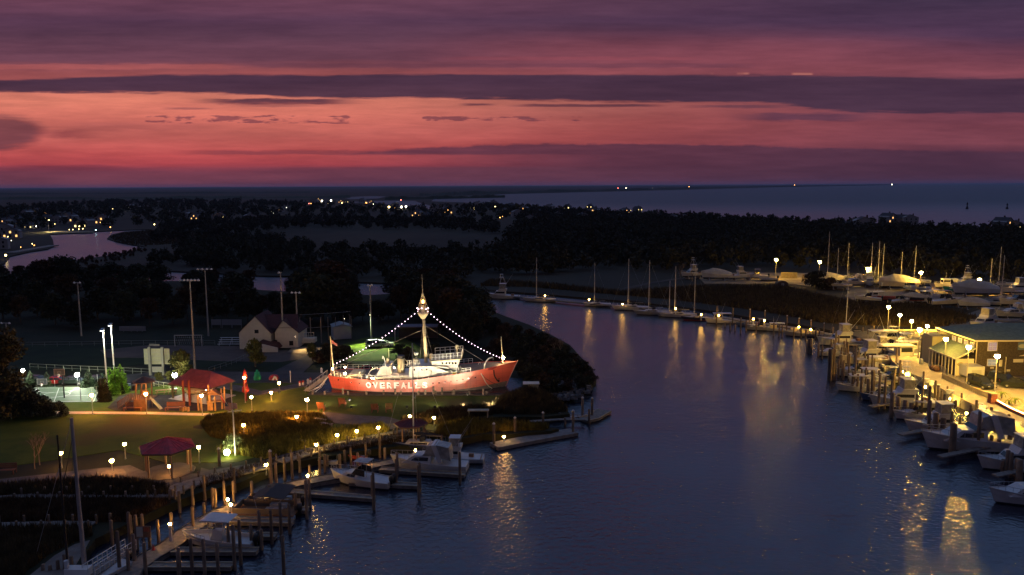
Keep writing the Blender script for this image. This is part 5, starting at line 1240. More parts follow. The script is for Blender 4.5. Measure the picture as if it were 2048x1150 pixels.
for i, (px, py, m, l) in enumerate(((600,772,RED,'small red marker nearest the white post by the dock'),(606,771,RED,'small red domed marker behind the dock rails'),(616,768,mat('ornament_white', (0.7,)*3),'small white marker beside the dock rails'),(621,766,RED,'small red capped white marker nearest the stern'),(643,746,mat('ornament_white', (0.7,)*3),'tiny white marker on the car park edge'))):
    q = P(px, py, ZA); t = empty('lawn_marker', q, 0, l, 'marker', 'small markers left of the ship'); b = MB(); b.lathe((0,0,0), [(.22, 0), (.2, .6), (.12, .7)], 8); b.build('body', MATS['ornament_white'], t); b = MB(); b.lathe((0,0,.62), [(.24, 0), (.22, .25), (.04, .45)], 8); b.build('cap', m, t)
b = MB(); b.tube([(0,0,0),(0,0,2.3)], .06, 6); o = b.build('white_post', mat('ornament_white', (0.7,)*3)); o.location = P(581, 765, ZA); tag(o, 'thin white post on the lawn left of the ship', 'post')
# gangway railings left of the stern
q0, q1 = P(612, 783, 1.2), P(655, 768, 1.2); t = empty('gangway', q0, 0, 'pale gangway sloping up to the stern of the red ship', 'gangway'); b = MB(); d = q1-q0; b.beam((0,0,.1), d+Vector((0,0,1.6)), 1.1, .1); b.build('walkway', DECKE, t)
for off in (-.5, .5): b = MB(); b.beam((0,off,1.0), d+Vector((0,off,2.6)), .05); [b.beam(d*f+Vector((0,off,1.6*f)), d*f+Vector((0,off,1.6*f+1)), .05) for f in (0,.2,.4,.6,.8,1)]; b.build('railing', STEEL, t)
# park chairs and benches
OR = mat('orange_varnished_wood', (0.24, 0.085, 0.04), 0.6, var=0.2)
def chair_proto():
    t = empty('lawn_chair', (0,0,0)); tag(t, None, 'chair'); b = MB(); b.box(-.35, .35, -.3, .3, .38, .44); b.build('seat', OR, t); b = MB()
    for i in range(5): b.beam((-.3+.15*i, .28, .4), (-.33+.165*i, .55, 1.15), .12, .03)
    b.build('backrest', OR, t)
    for sx_ in (-.33, .33):
        for sy_ in (-.3, .3): b = MB(); b.beam((sx_, sy_, 0), (sx_, sy_, .42), .07); b.build('leg', OR, t)
        b = MB(); b.beam((sx_, -.35, .62), (sx_, .35, .62), .12, .04); b.build('armrest', OR, t)
    return t
CH = Proto(chair_proto())
for px, py, l in ((644,822,'orange lawn chair, leftmost of four in front of the ship'),(685,813,'orange lawn chair behind and right of the first'),(750,825,'orange lawn chair closest to the path below the ship'),(778,824,'orange lawn chair furthest right on the ship lawn')): CH.place(P(px, py, ZA), R(180+rnd.uniform(-20, 20)), l, 'orange chairs on the ship lawn', 1.5)
def bench_proto(nm='park_bench', m=OR):
    t = empty(nm, (0,0,0)); tag(t, None, 'bench'); b = MB()
    for i in range(4): b.box(-1.1, 1.1, -.3+.15*i, -.18+.15*i, .42, .46)
    b.build('seat', m, t); b = MB()
    for i in range(3): b.beam((-1.1, .34+.03*i, .6+.17*i), (1.1, .34+.03*i, .6+.17*i), .04, .13)
    b.build('backrest', m, t)
    for sx_ in (-1, 1): b = MB(); b.beam((sx_, -.28, 0), (sx_, -.28, .42), .08); b.beam((sx_, .32, 0), (sx_, .4, 1.0), .08); b.build('leg', m, t)
    return t
BN = Proto(bench_proto())
for px, py, l, rz, s in ((267,822,'orange slatted bench left of the play tower lamp',0,1.4),(350,822,'orange slatted bench between tower and climbing frame',0,1.4),(8,948,'low pale bench at the left edge of the plaza',8,1.3)): BN.place(P(px, py, ZA), R(rz), l, None, s)
for px, py, l in ((641,843,'pale flat bench upper of two on the ship path'),(653,852,'pale flat bench lower of two on the ship path'),(600,886,'pale bench beside the shore path under the mound')):
    t = empty('flat_bench', P(px, py, ZA), R(-25), l, 'bench'); b = MB(); b.box(-1.1, 1.1, -.3, .3, .4, .48); b.build('seat', DECKE, t)
    for sx_ in (-.9, .9): b = MB(); b.box(sx_-.1, sx_+.1, -.25, .25, 0, .4); b.build('leg', DECKE, t)
# play tower
q = P(287, 818, ZA); t = empty('play_tower', q, 0, 'brown playground tower with a hexagonal roof, ramp and slide', 'playground'); k = mpp(q)
for x_ in (-1.0, 1.0):
    for y_ in (-1.0, 1.0): b = MB(); b.beam((x_, y_, 0), (x_*.8+.4, y_, 5.0), .17); b.build('post', BROWN, t)
b = MB(); b.box(-1.6, 1.9, -1.4, 1.4, 1.9, 2.02); b.build('deck', BROWN, t)
b = MB(); b.lathe((.35, 0, 4.7), [(1.95, 0), (1.9, .12), (.5, .75), (.05, .95)], 6); b.build('roof', BROWN, t)
b = MB(); b.beam((-3.6, -.7, .45), (-1.4, -.7, 2.0), 1.2, .12); [b.beam((-3.6+.24*i, -1.3, .5+.165*i), (-3.6+.24*i, -1.3, 1.5+.165*i), .07) for i in range(10)]; b.beam((-3.7, -1.3, 1.5), (-1.3, -1.3, 3.1), .1); b.build('ramp', BROWN, t)
b = MB(); b.prism([(-1.0, 0), (1.2, 0), (1.0, 1.9), (-.9, 1.9)], -1.35, -1.25); [b.box(-1.6+.35*i, -1.5+.35*i, -1.45, -1.38, 2.0, 3.0) for i in range(10)]; b.build('wall_panel', BROWN, t)
b = MB(); b.beam((1.6, -.4, 2.0), (3.4, -.9, .25), .7, .06); b.beam((1.6, -.75, 2.2), (3.4, -1.25, .45), .05, .3); b.build('slide', mat('slide_plastic', (0.30, 0.34, 0.32), 0.4), t)
b = MB(); b.lathe((.9, -.9, 3.0), [(.5, -.5), (.62, 0), (.5, .5)], 8); b.build('bubble_panel', BROWN, t)
for px, py, yt, l in ((368,806,760,'tall red brown post left of the pair by the pavilion'),(380,812,760,'tall red brown post right of the pair by the pavilion')):
    q = P(px, py, ZA); b = MB(); h = top_z(px, yt, q)-ZA; b.lathe((0,0,0), [(.2, 0), (.2, h-.1), (.12, h)], 10); o = b.build('totem_post', BRICK); o.location = q; tag(o, l, 'post', 'red brown posts in the playground')
# climbing frame
q = P(424, 820, ZA); t = empty('climbing_frame', q, 0, 'tan timber climbing frame with rope sides left of the flag', 'playground'); TAN = mat('tan_timber', (0.40, 0.24, 0.10), 0.7, var=0.25)
for x_, h in ((-2.0, 2.6), (-1.5, 3.0), (-.5, 4.2), (.0, 2.8), (.8, 2.5), (1.6, 3.6), (2.1, 3.9)): b = MB(); b.beam((x_, -.6+(.9 if h > 3.5 else 0), 0), (x_, -.6+(.9 if h > 3.5 else 0), h), .22); b.build('post', TAN, t)
b = MB(); b.box(-.6, 1.7, -.5, .6, 1.5, 1.62); b.box(-.5, .4, -.62, -.56, .1, 1.5); b.build('deck', TAN, t); b = MB(); b.prism([(-.8, 2.7), (.4, 3.6), (1.7, 2.7)], -.6, .5); b.build('roof', BROWN, t)
b = MB(); [b.tube([(1.7, -.6+.15*i, 2.4), (3.3, -1.2+.2*i, .1)], .03, 4) for i in range(4)]; [b.tube([(1.7+1.6*f, -.6-.6*f, 2.4-2.3*f), (1.7+1.6*f, -.15-.0*f, 2.4-2.3*f)], .025, 4) for f in (.2,.4,.6,.8)]; b.build('rope_net', RED, t)
for i, (px, py) in enumerate(((361,822),(366,823),(371,822),(377,823))):
    b = MB(); b.tube([(0,0,0),(0,0,.75)], .2, 8); o = b.build('stump_seat', TAN); o.location = P(px, py, ZA); tag(o, 'tan log stump seat between bench and climbing frame', 'stool', 'log stumps in the playground')
# basketball hoops
def hoop(px, py, yt, label, rz=0):
    q = P(px, py, ZA); h = top_z(px, yt, q)-ZA; t = empty('basketball_hoop', q, R(rz), label, 'hoop', 'basketball hoops'); b = MB(); b.beam((0,0,0), (0,0,h-.6), .16); b.beam((0,0,h-.7), (0,-.9,h-.5), .12); b.build('pole', BLACK, t)
    b = MB(); b.box(-.92, .92, -.96, -.92, h-1.1, h); b.build('backboard', mat('board_grey', (0.25, 0.27, 0.28), 0.3), t)
    b = MB(); [b.box(*x_) for x_ in ((-.95,.95,-.985,-.965,h-.08,h+.0),(-.95,.95,-.985,-.965,h-1.1,h-1.02),(-.95,-.87,-.985,-.965,h-1.02,h-.08),(.87,.95,-.985,-.965,h-1.02,h-.08),(-.3,.3,-.985,-.965,h-.5,h-.44),(-.3,-.24,-.985,-.965,h-.86,h-.5),(.24,.3,-.985,-.965,h-.86,h-.5))]; b.build('board_marking', WL, t)
    b = MB(); b.tube([(.23*math.cos(a*.63), -1.25+.23*math.sin(a*.63), h-.88) for a in range(11)], .025, 4); b.build('rim', OR, t); b = MB(); b.lathe((0,-1.25,h-1.35), [(.12, 0), (.16, .25), (.23, .47)], 10); b.build('net', mat('net_white', (0.7,)*3), t)
hoop(129, 797, 735.5, 'near basketball hoop with clear view of its net'); hoop(91, 773, 755, 'far basketball hoop standing lower at the back of the court')
for px, py, yt in ((162,802,758),(185,803,775),(194,801,772),(196,776,748),(110,775,760)):
    q = P(px, py, ZA); b = MB(); b.tube([(0,0,0),(0,0,top_z(px, yt, q)-ZA)], .05, 5); o = b.build('court_fence_post', STEEL); o.location = q; tag(o, 'thin steel post at the edge of the court', 'post', 'posts round the basketball court')
# scoreboard
q = P(315, 751, ZA); t = empty('scoreboard', q, 0, 'back of a pale scoreboard on two posts beyond the playground', 'scoreboard'); k = mpp(q); z = lambda r_: top_z(315, r_, q)-ZA
for px in (301.5, 327.5): b = MB(); b.beam(((px-315)*k, 0, 0), ((px-315)*k, 0, z(694)), .45); b.build('post', mat('score_post', (0.30, 0.30, 0.24), 0.7), t)
SB = mat('score_panel', (0.42, 0.42, 0.26), 0.6, var=0.15, vscale=.5); b = MB(); b.box(-26*k, 25*k, .25, .5, z(729), z(698)); b.build('panel', SB, t); b = MB(); b.box(-13*k, 11*k, .25, .4, z(745), z(734)); b.build('lower_sign', mat('low_sign', (0.42, 0.42, 0.34), 0.6), t)
b = MB(); b.box(-14*k, 7*k, .28, .4, z(692.5), z(688.5)); b.build('top_sign', mat('top_sign_dark', (0.10, 0.10, 0.10), 0.6), t)
b = MB(); [b.box(-26*k, 25*k, .2, .246, z(r_), z(r_-.5)) for r_ in (705, 713, 721)]; b.build('panel_rib', STEEL, t)
# goal and bleachers, dugouts
q = P(377, 693, ZA); t = empty('soccer_goal', q, 0, 'dim soccer goal behind the tall field pole', 'goal'); k = mpp(q); b = MB(); h = 23*k
for x_ in (-27*k, 27*k): b.beam((x_, 0, 0), (x_, 0, h), .14)
b.beam((-27*k, 0, h), (27*k, 0, h), .14); b.build('frame', mat('goal_grey', (0.3, 0.3, 0.3), .6), t); b = MB(); [b.beam((-26*k, 1.5, h*f), (26*k, 1.5, h*f), .03) for f in (.1,.3,.5,.7,.9)]; [b.beam((-26*k+i*4*k, 1.5, .1), (-26*k+i*4*k, 0, h), .03) for i in range(14)]; b.build('net', MATS['goal_grey'], t)
q = P(459, 692, ZA); t = empty('bleachers', q, 0, 'dim aluminium bleachers left of the boathouse', 'bleachers'); b = MB(); [b.box(-2.8, 2.8, i*.6, i*.6+.4, .4+.4*i, .46+.4*i) for i in range(4)]; b.build('bench_rows', ALU, t)
for x_ in (-2.5, 0, 2.5): b = MB(); b.beam((x_, 0, 0), (x_, 2.0, 1.6), .08); b.beam((x_, 2.0, 0), (x_, 2.0, 1.6), .08); b.build('frame', STEEL, t)
for i, px in enumerate((433, 454, 474)):
    b = MB(); b.box(-1.3, 1.3, -.05, .05, .8, 2.3); b.beam((-1.2,0,0),(-1.2,0,.8),.1); b.beam((1.2,0,0),(1.2,0,.8),.1); o = b.build('outfield_sign', mat('dim_sign', (0.16, 0.17, 0.20), .7)); o.location = P(px, 656, ZA); tag(o, 'pale outfield board, %s, left of the boathouse' % ('first of three','middle of three','last of three')[i], 'sign', 'outfield boards')
for i, px in enumerate((247, 262, 274, 284)):
    b = MB(); b.box(-1.0, 1.0, -.05, .05, .3, 1.5); b.beam((0,.1,0),(0,.1,1.0),.1); o = b.build('outfield_sign', MATS['dim_sign']); o.location = P(px, 664, ZA); tag(o, 'faint board on the far left field fence, %s' % ('first from the left','second from the left','second from the right','rightmost')[i], 'sign', 'faint far field boards')
# boathouse: two white gables under red roofs
WH = mat('white_clapboard', (0.46, 0.44, 0.40), 0.7, var=0.06); DR = mat('dark_red_shingle', (0.06, 0.012, 0.01), 0.8, var=0.2)
q = P(540, 696, ZA); t = empty('boathouse', q, 0, 'white boathouse with two gables and dark red roofs', 'building'); k = mpp(q)
def Z_(r_): return top_z(540, r_, q)-ZA
def gab(x0, x1, xe, yb, yr, row_e, row_r, depth=9, nm='wing'):
    b = MB(); a, c = (x0-540)*k, (x1-540)*k; m_ = (xe-540)*k
    b.prism([(a, 0), (c, 0), (c, Z_(row_e)), (m_, Z_(row_r)), (a, Z_(row_e))], yb, yb+depth); return b.build(nm, WH, t)
gab(484, 546, 517, -1.5, 0, 663, 631); gab(551, 597, 568, 0, 0, 664, 641, 8); 
b = MB(); b.box((530-540)*k, (556-540)*k, 2, 8, 0, Z_(668)); b.build('link_wall', WH, t)
b = MB()
def roofp(x0, xe, x1, re, rr, y0, y1, o=.35):
    a, m_, c = (x0-540)*k-o, (xe-540)*k, (x1-540)*k+o; ze, zr = Z_(re)-.25, Z_(rr)
    b.add([(a, y0, ze), (m_, y0, zr+.12), (m_, y1, zr+.12), (a, y1, ze)], [(0,1,2,3)]); b.add([(m_, y0, zr+.12), (c, y0, ze), (c, y1, ze), (m_, y1, zr+.12)], [(0,1,2,3)])
roofp(484, 517, 546, 663, 631, -1.9, 8.2); b.build('roof', DR, t); b = MB(); roofp(551, 568, 597, 664, 641, -.4, 8.6); b.build('roof', DR, t)
b = MB(); b.add([((517-540)*k, 4, Z_(634)), ((590-540)*k, 4, Z_(634)), ((597-540)*k, -.1, Z_(656)), ((536-540)*k, -.1, Z_(656))], [(0,1,2,3)]); b.build('roof', DR, t)
b = MB(); b.prism([((531-540)*k, Z_(686)), ((566-540)*k, Z_(692)), ((560-540)*k, Z_(684)), ((531-540)*k, Z_(676))], -4.5, -.2); b.build('porch_roof', DR, t)
for px, r0, r1, yy in ((519,664,657,-1.53),(519,687,679,-1.53),(583,691,682,-.03),(551,689,680,-.03)): b = MB(); b.box((px-4-540)*k, (px+4-540)*k, yy-.03, yy, Z_(r0), Z_(r1)); b.build('window', GLASS, t)
b = MB(); b.prism([((538-540)*k, 0), ((568-540)*k, 0), ((568-540)*k, 1.0), ((538-540)*k, 1.9)], -5.0, -4.6); b.build('ramp_wall', WH, t)
# pale shed, dugout house and right fence posts
q = P(684, 676, ZA); t = empty('equipment_shed', q, R(20), 'small pale shed behind the outfield light pole', 'building'); b = MB(); b.prism([(-2.2, 0), (2.2, 0), (2.2, 2.9), (0, 3.6), (-2.2, 3.1)], -1.5, 3); b.build('wall', WH, t); b = MB(); b.add([(-2.4, -1.7, 3.1), (0, -1.7, 3.75), (0, 3.2, 3.75), (-2.4, 3.2, 3.1)], [(0,1,2,3)]); b.add([(0, -1.7, 3.75), (2.4, -1.7, 2.95), (2.4, 3.2, 2.95), (0, 3.2, 3.75)], [(0,1,2,3)]); b.build('roof', STEEL, t)
q = P(608, 688, ZA); t = empty('bandstand', q, 0, 'low white viewing stand with rails beside the lit light pole', 'stand'); b = MB(); b.box(-2.6, 2.8, -.9, 1.2, .5, 1.5); b.box(-2.3, 2.5, -1.4, -.9, .5, 1.0); b.build('platform', mat('stand_white', (0.75, 0.68, 0.5), 0.6), t)
for i in range(4): b = MB(); b.beam((-1+1.2*i, -.8, 1.5), (-1+1.2*i, -.8, 2.9), .08); b.build('rail_post', MATS['stand_white'], t)
b = MB(); b.beam((-1.1, -.8, 2.9), (2.7, -.8, 2.9), .08); b.beam((-1.1, -.8, 2.2), (2.7, -.8, 2.2), .05); b.build('rail', MATS['stand_white'], t)
q = P(830, 680, ZA); t = empty('dugout', q, 0, 'dark open sided dugout behind the lantern mast', 'building'); b = MB(); b.box(-4.5, 5.5, -1.5, 2.5, 3.3, 3.5); b.build('roof', mat('dugout_roof', (0.14, 0.10, 0.12), .7), t); b = MB(); b.beam((-4.6, -1.4, 0), (-4.6, -1.4, 3.3), .18); b.build('corner_post', WH, t); b = MB(); b.box(-4.2, 5.3, 2.3, 2.5, 0, 3.3); b.build('back_wall', mat('dugout_wall', (0.06, 0.045, 0.04), .8), t)
t = empty('backstop_fence', P(600, 686, ZA), 0, 'tall chain link backstop on steel posts right of the boathouse', 'fence'); o0 = P(600, 686, ZA)
for px, py, yt, w_ in ((601,684,634,.07),(622,685,635,.12),(643,686,634,.13),(657,680,634,.07),(672,678,634,.07),(688,677,630,.07),(700,676,628,.07),(703,677,632,.1)):
    q = P(px, py, ZA); b = MB(); b.tube([q-o0, q-o0+Vector((0,0,top_z(px, yt, q)-ZA))], w_, 6); b.build('post', mat('fence_pale', (0.22, 0.19, 0.15), 0.6), t)
for r_ in (.5, .98): b = MB(); b.tube([P(601,685,ZA)-o0+Vector((0,0,6.8*r_)), P(657,681,ZA)-o0+Vector((0,0,6.8*r_)), P(703,677,ZA)-o0+Vector((0,0,6.8*r_))], .03, 4); b.build('top_rail', STEEL, t)
# low field fence lines
def fence_line(name, label, pts, z, h, nst, m, r=.03, slats=False):
    L_ = [P(a, c, z) for a, c in pts]; t = empty(name, L_[0], 0, label, 'fence'); L_ = [p-L_[0] for p in L_]
    tot = sum((L_[i+1]-L_[i]).length for i in range(len(L_)-1)); acc = 0; k = 0
    b = MB(); b.tube([p+Vector((0,0,h)) for p in L_], r*1.3, 4); b.tube([p+Vector((0,0,h*.45)) for p in L_], r, 4); b.build('rail', m, t); b = MB()
    for i in range(len(L_)-1):
        sg = (L_[i+1]-L_[i]).length
        while k <= nst and k*tot/nst <= acc+sg+1e-6:
            p = L_[i].lerp(L_[i+1], (k*tot/nst-acc)/sg if sg else 0); b2 = MB(); b2.tube([p, p+Vector((0,0,h))], r*1.5, 5); b2.build('post', m, t); k += 1
        acc += sg
    if slats:
        b = MB()
        for i in range(len(L_)-1):
            p, q2 = L_[i], L_[i+1]; n_ = max(2, int((q2-p).length/.22))
            for j in range(n_): c_ = p.lerp(q2, (j+.5)/n_); b.beam(c_+Vector((0,0,.08)), c_+Vector((0,0,h*.97)), .10, .03)
        b.build('panel', m, t)
    return t
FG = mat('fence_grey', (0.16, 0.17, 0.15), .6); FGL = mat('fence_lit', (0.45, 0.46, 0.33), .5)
fence_line('field_fence', 'long low fence along the left field behind the court', [(60,738),(150,742),(245,746),(300,749)], ZA, 1.1, 14, FGL, .025)
fence_line('field_fence', 'diagonal rail climbing from the pavilion to the dim round tree', [(418,745),(470,728),(495,716)], ZA, 1.0, 8, FG)
fence_line('field_fence', 'dim fence along the back of the infield', [(40,694),(300,690),(430,690)], ZA, 1.1, 16, FG)
fence_line('park_fence', 'lit wire fence curving past the pavilion lamp', [(308,772),(330,776),(360,780),(410,776)], ZA, 1.0, 8, FGL)
for px, py, m, l in ((257,778,HULLS['blue'],'blue plastic bin lying beyond the play tower'),(270,780,BLACK,'black plastic bin beside the blue one')):
    t = empty('plastic_bin', P(px, py, ZA), 0.4, l, 'bin'); b = MB(); b.lathe((0,0,0), [(.4, 0), (.5, .9)], 8); b.build('body', m, t); b = MB(); b.lathe((0,0,.9), [(.55, 0), (.5, .1)], 8); b.build('lid', m, t)
# picnic tables in the lit grass
for i, (px, py, l) in enumerate(((322,788,'picnic table left of the pavilion in the yellow lamp light'),(345,786,'picnic table nearest the pavilion lamp'),(412,790,'picnic table at the right end of the pavilion'))):
    t = empty('picnic_table', P(px, py, ZA), R(15), l, 'table', 'picnic tables round the pavilion'); b = MB(); b.box(-.9, .9, -.4, .4, .7, .76); b.build('table_top', OR, t)
    for sy_ in (-.75, .75): b = MB(); b.box(-.9, .9, sy_-.13, sy_+.13, .42, .46); b.build('bench', OR, t)
    for sx_ in (-.6, .6): b = MB(); b.beam((sx_, -.7, 0), (sx_, -.1, .7), .08); b.beam((sx_, .7, 0), (sx_, .1, .7), .08); b.build('leg', OR, t)

# ------------------------------------------------------------------ cars
def car_proto(kind='suv', paint=None, nm='parked_car'):
    t = empty(nm, (0,0,0)); tag(t, None, 'car'); H = {'suv': 1.75, 'sedan': 1.42, 'pickup': 1.8}[kind]; b = MB(); L_ = 2.35
    def sect(y, z0, zf): return [(-L_, z0+.15), (-L_, z0+.55), (-L_+.12, zf), (L_-1.2, zf), (L_-.12, zf-.12), (L_, z0+.5), (L_, z0+.15), (L_-.3, z0), (-L_+.3, z0)]
    low = sect(0, .28, .98); b.prism(low, -.9, .9); b.build('body', paint, t)
    roofl = {'suv': [(-2.25, .98), (-2.05, H), (.35, H), (1.15, .98)], 'sedan': [(-1.75, .97), (-1.0, H), (.3, H), (1.2, .97)], 'pickup': [(-.7, .97), (-.55, H), (.5, H), (1.2, .97)]}[kind]
    b = MB(); vs = []; 
    for sg in (-1, 1):
        for i, (x_, z_) in enumerate(roofl): vs.append((x_, sg*(.88 if z_ < 1.2 else .68), z_))
    b.add(vs, [(0,1,2,3), (7,6,5,4), (1,5,6,2), (0,4,5,1), (2,6,7,3)]); b.build('cabin_glass', GLASS, t)
    b = MB(); r1, r2 = roofl[1], roofl[2]; b.box(r1[0], r2[0], -.69, .69, H-.02, H+.05)
    for sg in (-1, 1):
        for x0_, x1_ in ((roofl[0], r1), (roofl[3], r2)): b.beam((x0_[0], sg*.88, x0_[1]), (x1_[0], sg*.69, x1_[1]), .09)
        b.beam(((r1[0]+r2[0])/2, sg*.90, .98), ((r1[0]+r2[0])/2, sg*.70, H), .08)
    b.build('roof', paint, t)
    for x_ in (-1.45, 1.45):
        for sg in (-1, 1):
            b = MB(); b.tube([(x_, sg*.72, .34), (x_, sg*.93, .34)], .34, 14); w_ = b.build('wheel', BLACK, t); b = MB(); b.tube([(x_, sg*.90, .34), (x_, sg*.945, .34)], .19, 10); b.build('rim', STEEL, w_)
    for sg in (-1, 1):
        b = MB(); b.box(L_-.06, L_+.02, sg*.6-.18, sg*.6+.18, .62, .78); b.build('headlight', mat('headlamp_glass', (0.6, 0.6, 0.6), .1), t)
        b = MB(); b.box(-L_-.02, -L_+.05, sg*.72-.1, sg*.72+.1, .65, .95); b.build('tail_light', mat('tail_lamp_red', (0.4, 0.01, 0.01), .2), t)
        b = MB(); b.box(.75, .95, sg*1.0-.09, sg*1.0+.09, 1.0, 1.15); b.build('mirror', paint, t)
    b = MB(); b.box(L_-.02, L_+.03, -.55, .55, .4, .52); b.build('bumper', BLACK, t)
    return t
PD = mat('paint_black_green', (0.012, 0.018, 0.014), .2, coat=.5); PR = mat('paint_red', (0.35, 0.015, 0.015), .25, coat=.5); PW = mat('paint_white', (0.6, 0.6, 0.58), .3, coat=.3); PS = mat('paint_silver', (0.35, 0.35, 0.36), .3, metal=.4)
CARS = {k: Proto(car_proto(a, m)) for k, a, m in (('suvD','suv',PD),('sedD','sedan',PD),('sedR','sedan',PR),('sedW','sedan',PW),('pickR','pickup',PR),('suvS','suv',PS))}
def car(k, px, py, rz, label, group=None, z=ZA): return CARS[k].place(P(px, py, z), R(rz), label, group)
car('sedR', 115, 768, 10, 'red car parked behind the court beside the low hoop', z=ZA+.12); car('sedD', 147, 768, 0, 'dark car parked behind the middle court lamp', z=ZA+.12); car('sedD', 195, 766, 5, 'dark car parked behind the arborvitae', z=ZA+.12); car('sedD', 75, 766, 0, 'dark car parked at the left behind the court', z=ZA+.12)
car('pickR', 733, 748, 95, 'red pickup parked behind the ship, the left one', 'vehicles behind the red ship', ZA+.1); car('sedR', 757, 750, 85, 'red car parked behind the ship engine house', 'vehicles behind the red ship', ZA+.1); car('sedW', 705, 752, 0, 'pale car just above the ship deck light', 'vehicles behind the red ship', ZA+.1); car('suvS', 752, 694, 15, 'silver car parked at the outfield edge', 'vehicles at the outfield edge', ZA+.1); car('sedW', 767, 693, 5, 'white car parked at the outfield edge', 'vehicles at the outfield edge', ZA+.1)
# ------------------------------------------------------------------ docks, piles, boats: park side
m_ = MB(); m_.lathe((0,0,0), [(.19, -0.02), (.18, .5), (.17, .98), (.11, 1.0)], 9); PILE = Proto(tag(m_.build('mooring_pile', WOOD, None, True), None, 'pile'))
def pile(px, py, yt, label, group, fat=1.0, z=0.0):
    q = P(px, py, z); h = top_z(px, yt, q)-z+1.0; q.z = z-1.0; return PILE.place(q, rnd.random()*6, label, group, (fat, fat, h))
PC = MB(); PC.lathe((0,0,0), [(.20, 0), (.17, .1), (.02, .28)], 8); capme = None
def capped(px, py, yt, label, group, fat=1.15):
    global capme
    p = pile(px, py, yt, label, group, fat)
    if capme is None: o = PC.build('pile_cap', WHITE); capme = o.data
    else: o = bpy.data.objects.new('pile_cap', capme); COL.objects.link(o)
    o.parent = p; o.location = (0, 0, 1.0); o.scale = (1, 1, 1.0/p.scale.z); return p
def dock(name, label, pts, w_, z, m=DECK, thick=0.35, group=None, cat='dock', edge=None, posts=0):
    L_ = [P(a, c, z) for a, c in pts]; t = empty(name, (L_[0].x, L_[0].y, z), 0, label, cat, group); L_ = [p-L_[0] for p in L_]
    b = MB(); A_ = []; B_ = []
    for i, p in enumerate(L_):
        d = (L_[min(i+1, len(L_)-1)]-L_[max(i-1, 0)]).normalized(); n = Vector((-d.y, d.x, 0))*w_/2; A_.append(p+n); B_.append(p-n)
    b.slab([(v.x, v.y) for v in A_+B_[::-1]], -thick, 0); b.build('deck', m, t)
    if edge:
        for S_ in (A_, B_):
            b = MB(); [b.beam(S_[i]+Vector((0,0,.04)), S_[i+1]+Vector((0,0,.04)), .16, .10) for i in range(len(S_)-1)]; b.build('edge_timber', edge, t)
    if posts:
        tot = sum((L_[i+1]-L_[i]).length for i in range(len(L_)-1)); k = 0; acc = 0
        for i in range(len(L_)-1):
            sg = (L_[i+1]-L_[i]).length
            while k <= posts and k*tot/posts <= acc+sg+1e-6:
                f = (k*tot/posts-acc)/sg if sg else 0
                for S_ in (A_, B_): p = S_[i].lerp(S_[i+1], f); b = MB(); b.tube([p-Vector((0,0,z+.8)), p+Vector((0,0,.75))], .13, 7); b.build('support_post', WOOD, t)
                k += 1
            acc += sg
    return t
dock('boardwalk', 'upper timber boardwalk over the marsh at the left, posts along it', [(-60,1000),(0,996),(70,991),(200,989),(345,988)], 1.7, 1.3, DECK, .15, None, 'boardwalk', None, 9)
dock('boardwalk', 'lower timber boardwalk over the marsh at the left', [(-60,1053),(0,1050),(120,1047),(185,1048)], 1.5, 1.3, DECK, .15, None, 'boardwalk', None, 5)
dock('boardwalk', 'main shoreside boardwalk climbing from the gazebo plaza to the red shelter', [(330,992),(362,972),(410,958),(470,944),(530,930)], 2.6, 1.35, DECK, .18, None, 'boardwalk', None, 7)
dock('boardwalk', 'narrow boardwalk along the bank from the path bend to the red shelter', [(560,922),(640,898),(720,884),(790,872),(850,866)], 1.8, 1.35, DECK, .18, None, 'boardwalk', None, 10)
dock('floating_dock', 'floating dock spine at the bottom left running up to the first finger pier', [(235,1190),(262,1140),(300,1112),(345,1086),(375,1062)], 2.4, .5, DECK, .5, None, 'dock', BLACK)
dock('floating_dock', 'floating dock spine between the console boat and the pontoon boat', [(375,1062),(405,1042),(440,1024),(480,1010)], 2.2, .5, DECK, .5, None, 'dock', BLACK)
dock('floating_dock', 'floating dock spine behind the twin engine cruiser', [(545,982),(590,968),(640,958),(690,950)], 2.2, .5, DECK, .5, None, 'dock', BLACK)
dock('floating_dock', 'floating dock spine behind the two larger cruisers', [(690,945),(750,930),(800,920),(850,905)], 2.0, .5, DECK, .5, None, 'dock', BLACK)
FG_ = 'finger piers between the park side boats'
for pts, l in (([(300,1130),(465,1130)],'finger pier nearest the bottom of the picture'),([(345,1100),(515,1100)],'finger pier in front of the console boat'),([(440,1070),(552,1070)],'finger pier behind the console boat'),([(460,1040),(586,1043)],'finger pier in front of the pontoon boat'),([(500,1016),(616,1018)],'finger pier behind the pontoon boat'),([(548,980),(748,995)],'long finger pier in front of the twin engine cruiser'),([(700,963),(840,970)],'finger pier behind the twin engine cruiser'),([(760,937),(930,948)],'finger pier along the near side of the larger cruisers')):
    dock('finger_pier', l, pts, 1.0, .5, DECK, .4, FG_, 'pier', DECKE)
dock('floating_dock', 'wide grey floating dock with fenders in mid channel below the ship', [(988,890),(1040,880),(1100,869),(1148,861)], 2.6, .55, mat('grey_dock_deck', (0.20, 0.18, 0.165), .8, var=.2), .5, None, 'dock', None)
for i in range(13):
    q = P(992+12.6*i, 894-2.35*i, .35); b = MB(); b.tube([q, q+Vector((.0,-.02,-.35))], .28, 8); tag(b.build('dock_fender', BLACK), 'black tyre fender on the near edge of the grey floating dock', 'fender', 'fenders on the grey floating dock')
dock('floating_dock', 'small floating platform with piles furthest out from the reeds', [(1165,838),(1185,834),(1209,820)], 2.4, .5, DECK, .4, None, 'dock', DECKE)
dock('jetty', 'thin jetty reaching from the reeds to the outer platform', [(1060,842),(1120,838),(1170,838)], .8, .9, DECK, .15, None, 'dock')
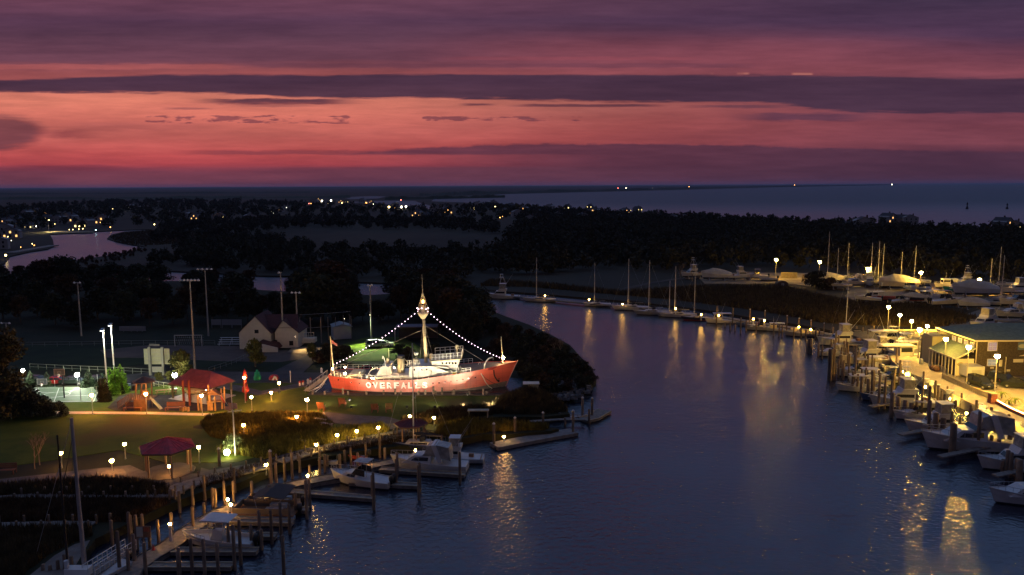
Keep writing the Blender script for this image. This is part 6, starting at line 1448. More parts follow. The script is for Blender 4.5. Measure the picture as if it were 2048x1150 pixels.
dock('jetty', 'thin jetty across the cove in front of the reeds', [(900,845),(960,850),(1010,852),(1105,860)], .7, .9, DECK, .15, None, 'dock')
q = P(958, 834, ZA); t = empty('low_shelter', q, 0, 'low flat topped bench shelter in the reeds below the bow', 'shelter'); b = MB(); b.box(-1.8, 1.6, -.6, .6, 1.1, 1.2); b.build('top', DECKE, t); [MB().box(x_-.07, x_+.07, -.5, .5, 0, 1.1).build('leg', DECKE, t) for x_ in (-1.6, 1.4)]
q = P(1067, 783, ZA); t = empty('dock_hut', q, 0, 'small pale hut at the right end of the ship dock', 'hut'); b = MB(); b.box(-1.0, .9, -.8, .8, 0, 1.55); b.build('wall', mat('hut_olive', (0.42, 0.40, 0.24), .7), t); b = MB(); b.box(-1.9, 1.05, -.95, .95, 1.55, 1.65); b.build('roof', ALU, t)
# park side piles: (x, foot row, top row)
SP = 'weathered pilings on the park side'
CAPD = [(988,895,848),(1030,876,836),(1086,857,826),(1146,870,822),(1165,836,796),(1184,836,797),(440,946,898),(543,972,903)]
for a, c, d in CAPD: capped(a, c, d, 'pile with a pale pointed cap %s' % {988:'at the near end of the grey floating dock',1030:'behind the grey floating dock, the left one',1086:'behind the grey floating dock, the right one',1146:'at the outer end of the grey floating dock',1165:'on the outer platform, left',1184:'on the outer platform, right',440:'near the gazebo lamp',543:'beside the lamp where the shore path bends'}[a], 'white capped piles')
for a, c, d in [(862,1150,832)]: pass
for a, c, d in [(225,1090,1040),(240,1150,1062),(262,1112,1024),(275,1100,1030),(270,1130,1068),(292,1150,1085),(318,1092,1040),(345,1078,1025),(387,1060,1013),(346,1012,978),(360,1025,982),(386,1010,970),(409,1034,1005),(432,1020,976),(426,1012,975),(450,1014,962),(468,1006,962),(505,1010,962),(620,1014,958),(540,1012,970),(553,975,925),(570,960,918),(585,958,905),(620,965,930),(640,950,915),(614,1038,960),(592,1030,985),(748,1020,945),(838,1000,930),(745,1000,950),(840,985,925),(795,950,905),(793,972,918),(920,968,904),(884,900,870),(680,940,908),(702,930,895),(690,926,900),(650,944,908),(655,932,910),(732,920,885),(760,915,872),(770,925,895),(740,905,880),(695,905,872),(612,905,880),(655,895,878),(410,1150,1078),(437,1150,1085),(470,1140,1050),(458,1100,1046),(482,1130,1040),(503,1090,1048),(520,1082,1020),(524,1100,1058),(544,1088,1020),(563,1080,1005),(580,1068,1008),(568,1150,1070),(385,1150,1078),(360,1150,1095),(358,1150,1102),(88,1160,1128),(102,1160,1130),(118,1158,1120),(132,1156,1108),(146,1160,1112),(410,1000,950),(470,985,935),(600,945,912),(1178,848,818),(1130,852,836),(262,1065,1030),(222,1060,1026),(286,1070,1028),(258,1150,1098),(300,1098,1060),(640,935,900),(716,940,905)]:
    pile(a, c, d, 'brown timber piling among the park side docks and boardwalks', SP)
# pedestal lamps on the docks
for px, py, yt, l in ((342,1082,1050,'amber dock pedestal lamp beside the tall bottom left piles'),(422,1052,1040,'amber dock pedestal lamp above the console boat'),(456,1012,1001,'amber dock pedestal lamp, upper of a close pair'),(462,1023,1011,'amber dock pedestal lamp, lower of a close pair'),(616,967,953,'amber dock pedestal lamp behind the long finger pier'),(728,930,921,'amber dock pedestal lamp above the twin engine cruiser canopy'),(831,912,905,'amber dock pedestal lamp at the bow of the larger cruiser'),(1008,884,876,'amber dock pedestal lamp on the grey floating dock')):
    q = P(px, py, .5); t = empty('dock_pedestal', q, 0, l, 'lamp', 'amber pedestal lamps on the park side docks'); h = max(.7, top_z(px, yt, q)-.5); b = MB(); b.prism([(-.16, 0), (.16, 0), (.1, h), (-.1, h)], -.12, .12); b.build('pedestal', WHITE, t); b = MB(); b.lathe((0,0,h), [(.13, 0), (.16, .14), (.06, .26)], 8); b.build('lamp', emat('pedestal_glow', (1.0, 0.50, 0.12), 230), t)
for px, py, yt, l in ((281,1085,1072,'dock box stand'),):
    q = P(290, 1110, .5); t = empty('notice_board', q, 0, 'notice board with a white and an orange sheet among the dock piles', 'sign'); b = MB(); b.beam((-.1,.05,0), (-.1,.05,3.1), .12); b.build('post', WOOD, t); b = MB(); b.box(-.75, .75, -.04, .03, 1.9, 3.1); b.build('board', TEAK, t); b = MB(); b.box(-.70, -.05, -.06, -.041, 2.0, 3.02); b.build('white_sheet', mat('paper_cream', (0.5, 0.48, 0.38), .8), t); b = MB(); b.box(.05, .6, -.06, -.041, 2.55, 3.0); b.build('orange_sheet', mat('paper_orange', (0.5, 0.12, 0.05), .8), t)
q = P(307, 1100, .5); t = empty('traffic_cone', q, 0, 'small orange cone standing on the dock beside the notice board', 'cone'); b = MB(); b.lathe((0,0,0), [(.2, 0), (.2, .04), (.14, .05), (.03, .65)], 10); b.build('body', RED, t)
# gangway ramp with rails at the bottom left
g0, g1 = P(178, 1152, 1.1), P(262, 1098, .6); t = empty('gangway', g0, 0, 'aluminium gangway with railings at the bottom left, behind the foreground mast', 'gangway'); d = g1-g0; b = MB(); b.beam((0,0,0), d, 1.3, .12); b.build('walkway', DECK, t); n = Vector((-d.y, d.x, 0)).normalized()*.62
for s_ in (-1, 1):
    b = MB(); [b.beam(n*s_+Vector((0,0,h)), d+n*s_+Vector((0,0,h)), .06) for h in (.55, 1.05)]; [b.beam(d*(i/9)+n*s_, d*(i/9)+n*s_+Vector((0,0,1.05)), .07) for i in range(10)]; b.build('railing', ALU, t)
# boats, park side
PG = 'boats moored on the park side'
put_boat('cuddy', 722, 968, 8.6, 163, 'white twin outboard cabin boat with a canvas canopy, bow to the upper left', PG)
put_boat('cruiser', 858, 938, 10.6, 173, 'large white cruiser with dark side windows, nearest the channel', PG)
put_boat('sport', 906, 922, 8.6, 176, 'white open boat mostly behind the large cruiser', PG)
put_boat('console', 438, 1091, 8.2, 172, 'white centre console boat with a flat T top above the long finger pier', PG)
put_boat('pontoon', 530, 1030, 7.8, 176, 'brown panelled pontoon boat with a dark canopy', PG)
put_boat('pontoon', 545, 1013, 7.0, 178, 'second dark pontoon boat tucked behind the brown one', PG)
put_boat('skiff', 1148, 838, 4.5, 5, 'small low skiff tied beside the outer platform', PG)
put_boat('skiff', 640, 925, 5.5, 165, 'pale skiff among the piles below the shore path', PG)
put_boat('skiff', 700, 915, 5.5, 165, 'dim skiff with an orange cover board under the shore path lamps', PG, hull='red')
def tall_mast_boat(px, py, yt, L_, rz, label, hull='white', bias=0):
    q = P(px, py, 0); h = top_z(px, yt, q)-1.0; return put_boat('sail', px+bias, py, L_, rz, label, PG, hull=hull, mastk=round(h/L_, 3))
tall_mast_boat(845, 899, 686, 10.5, 175, 'sailboat with a tall slim mast and dark covered boom behind the cruisers', 'navy', -6)
# foreground sailboat: only its mast, stays and pale foredeck rise into the picture
q = P(171, 1165, 0); t = empty('sailboat', q, 0, 'nearest sailboat, its thick pale mast crossing the park at the left', 'sailboat'); h = top_z(168, 836, q)
b = MB(); b.tube([(0,0,1.0), (-.12,0,h)], [.20, .15], 10); b.build('mast', mat('old_mast', (0.36, 0.30, 0.26), .55, var=.15), t)
b, sz = hull_mb(9.5, 2.9, .95, 1.25, .95, transom=.6, rake=.14); b.v = [(-v[0], v[1], v[2]) for v in b.v]; b.f = [tuple(reversed(f)) for f in b.f]; o = b.build('hull', [WHITE, BLACK, WHITE], t); o.rotation_euler.z = R(60); o.location = (.3, -1.2, 0)
b = MB(); b.tube([(-.12,0,h*.985), (-6.6, 3.2, 1.2)], .025, 4); b.tube([(-.1,0,h*.985), (3.2,-5,1.0)], .02, 4); b.build('stay', STEEL, t)
b = MB(); b.box(-1.3, .9, -1.2, -.2, 1.0, 1.9); b.build('cabin', mat('pale_cabin', (0.7, 0.68, 0.62), .5), t)
b = MB(); b.tube([(-1.15,-.9,1.9), (-1.2,-.9,2.7)], .22, 8); b.build('fender', WHITE, t)
b = MB(); b.tube([(0,0,h*.92), (-2.0,.3,h*.50)], .035, 4); b.build('rigging', BLACK, t)
q = P(137, 1150, ZA); o = MB().tube([(0,0,0),(.0,0,top_z(137,870,q)-ZA)], [.12,.07], 7).build('dark_mast', mat('dark_spar', (0.03, 0.02, 0.015), .7)); o.location = q; tag(o, 'thin dark spar standing just left of the thick foreground mast', 'mast')
for px, py in ((60,1140),(66,1125)): pass

# ------------------------------------------------------------------ far canal row (upper dock)
dock('canal_dock', 'long low dock along the far canal bank behind the upper row of boats', [(950,586),(1000,590),(1090,598),(1180,606),(1260,613),(1350,622),(1440,634)], 2.0, .9, DECK, .4, None, 'dock', None)
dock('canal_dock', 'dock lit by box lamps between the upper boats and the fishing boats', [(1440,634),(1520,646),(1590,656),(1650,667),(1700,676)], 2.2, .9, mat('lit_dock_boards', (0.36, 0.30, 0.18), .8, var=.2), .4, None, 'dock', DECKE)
UG = 'boats on the upper canal dock'
put_boat('sport', 1003, 597, 12.5, 175, 'large sportfishing boat with a tuna tower at the head of the canal', UG, tower=True)
def usail(px, py, yt, L_, rz, label, hull='white', **kw):
    q = P(px, py, 0); h = top_z(px, yt, q)-1.0; k_ = round(h/L_, 2); return put_boat('sail', px, py, L_, rz, label, UG, hull=hull, mastk=k_)
usail(1078, 603, 515, 11, 172, 'sailboat with a spray hood, second from the head of the canal')
usail(1193, 612, 524, 9, 176, 'small dim sailboat beside the second amber dock lamp')
usail(1262, 620, 518, 12, 175, 'sailboat with the brightest mast in the middle of the canal row')
usail(1303, 629, 520, 11, 178, 'slate hulled sailboat with a dark raked mast in the canal row', 'grey')
usail(1343, 633, 560, 9, 176, 'smaller sailboat tucked between the slate one and the tall masted one', 'grey')
usail(1355, 634, 532, 11, 175, 'tall masted white sailboat with two lamps on its quarter')
usail(1393, 640, 530, 9, 176, 'navy hulled sailboat at the end of the sailboat row', 'navy')
put_boat('work', 1442, 646, 9, 176, 'white workboat with a lit wheelhouse on the canal row', UG)
put_boat('skiff', 1495, 652, 6, 172, 'dark open skiff tied just past the lit workboat', UG, hull='blue')
put_boat('cuddy', 1520, 660, 8, 170, 'dim cuddy boat beside the amber box lamps', UG, hull='grey')
put_boat('work', 1552, 662, 7, 168, 'small workboat among the dark piles', UG)
put_boat('skiff', 1600, 672, 8, 170, 'long low open boat lying along the lit dock', UG, hull='grey')
for px, py, yt, l in ((950,590,579,'amber lamp at the very head of the canal dock'),(1090,601,592,'amber lamp right of the spray hood sailboat, streaking on the water'),(1178,609,600,'amber lamp left of the small dim sailboat, streaking on the water'),(1245,617,609,'amber lamp beside the mid row sailboat stern'),(1351,630,618,'amber lamp on the quarter of the tall masted sailboat'),(1402,640,630,'dim amber lamp past the navy sailboat'),(1437,644,632,'amber lamp beside the lit workboat'),(1506,652,639,'bright amber lamp left of the capped post row'),(1528,656,642,'bright amber lamp under the first tall pale post'),(1597,663,655,'amber lamp on the post row before the fishing boats'),(1621,668,660,'amber lamp on the post row nearest the fishing boats')):
    q = P(px, py, .9); t = empty('dock_pedestal', q, 0, l, 'lamp', 'amber lamps on the canal dock'); h = max(.8, top_z(px, yt, q)-.9); b = MB(); b.box(-.15, .15, -.12, .12, 0, h); b.build('pedestal', WHITE, t); b = MB(); b.ball((0,-.1,h+.15), .22, 8); b.build('lamp', emat('canal_lamp_glow', (1.0, 0.50, 0.08), 85), t)
for i, px in enumerate((1518, 1546, 1588, 1609, 1629, 1640)):
    q = P(px, 652+(px-1518)*.145, .9); b = MB(); b.box(-.8, .8, -.3, .3, 0, .8); o = b.build('dock_box', mat('lit_box_cream', (0.75, 0.62, 0.3), .5)); o.location = q; tag(o, 'cream dock box lit by the amber lamps along the post row', 'box', 'cream dock boxes')
# tall pale posts
for px, py, yt, l in ((1433,648,612,'left'),(1465,649,615,'right')): pile(px, py, yt, 'tall pale post on the %s of the lit workboat' % l, 'tall pale posts on the canal dock', .9)
RP = 'timber pilings on the marina side'
for px, py, yt in ((1499,656,619),(1529,660,622),(1573,664,632),(1597,668,637),(1621,671,641),(1647,676,647)): capped(px, py, yt, 'tall post with a pale top in the row along the lit canal dock', 'pale topped posts on the canal dock', .9)
for px, py, yt in [(1450,654,645),(1460,660,645),(1470,662,648),(1481,667,635),(1492,662,640),(1512,668,645),(1547,672,645),(1558,674,648),(1564,675,649),(1587,682,655),(1602,676,655),(1611,680,659),(1631,678,657),(1638,678,660),(1747,670,651),(1712,672,652),(1725,675,655),(1735,680,660),(1741,676,656)]:
    pile(px, py, yt, 'dark timber piling in the row between the canal dock and the fishing boats', RP, 1.1)
# ------------------------------------------------------------------ marina side: piles from the photo (zoomed coordinates)
for X_, Y0, Y1, f in [(310,240,340,1.2),(325,228,345,1.6),(345,228,350,1.6),(400,255,370,1.2),(430,280,390,1.1),(482,310,560,1.3),(500,310,565,1.3),(520,305,560,1.5),(535,420,560,1.3),(575,360,520,2.2),(600,400,560,1.2),(640,350,580,.9),(672,490,650,1.3),(690,305,640,1),(712,510,655,1.2),(740,530,690,1.3),(745,400,560,.9),(775,460,650,1),(795,550,710,1.8),(825,490,730,1.4),(880,512,790,1.2),(927,532,790,1.2),(975,560,850,1),(985,660,860,1.8),(1005,470,640,1.2),(1020,300,480,1),(1035,692,830,2),(1046,400,600,1.2),(1068,610,720,1),(1090,720,850,2.2),(1142,742,860,2.2),(1180,672,860,1.2),(1228,490,760,1),(1224,700,870,1.2),(1272,610,960,1.2),(1278,720,1000,1.4),(1330,562,720,1.2),(1332,820,1010,2.3),(1350,600,780,1.2),(1377,640,800,1.2),(1397,672,900,1.4),(1392,860,1010,2.3),(1427,608,720,1),(1436,695,770,1),(1457,808,1010,1.2),(1468,900,1150,2.6),(1492,720,780,1.7),(1527,850,970,1.4),(1540,662,780,1.1),(1592,860,980,1.4),(1612,760,930,1.5),(1655,718,900,1.3),(1670,808,1140,1.4),(1728,850,990,1.3),(1725,970,1130,1.5),(1772,775,960,1.3),(1777,1000,1130,1.4),(1806,870,1000,1.4),(1838,1030,1140,1.4),(1908,832,1030,1.3),(1925,880,1110,1.8),(1942,960,1090,1.3),(2002,1000,1130,1.3),(560,395,540,1.2),(590,410,545,1.1),(1000,500,640,1.4),(840,560,700,1.2),(1055,430,560,1)]:
    pile(1536+X_/3.992, 620+Y1/3.992, 620+Y0/3.992, 'dark weathered piling standing round the marina side fishing boats', RP, f)
for X_, Y0, Y1, f in [(1350,700,810,1.6),(1385,620,830,1.6),(1470,690,850,1.8),(1490,700,900,2.2),(1415,640,860,1.4)]:
    pile(1700+X_/4.422, 760+Y1/4.422, 760+Y0/4.422, 'thick piling beside the boats at the right edge of the picture', RP, f)
MG = 'boats moored on the marina side'
put_boat('sport', 1685, 690, 14, 180, 'broad sportfishing boat with raised outriggers and pale bow, first at the marina', MG)
put_boat('sail', 1697, 676, 11, 178, 'sailboat whose tall mast stands behind the first sportfishing boat', MG, mastk=1.62)
put_boat('work', 1768, 690, 13, 2, 'pale workboat behind the trawler, lit from the quay', MG, hull='cream')
put_boat('cuddy', 1790, 680, 10, 0, 'cuddy boat with yellow lit cushions by the upper quay', MG, hull='cream')
put_boat('sport', 1735, 727, 14, 183, 'white trawler with high square wheelhouse windows', MG, hull='cream')
put_boat('work', 1795, 724, 14, 2, 'white fishing boat with its bow to the quay', MG)
put_boat('cuddy', 1715, 752, 10.5, 178, 'open boat with a sloped windscreen and stacked rods', MG)
put_boat('console', 1738, 768, 9, 176, 'centre console boat crowded with rod holders', MG)
put_boat('console', 1715, 782, 9, 174, 'low centre console boat between two rows of piles', MG)
put_boat('sport', 1808, 812, 13.5, 176, 'sportfishing boat with a hard top and tower seen over the quay', MG, tower=True)
put_boat('cuddy', 1760, 800, 8, 178, 'small boat with a dark blue cover beside the tower boat', MG, hull='blue')
put_boat('sport', 1880, 862, 12.5, 178, 'sportfishing boat with a wide windscreen halfway along the quay', MG)
put_boat('skiff', 1860, 850, 7, 178, 'open skiff with a dark bow in front of the windscreen boat', MG, hull='grey')
put_boat('cruiser', 1950, 898, 15.5, 178, 'long white cabin cruiser with three dark side windows', MG)
put_boat('sport', 2040, 938, 13, 178, 'white boat cut by the right edge, above the nearest bow', MG)
put_boat('cruiser', 2070, 1006, 12.5, 178, 'nearest white bow with a steel rail at the right edge', MG)
put_boat('cruiser', 1668, 712, 9, 178, 'small pale cruiser squeezed in below the first sportfishing boat', MG)
put_boat('console', 1752, 742, 9, 178, 'centre console boat between the trawler and the open boat', MG)
put_boat('cuddy', 1782, 764, 9, 176, 'white cuddy boat at the quay edge above the tower boat', MG)
put_boat('sport', 1760, 708, 11, 178, 'sportfishing boat packed behind the trawler wheelhouse', MG)
put_boat('work', 1815, 704, 9, 5, 'boat hauled out on the upper quay beside the lift posts', MG, z=ZQ)
put_boat('console', 1812, 690, 8, 10, 'console boat on the upper quay under the lamp row', MG, z=ZQ, hull='cream')
put_boat('cuddy', 1835, 838, 9, 178, 'cuddy boat between the tower boat and the windscreen boat', MG)
put_boat('skiff', 1920, 880, 7, 178, 'low skiff just above the long cabin cruiser', MG)
for i in range(34):
    f = (i % 17)/16.0; a_ = 1662+f*95+rnd.uniform(-5, 5); c_ = 690+f*70+(18 if i > 16 else 0)+rnd.uniform(-4, 4); pile(a_, c_, c_-rnd.uniform(26, 40), 'dark weathered piling standing round the marina side fishing boats', RP, rnd.uniform(.9, 1.3))
for pts, l in (([(1660,688),(1735,690)],'first'),([(1690,735),(1790,732)],'second'),([(1690,770),(1800,758)],'third'),([(1740,812),(1845,795)],'fourth'),([(1800,868),(1900,850)],'fifth'),([(1880,912),(2010,885)],'sixth'),([(1990,950),(2090,930)],'seventh')):
    dock('finger_pier', 'timber finger pier out from the quay, %s from the canal end' % l, pts, 1.0, 1.0, DECK, .2, 'finger piers on the marina side', 'pier')
# ------------------------------------------------------------------ quay lamps
def street_lamp(px, py, yt, label, s=170, r=.34, group='sodium lamps on the marina side', z=ZQ, arm=False):
    q = P(px, py, z); h = top_z(px, yt, q)-z; t = empty('street_lamp', q, 0, label, 'lamp', group)
    b = MB(); b.tube([(0,0,0),(0,0,h-.2)], [.12, .07], 8); b.lathe((0,0,0), [(.22, 0), (.2, .4), (.12, .5)], 8); b.build('pole', mat('pale_lamp_pole', (0.5, 0.47, 0.38), .5), t)
    b = MB(); b.lathe((0,0,h+r*.6), [(r*.9, 0), (r*.8, .12), (.05, .3)], 10); b.build('hood', STEEL, t); key = ('sl', s, r)
    if key not in LPROTO: m = MB(); m.ball((0,0,0), r, 8); o = m.build('globe', glow(SOD, s, 's'), t, True); LPROTO[key] = o.data
    else: o = bpy.data.objects.new('globe', LPROTO[key]); COL.objects.link(o); o.parent = t
    o.location = (0, 0, h)
for px, py, yt, l in ((1775,664,614,'sodium lamp highest of the row beyond the fishing boats'),(1798,664,630,'sodium lamp second in the row beyond the fishing boats'),(1822,664,642,'sodium lamp third in the row beyond the fishing boats'),(1854,664,652,'sodium lamp just right of the brightest quay lamp'),(1890,668,663,'sodium lamp by the blue awning behind the shop')): street_lamp(px, py, yt, l, 480, .42, z=ZQ-.02)
street_lamp(1836, 716, 659, 'brightest sodium lamp, standing over the fishing boats and the dark posts', 1100, .48)
for px, py, yt, l in ((1888,744,678,'sodium lamp at the corner of the shop porch'),(1932,776,694,'sodium lamp by the fence in front of the white door'),(1988,798,712,'sodium lamp by the fence and the parked cars')): street_lamp(px, py, yt, l, 420 if px == 1888 else 1000, .42)
street_lamp(2075, 820, 735, 'sodium lamp just past the right edge of the picture', 1300, .42)
YG = 'sodium lamps in the boat yard'
for px, py, yt, l in ((1551,558,519,'leftmost boat yard lamp above the empty gravel'),(1638,556,524,'boat yard lamp over the plank fence left of the two masted boat'),(1734,572,537,'boat yard lamp in front of the first stored hulls'),(1840,580,545,'boat yard lamp behind the two lit bows'),(1957,588,559,'boat yard lamp shining on the tarp covered boat'),(1389,553,532,'small dim yard lamp over the first stored boat')):
    street_lamp(px, py, yt, l, 680 if px > 1500 else 60, .55 if px > 1500 else .25, YG, ZB+.3)
# two dark posts of the boat lift
for px, py, yt, l in ((1843,718,668,'left of two thick dark lift posts beside the bright lamp'),(1849,716,662,'right of two thick dark lift posts beside the bright lamp')):
    q = P(px, py, ZQ); b = MB(); h = top_z(px, yt, q)-ZQ; b.lathe((0,0,0), [(.3, 0), (.28, h-.2), (.15, h)], 10); o = b.build('lift_post', mat('lift_post_dark', (0.05, 0.04, 0.03), .8)); o.location = q; tag(o, l, 'post', 'dark lift posts')
fence_line('wharf_rail', 'pale railing along the far side of the upper quay under the lamp row', [(1742,664),(1800,664),(1862,664),(1925,665)], ZQ, .5, 16, mat('rail_pale', (0.6, 0.55, 0.3), .5), .09)
# quay rim, posts and low lights along the quay wall
q = P(1786, 720, ZQ); t = empty('quay_edging', q, 0, 'timber rim along the lit quay above the boats', 'kerb'); L_ = [P(a, c, ZQ)-q for a, c in ((1784,722),(1801,738),(1849,760),(1894,785),(1962,818),(2012,840),(2048,858),(2110,890))]
b = MB(); [b.beam(L_[i]+Vector((0,0,.12)), L_[i+1]+Vector((0,0,.12)), .25, .24) for i in range(len(L_)-1)]; b.build('rim', DECKE, t)
QL = emat('quay_light_glow', (1.0, 0.62, 0.10), 620)
for i, (px, py) in enumerate(((1806,746),(1812,751),(1850,777),(1898,800),(1938,812),(1958,828),(1990,845),(1932,830),(2018,862),(1800,742))):
    q = P(px, py, .9); t = empty('quay_light', q, 0, 'small yellow light low on the quay wall behind the boats', 'light', 'low yellow lights on the quay wall'); b = MB(); b.box(-.12, .12, .0, .2, 0, .5); b.build('housing', STEEL, t); b = MB(); b.ball((0,-.15,.3), .16, 8); b.build('lens', QL, t)
for i, (px, py) in enumerate(((1851,765),(1866,770),(1873,777),(1900,788),(1958,815),(1966,820),(1988,830),(2018,846),(2034,852))):
    q = P(px, py, ZQ); t = empty('dock_box', q, R(-35), 'white locker on the quay rim above the moored boats', 'box', 'white lockers on the quay'); b = MB(); b.box(-.55, .55, -.3, .3, 0, .65); b.build('body', WHITE, t); b = MB(); b.box(-.6, .6, -.34, .34, .65, .75); b.build('lid', WHITE, t)
# fence with posts between promenade and parking
fence_line('promenade_fence', 'beige picket fence separating the promenade from the parking', [(1884,757),(1900,765),(1932,779),(1965,793),(1984,802)], ZQ+.02, 1.0, 26, mat('fence_beige', (0.45, 0.38, 0.24), .7), .04, True)
q = P(1984, 806, ZQ); t = empty('brick_pillar', q, 0, 'reddish brick pillar at the end of the beige fence', 'pillar'); b = MB(); b.box(-.5, .5, -.5, .5, 0, 1.6); b.build('shaft', mat('brick_red', (0.30, 0.11, 0.07), .9, var=.3, vscale=4), t); b = MB(); b.box(-.6, .6, -.6, .6, 1.6, 1.75); b.build('cap', DECKE, t)
# glowing planter edge with little lights
o0 = P(1993, 805, ZQ); t = empty('planter_wall', o0, 0, 'low planter wall outlined with small glowing lights at the right edge', 'planter'); L_ = [P(a, c, ZQ)-o0 for a, c in ((1993,807),(2020,822),(2049,835),(2085,852))]; b = MB(); [b.beam(L_[i]+Vector((0,0,.25)), L_[i+1]+Vector((0,0,.25)), .3, .5) for i in range(3)]; b.build('wall', mat('brick_red', (0.3,)*3), t)
GL = emat('planter_glow', (1.0, 0.42, 0.10), 42); me = None
for i in range(30):
    f = i/29*3; k = min(2, int(f)); p = L_[k].lerp(L_[k+1], f-k)+Vector((0, -.1, .58))
    if me is None: m = MB(); m.ball((0,0,0), .095, 6); o = m.build('light', GL, t); me = o.data
    else: o = bpy.data.objects.new('light', me); COL.objects.link(o); o.parent = t
    o.location = p
def palm(px, py, h, label):
    t = empty('palm_plant', P(px, py, ZQ), 0, label, 'plant', 'small palms in the planter'); b = MB(); b.tube([(0,0,0),(0,0,h*.4)], .1, 6); b.build('trunk', BARK, t); b = MB(); r_ = random.Random(px)
    for i in range(11):
        a = i*.571*1.0; a = 6.283*i/11; L_ = h*.8; pts = [Vector((L_*f*math.cos(a), L_*f*math.sin(a), h*.4+h*.75*f-h*.85*f*f)) for f in (0, .25, .5, .75, 1)]
        for j in range(4):
            s_ = Vector((-math.sin(a), math.cos(a), 0))*.16*(1-j*.15); b.add([pts[j]-s_, pts[j]+s_, pts[j+1]+s_*.7, pts[j+1]-s_*.7], [(0,1,2,3)])
    b.build('fronds', leafmat('palm_green', (0.14, 0.18, 0.03), 0.0) if 'palm_green' not in MATS else MATS['palm_green'], t)
palm(2003, 797, 1.9, 'small palm left of the others, beside the thin lamp pole'); palm(2030, 808, 1.7, 'small palm nearest the glowing planter lights'); palm(2018, 809, 1.2, 'short bushy plant between the two palms')
# ------------------------------------------------------------------ the shop: dark shingles, green roofs
q = P(1951, 753, ZQ); t = empty('marina_shop', q, 0, 'two storey dark shingled marina shop with green hip roof and lower porch wing', 'building'); k = mpp(q)
SH = mat('dark_shingle', (0.065, 0.05, 0.038), .9, var=.35, vscale=3.0); GR = mat('green_roof', (0.10, 0.14, 0.10), .7, var=.2, vscale=1.5); TR = mat('pale_trim', (0.62, 0.56, 0.42), .6)
z = lambda r_, px=1951: top_z(px, r_, q)-ZQ
he = z(680); W2 = 22.0; D2 = 13.0; xx = -.2
b = MB(); b.box(xx, W2, 0, D2, 0, he); b.build('wall', SH, t)
b = MB(); o_ = .6; rh = he+2.1; b.add([(xx-o_,-o_,he+.03),(W2+o_,-o_,he+.03),(W2+o_,D2+o_,he+.03),(xx-o_,D2+o_,he+.03),(xx+5.5,D2/2,rh),(W2-6,D2/2,rh)], [(0,1,5,4),(1,2,5),(2,3,4,5),(3,0,4),(3,2,1,0)]); b.build('roof', GR, t)
b = MB(); b.box(xx-o_, W2+o_, -o_-.06, -o_, he-.22, he+.06); b.box(xx-o_-.06, xx-o_, -o_, D2+o_, he-.22, he+.06); b.build('fascia', TR, t); b = MB(); b.box(xx-.06, xx+.1, -.08, -.02, 0, he-.25); b.build('corner_board', TR, t)
# lower wing: wall with the big pale door panel, porch roof to the left/back
hw_ = z(717, 1912)
b = MB(); b.box(-3.7, xx-.004, .4, 3, 0, hw_); b.box(-1.6, xx-.004, 3, 10, 0, hw_+.6); b.build('wing_wall', SH, t)
b = MB(); b.box(-3.55, xx-.1, .34, .396, .1, hw_-.15); d_ = b.build('door_panel', mat('pale_door', (0.66, 0.60, 0.45), .6), t)
b = MB(); b.lathe((0,0,0), [(.55, 0), (.55, .03)], 16); o = b.build('round_emblem', mat('emblem_olive', (0.30, 0.28, 0.14), .6), d_); o.location = (-2.85, .335, hw_*.66); o.rotation_euler = (R(90), 0, 0); o.scale = (1.15, .72, 1)
b = MB(); zl_ = hw_+.05; zh_ = hw_+2.9
b.add([(-4.3,-.6,zl_),(xx-.01,.2,zl_+1.9),(xx-.01,10,zl_+1.9),(-4.3,9.4,zl_)], [(0,1,2,3)]); b.add([(-4.3,-.6,zl_-.12),(xx-.01,.2,zl_+1.78),(xx-.01,10,zl_+1.78),(-4.3,9.4,zl_-.12)], [(3,2,1,0)]); b.build('porch_roof', GR, t)
b = MB(); b.beam((-4.3,-.62,zl_-.05), (-4.3,9.4,zl_-.05), .08, .26); b.beam((-4.3,-.62,zl_-.05), (xx-.02,.18,zl_+1.85), .08, .26); b.build('fascia', TR, t)
for i in range(9):
    f = i/8; p = Vector((-4.1,-.3,0)).lerp(Vector((-4.1,9.2,0)), f); b = MB(); b.beam(p, p+Vector((0,0,zl_-.15)), .16); b.build('porch_post', TR, t)
b = MB(); b.box(-3.2, xx-.05, 10.1, 14, 0, he-1.2); b.build('upper_wing', mat('grey_siding', (0.28, 0.26, 0.18), .8), t)
def win(x0, x1, z0, z1, lit=None, yy=0):
    f = MB(); e = .12; f.box(x0-e, x0, yy-.07, yy-.006, z0-e, z1+e); f.box(x1, x1+e, yy-.07, yy-.006, z0-e, z1+e); f.box(x0, x1, yy-.07, yy-.006, z1, z1+e); f.box(x0, x1, yy-.07, yy-.006, z0-e, z0); xm = (x0+x1)/2
    f.box(xm-.05, xm+.05, yy-.06, yy-.008, z0, z1); f.box(x0, xm-.05, yy-.05, yy-.01, (z0+z1)/2-.03, (z0+z1)/2+.03); f.box(xm+.05, x1, yy-.05, yy-.01, (z0+z1)/2-.03, (z0+z1)/2+.03)
    o = f.build('window', TR, t); g = MB(); g.box(x0, x1, yy-.03, yy-.012, z0, z1); g.build('pane', lit or GLASS, o); return o
wx0, wx1 = (1971-1951)*k, (1992-1951)*k
LW1 = emat('window_glow_rose', (0.85, 0.55, 0.45), .55); LW2 = emat('window_glow_pale', (0.85, 0.78, 0.55), .42)
win(wx0+.1, wx1-.3, z(701), z(685), LW1); win(wx0+.2, wx1-.2, z(731), z(719), LW2)
for i in range(4): o = win(0, 1.05, 0, 1.7, LW2); o.location = (xx-.002, 1.9+i*2.1, he-2.5); o.rotation_euler = (0, 0, R(-90)); o.scale = (1, 1, 1)
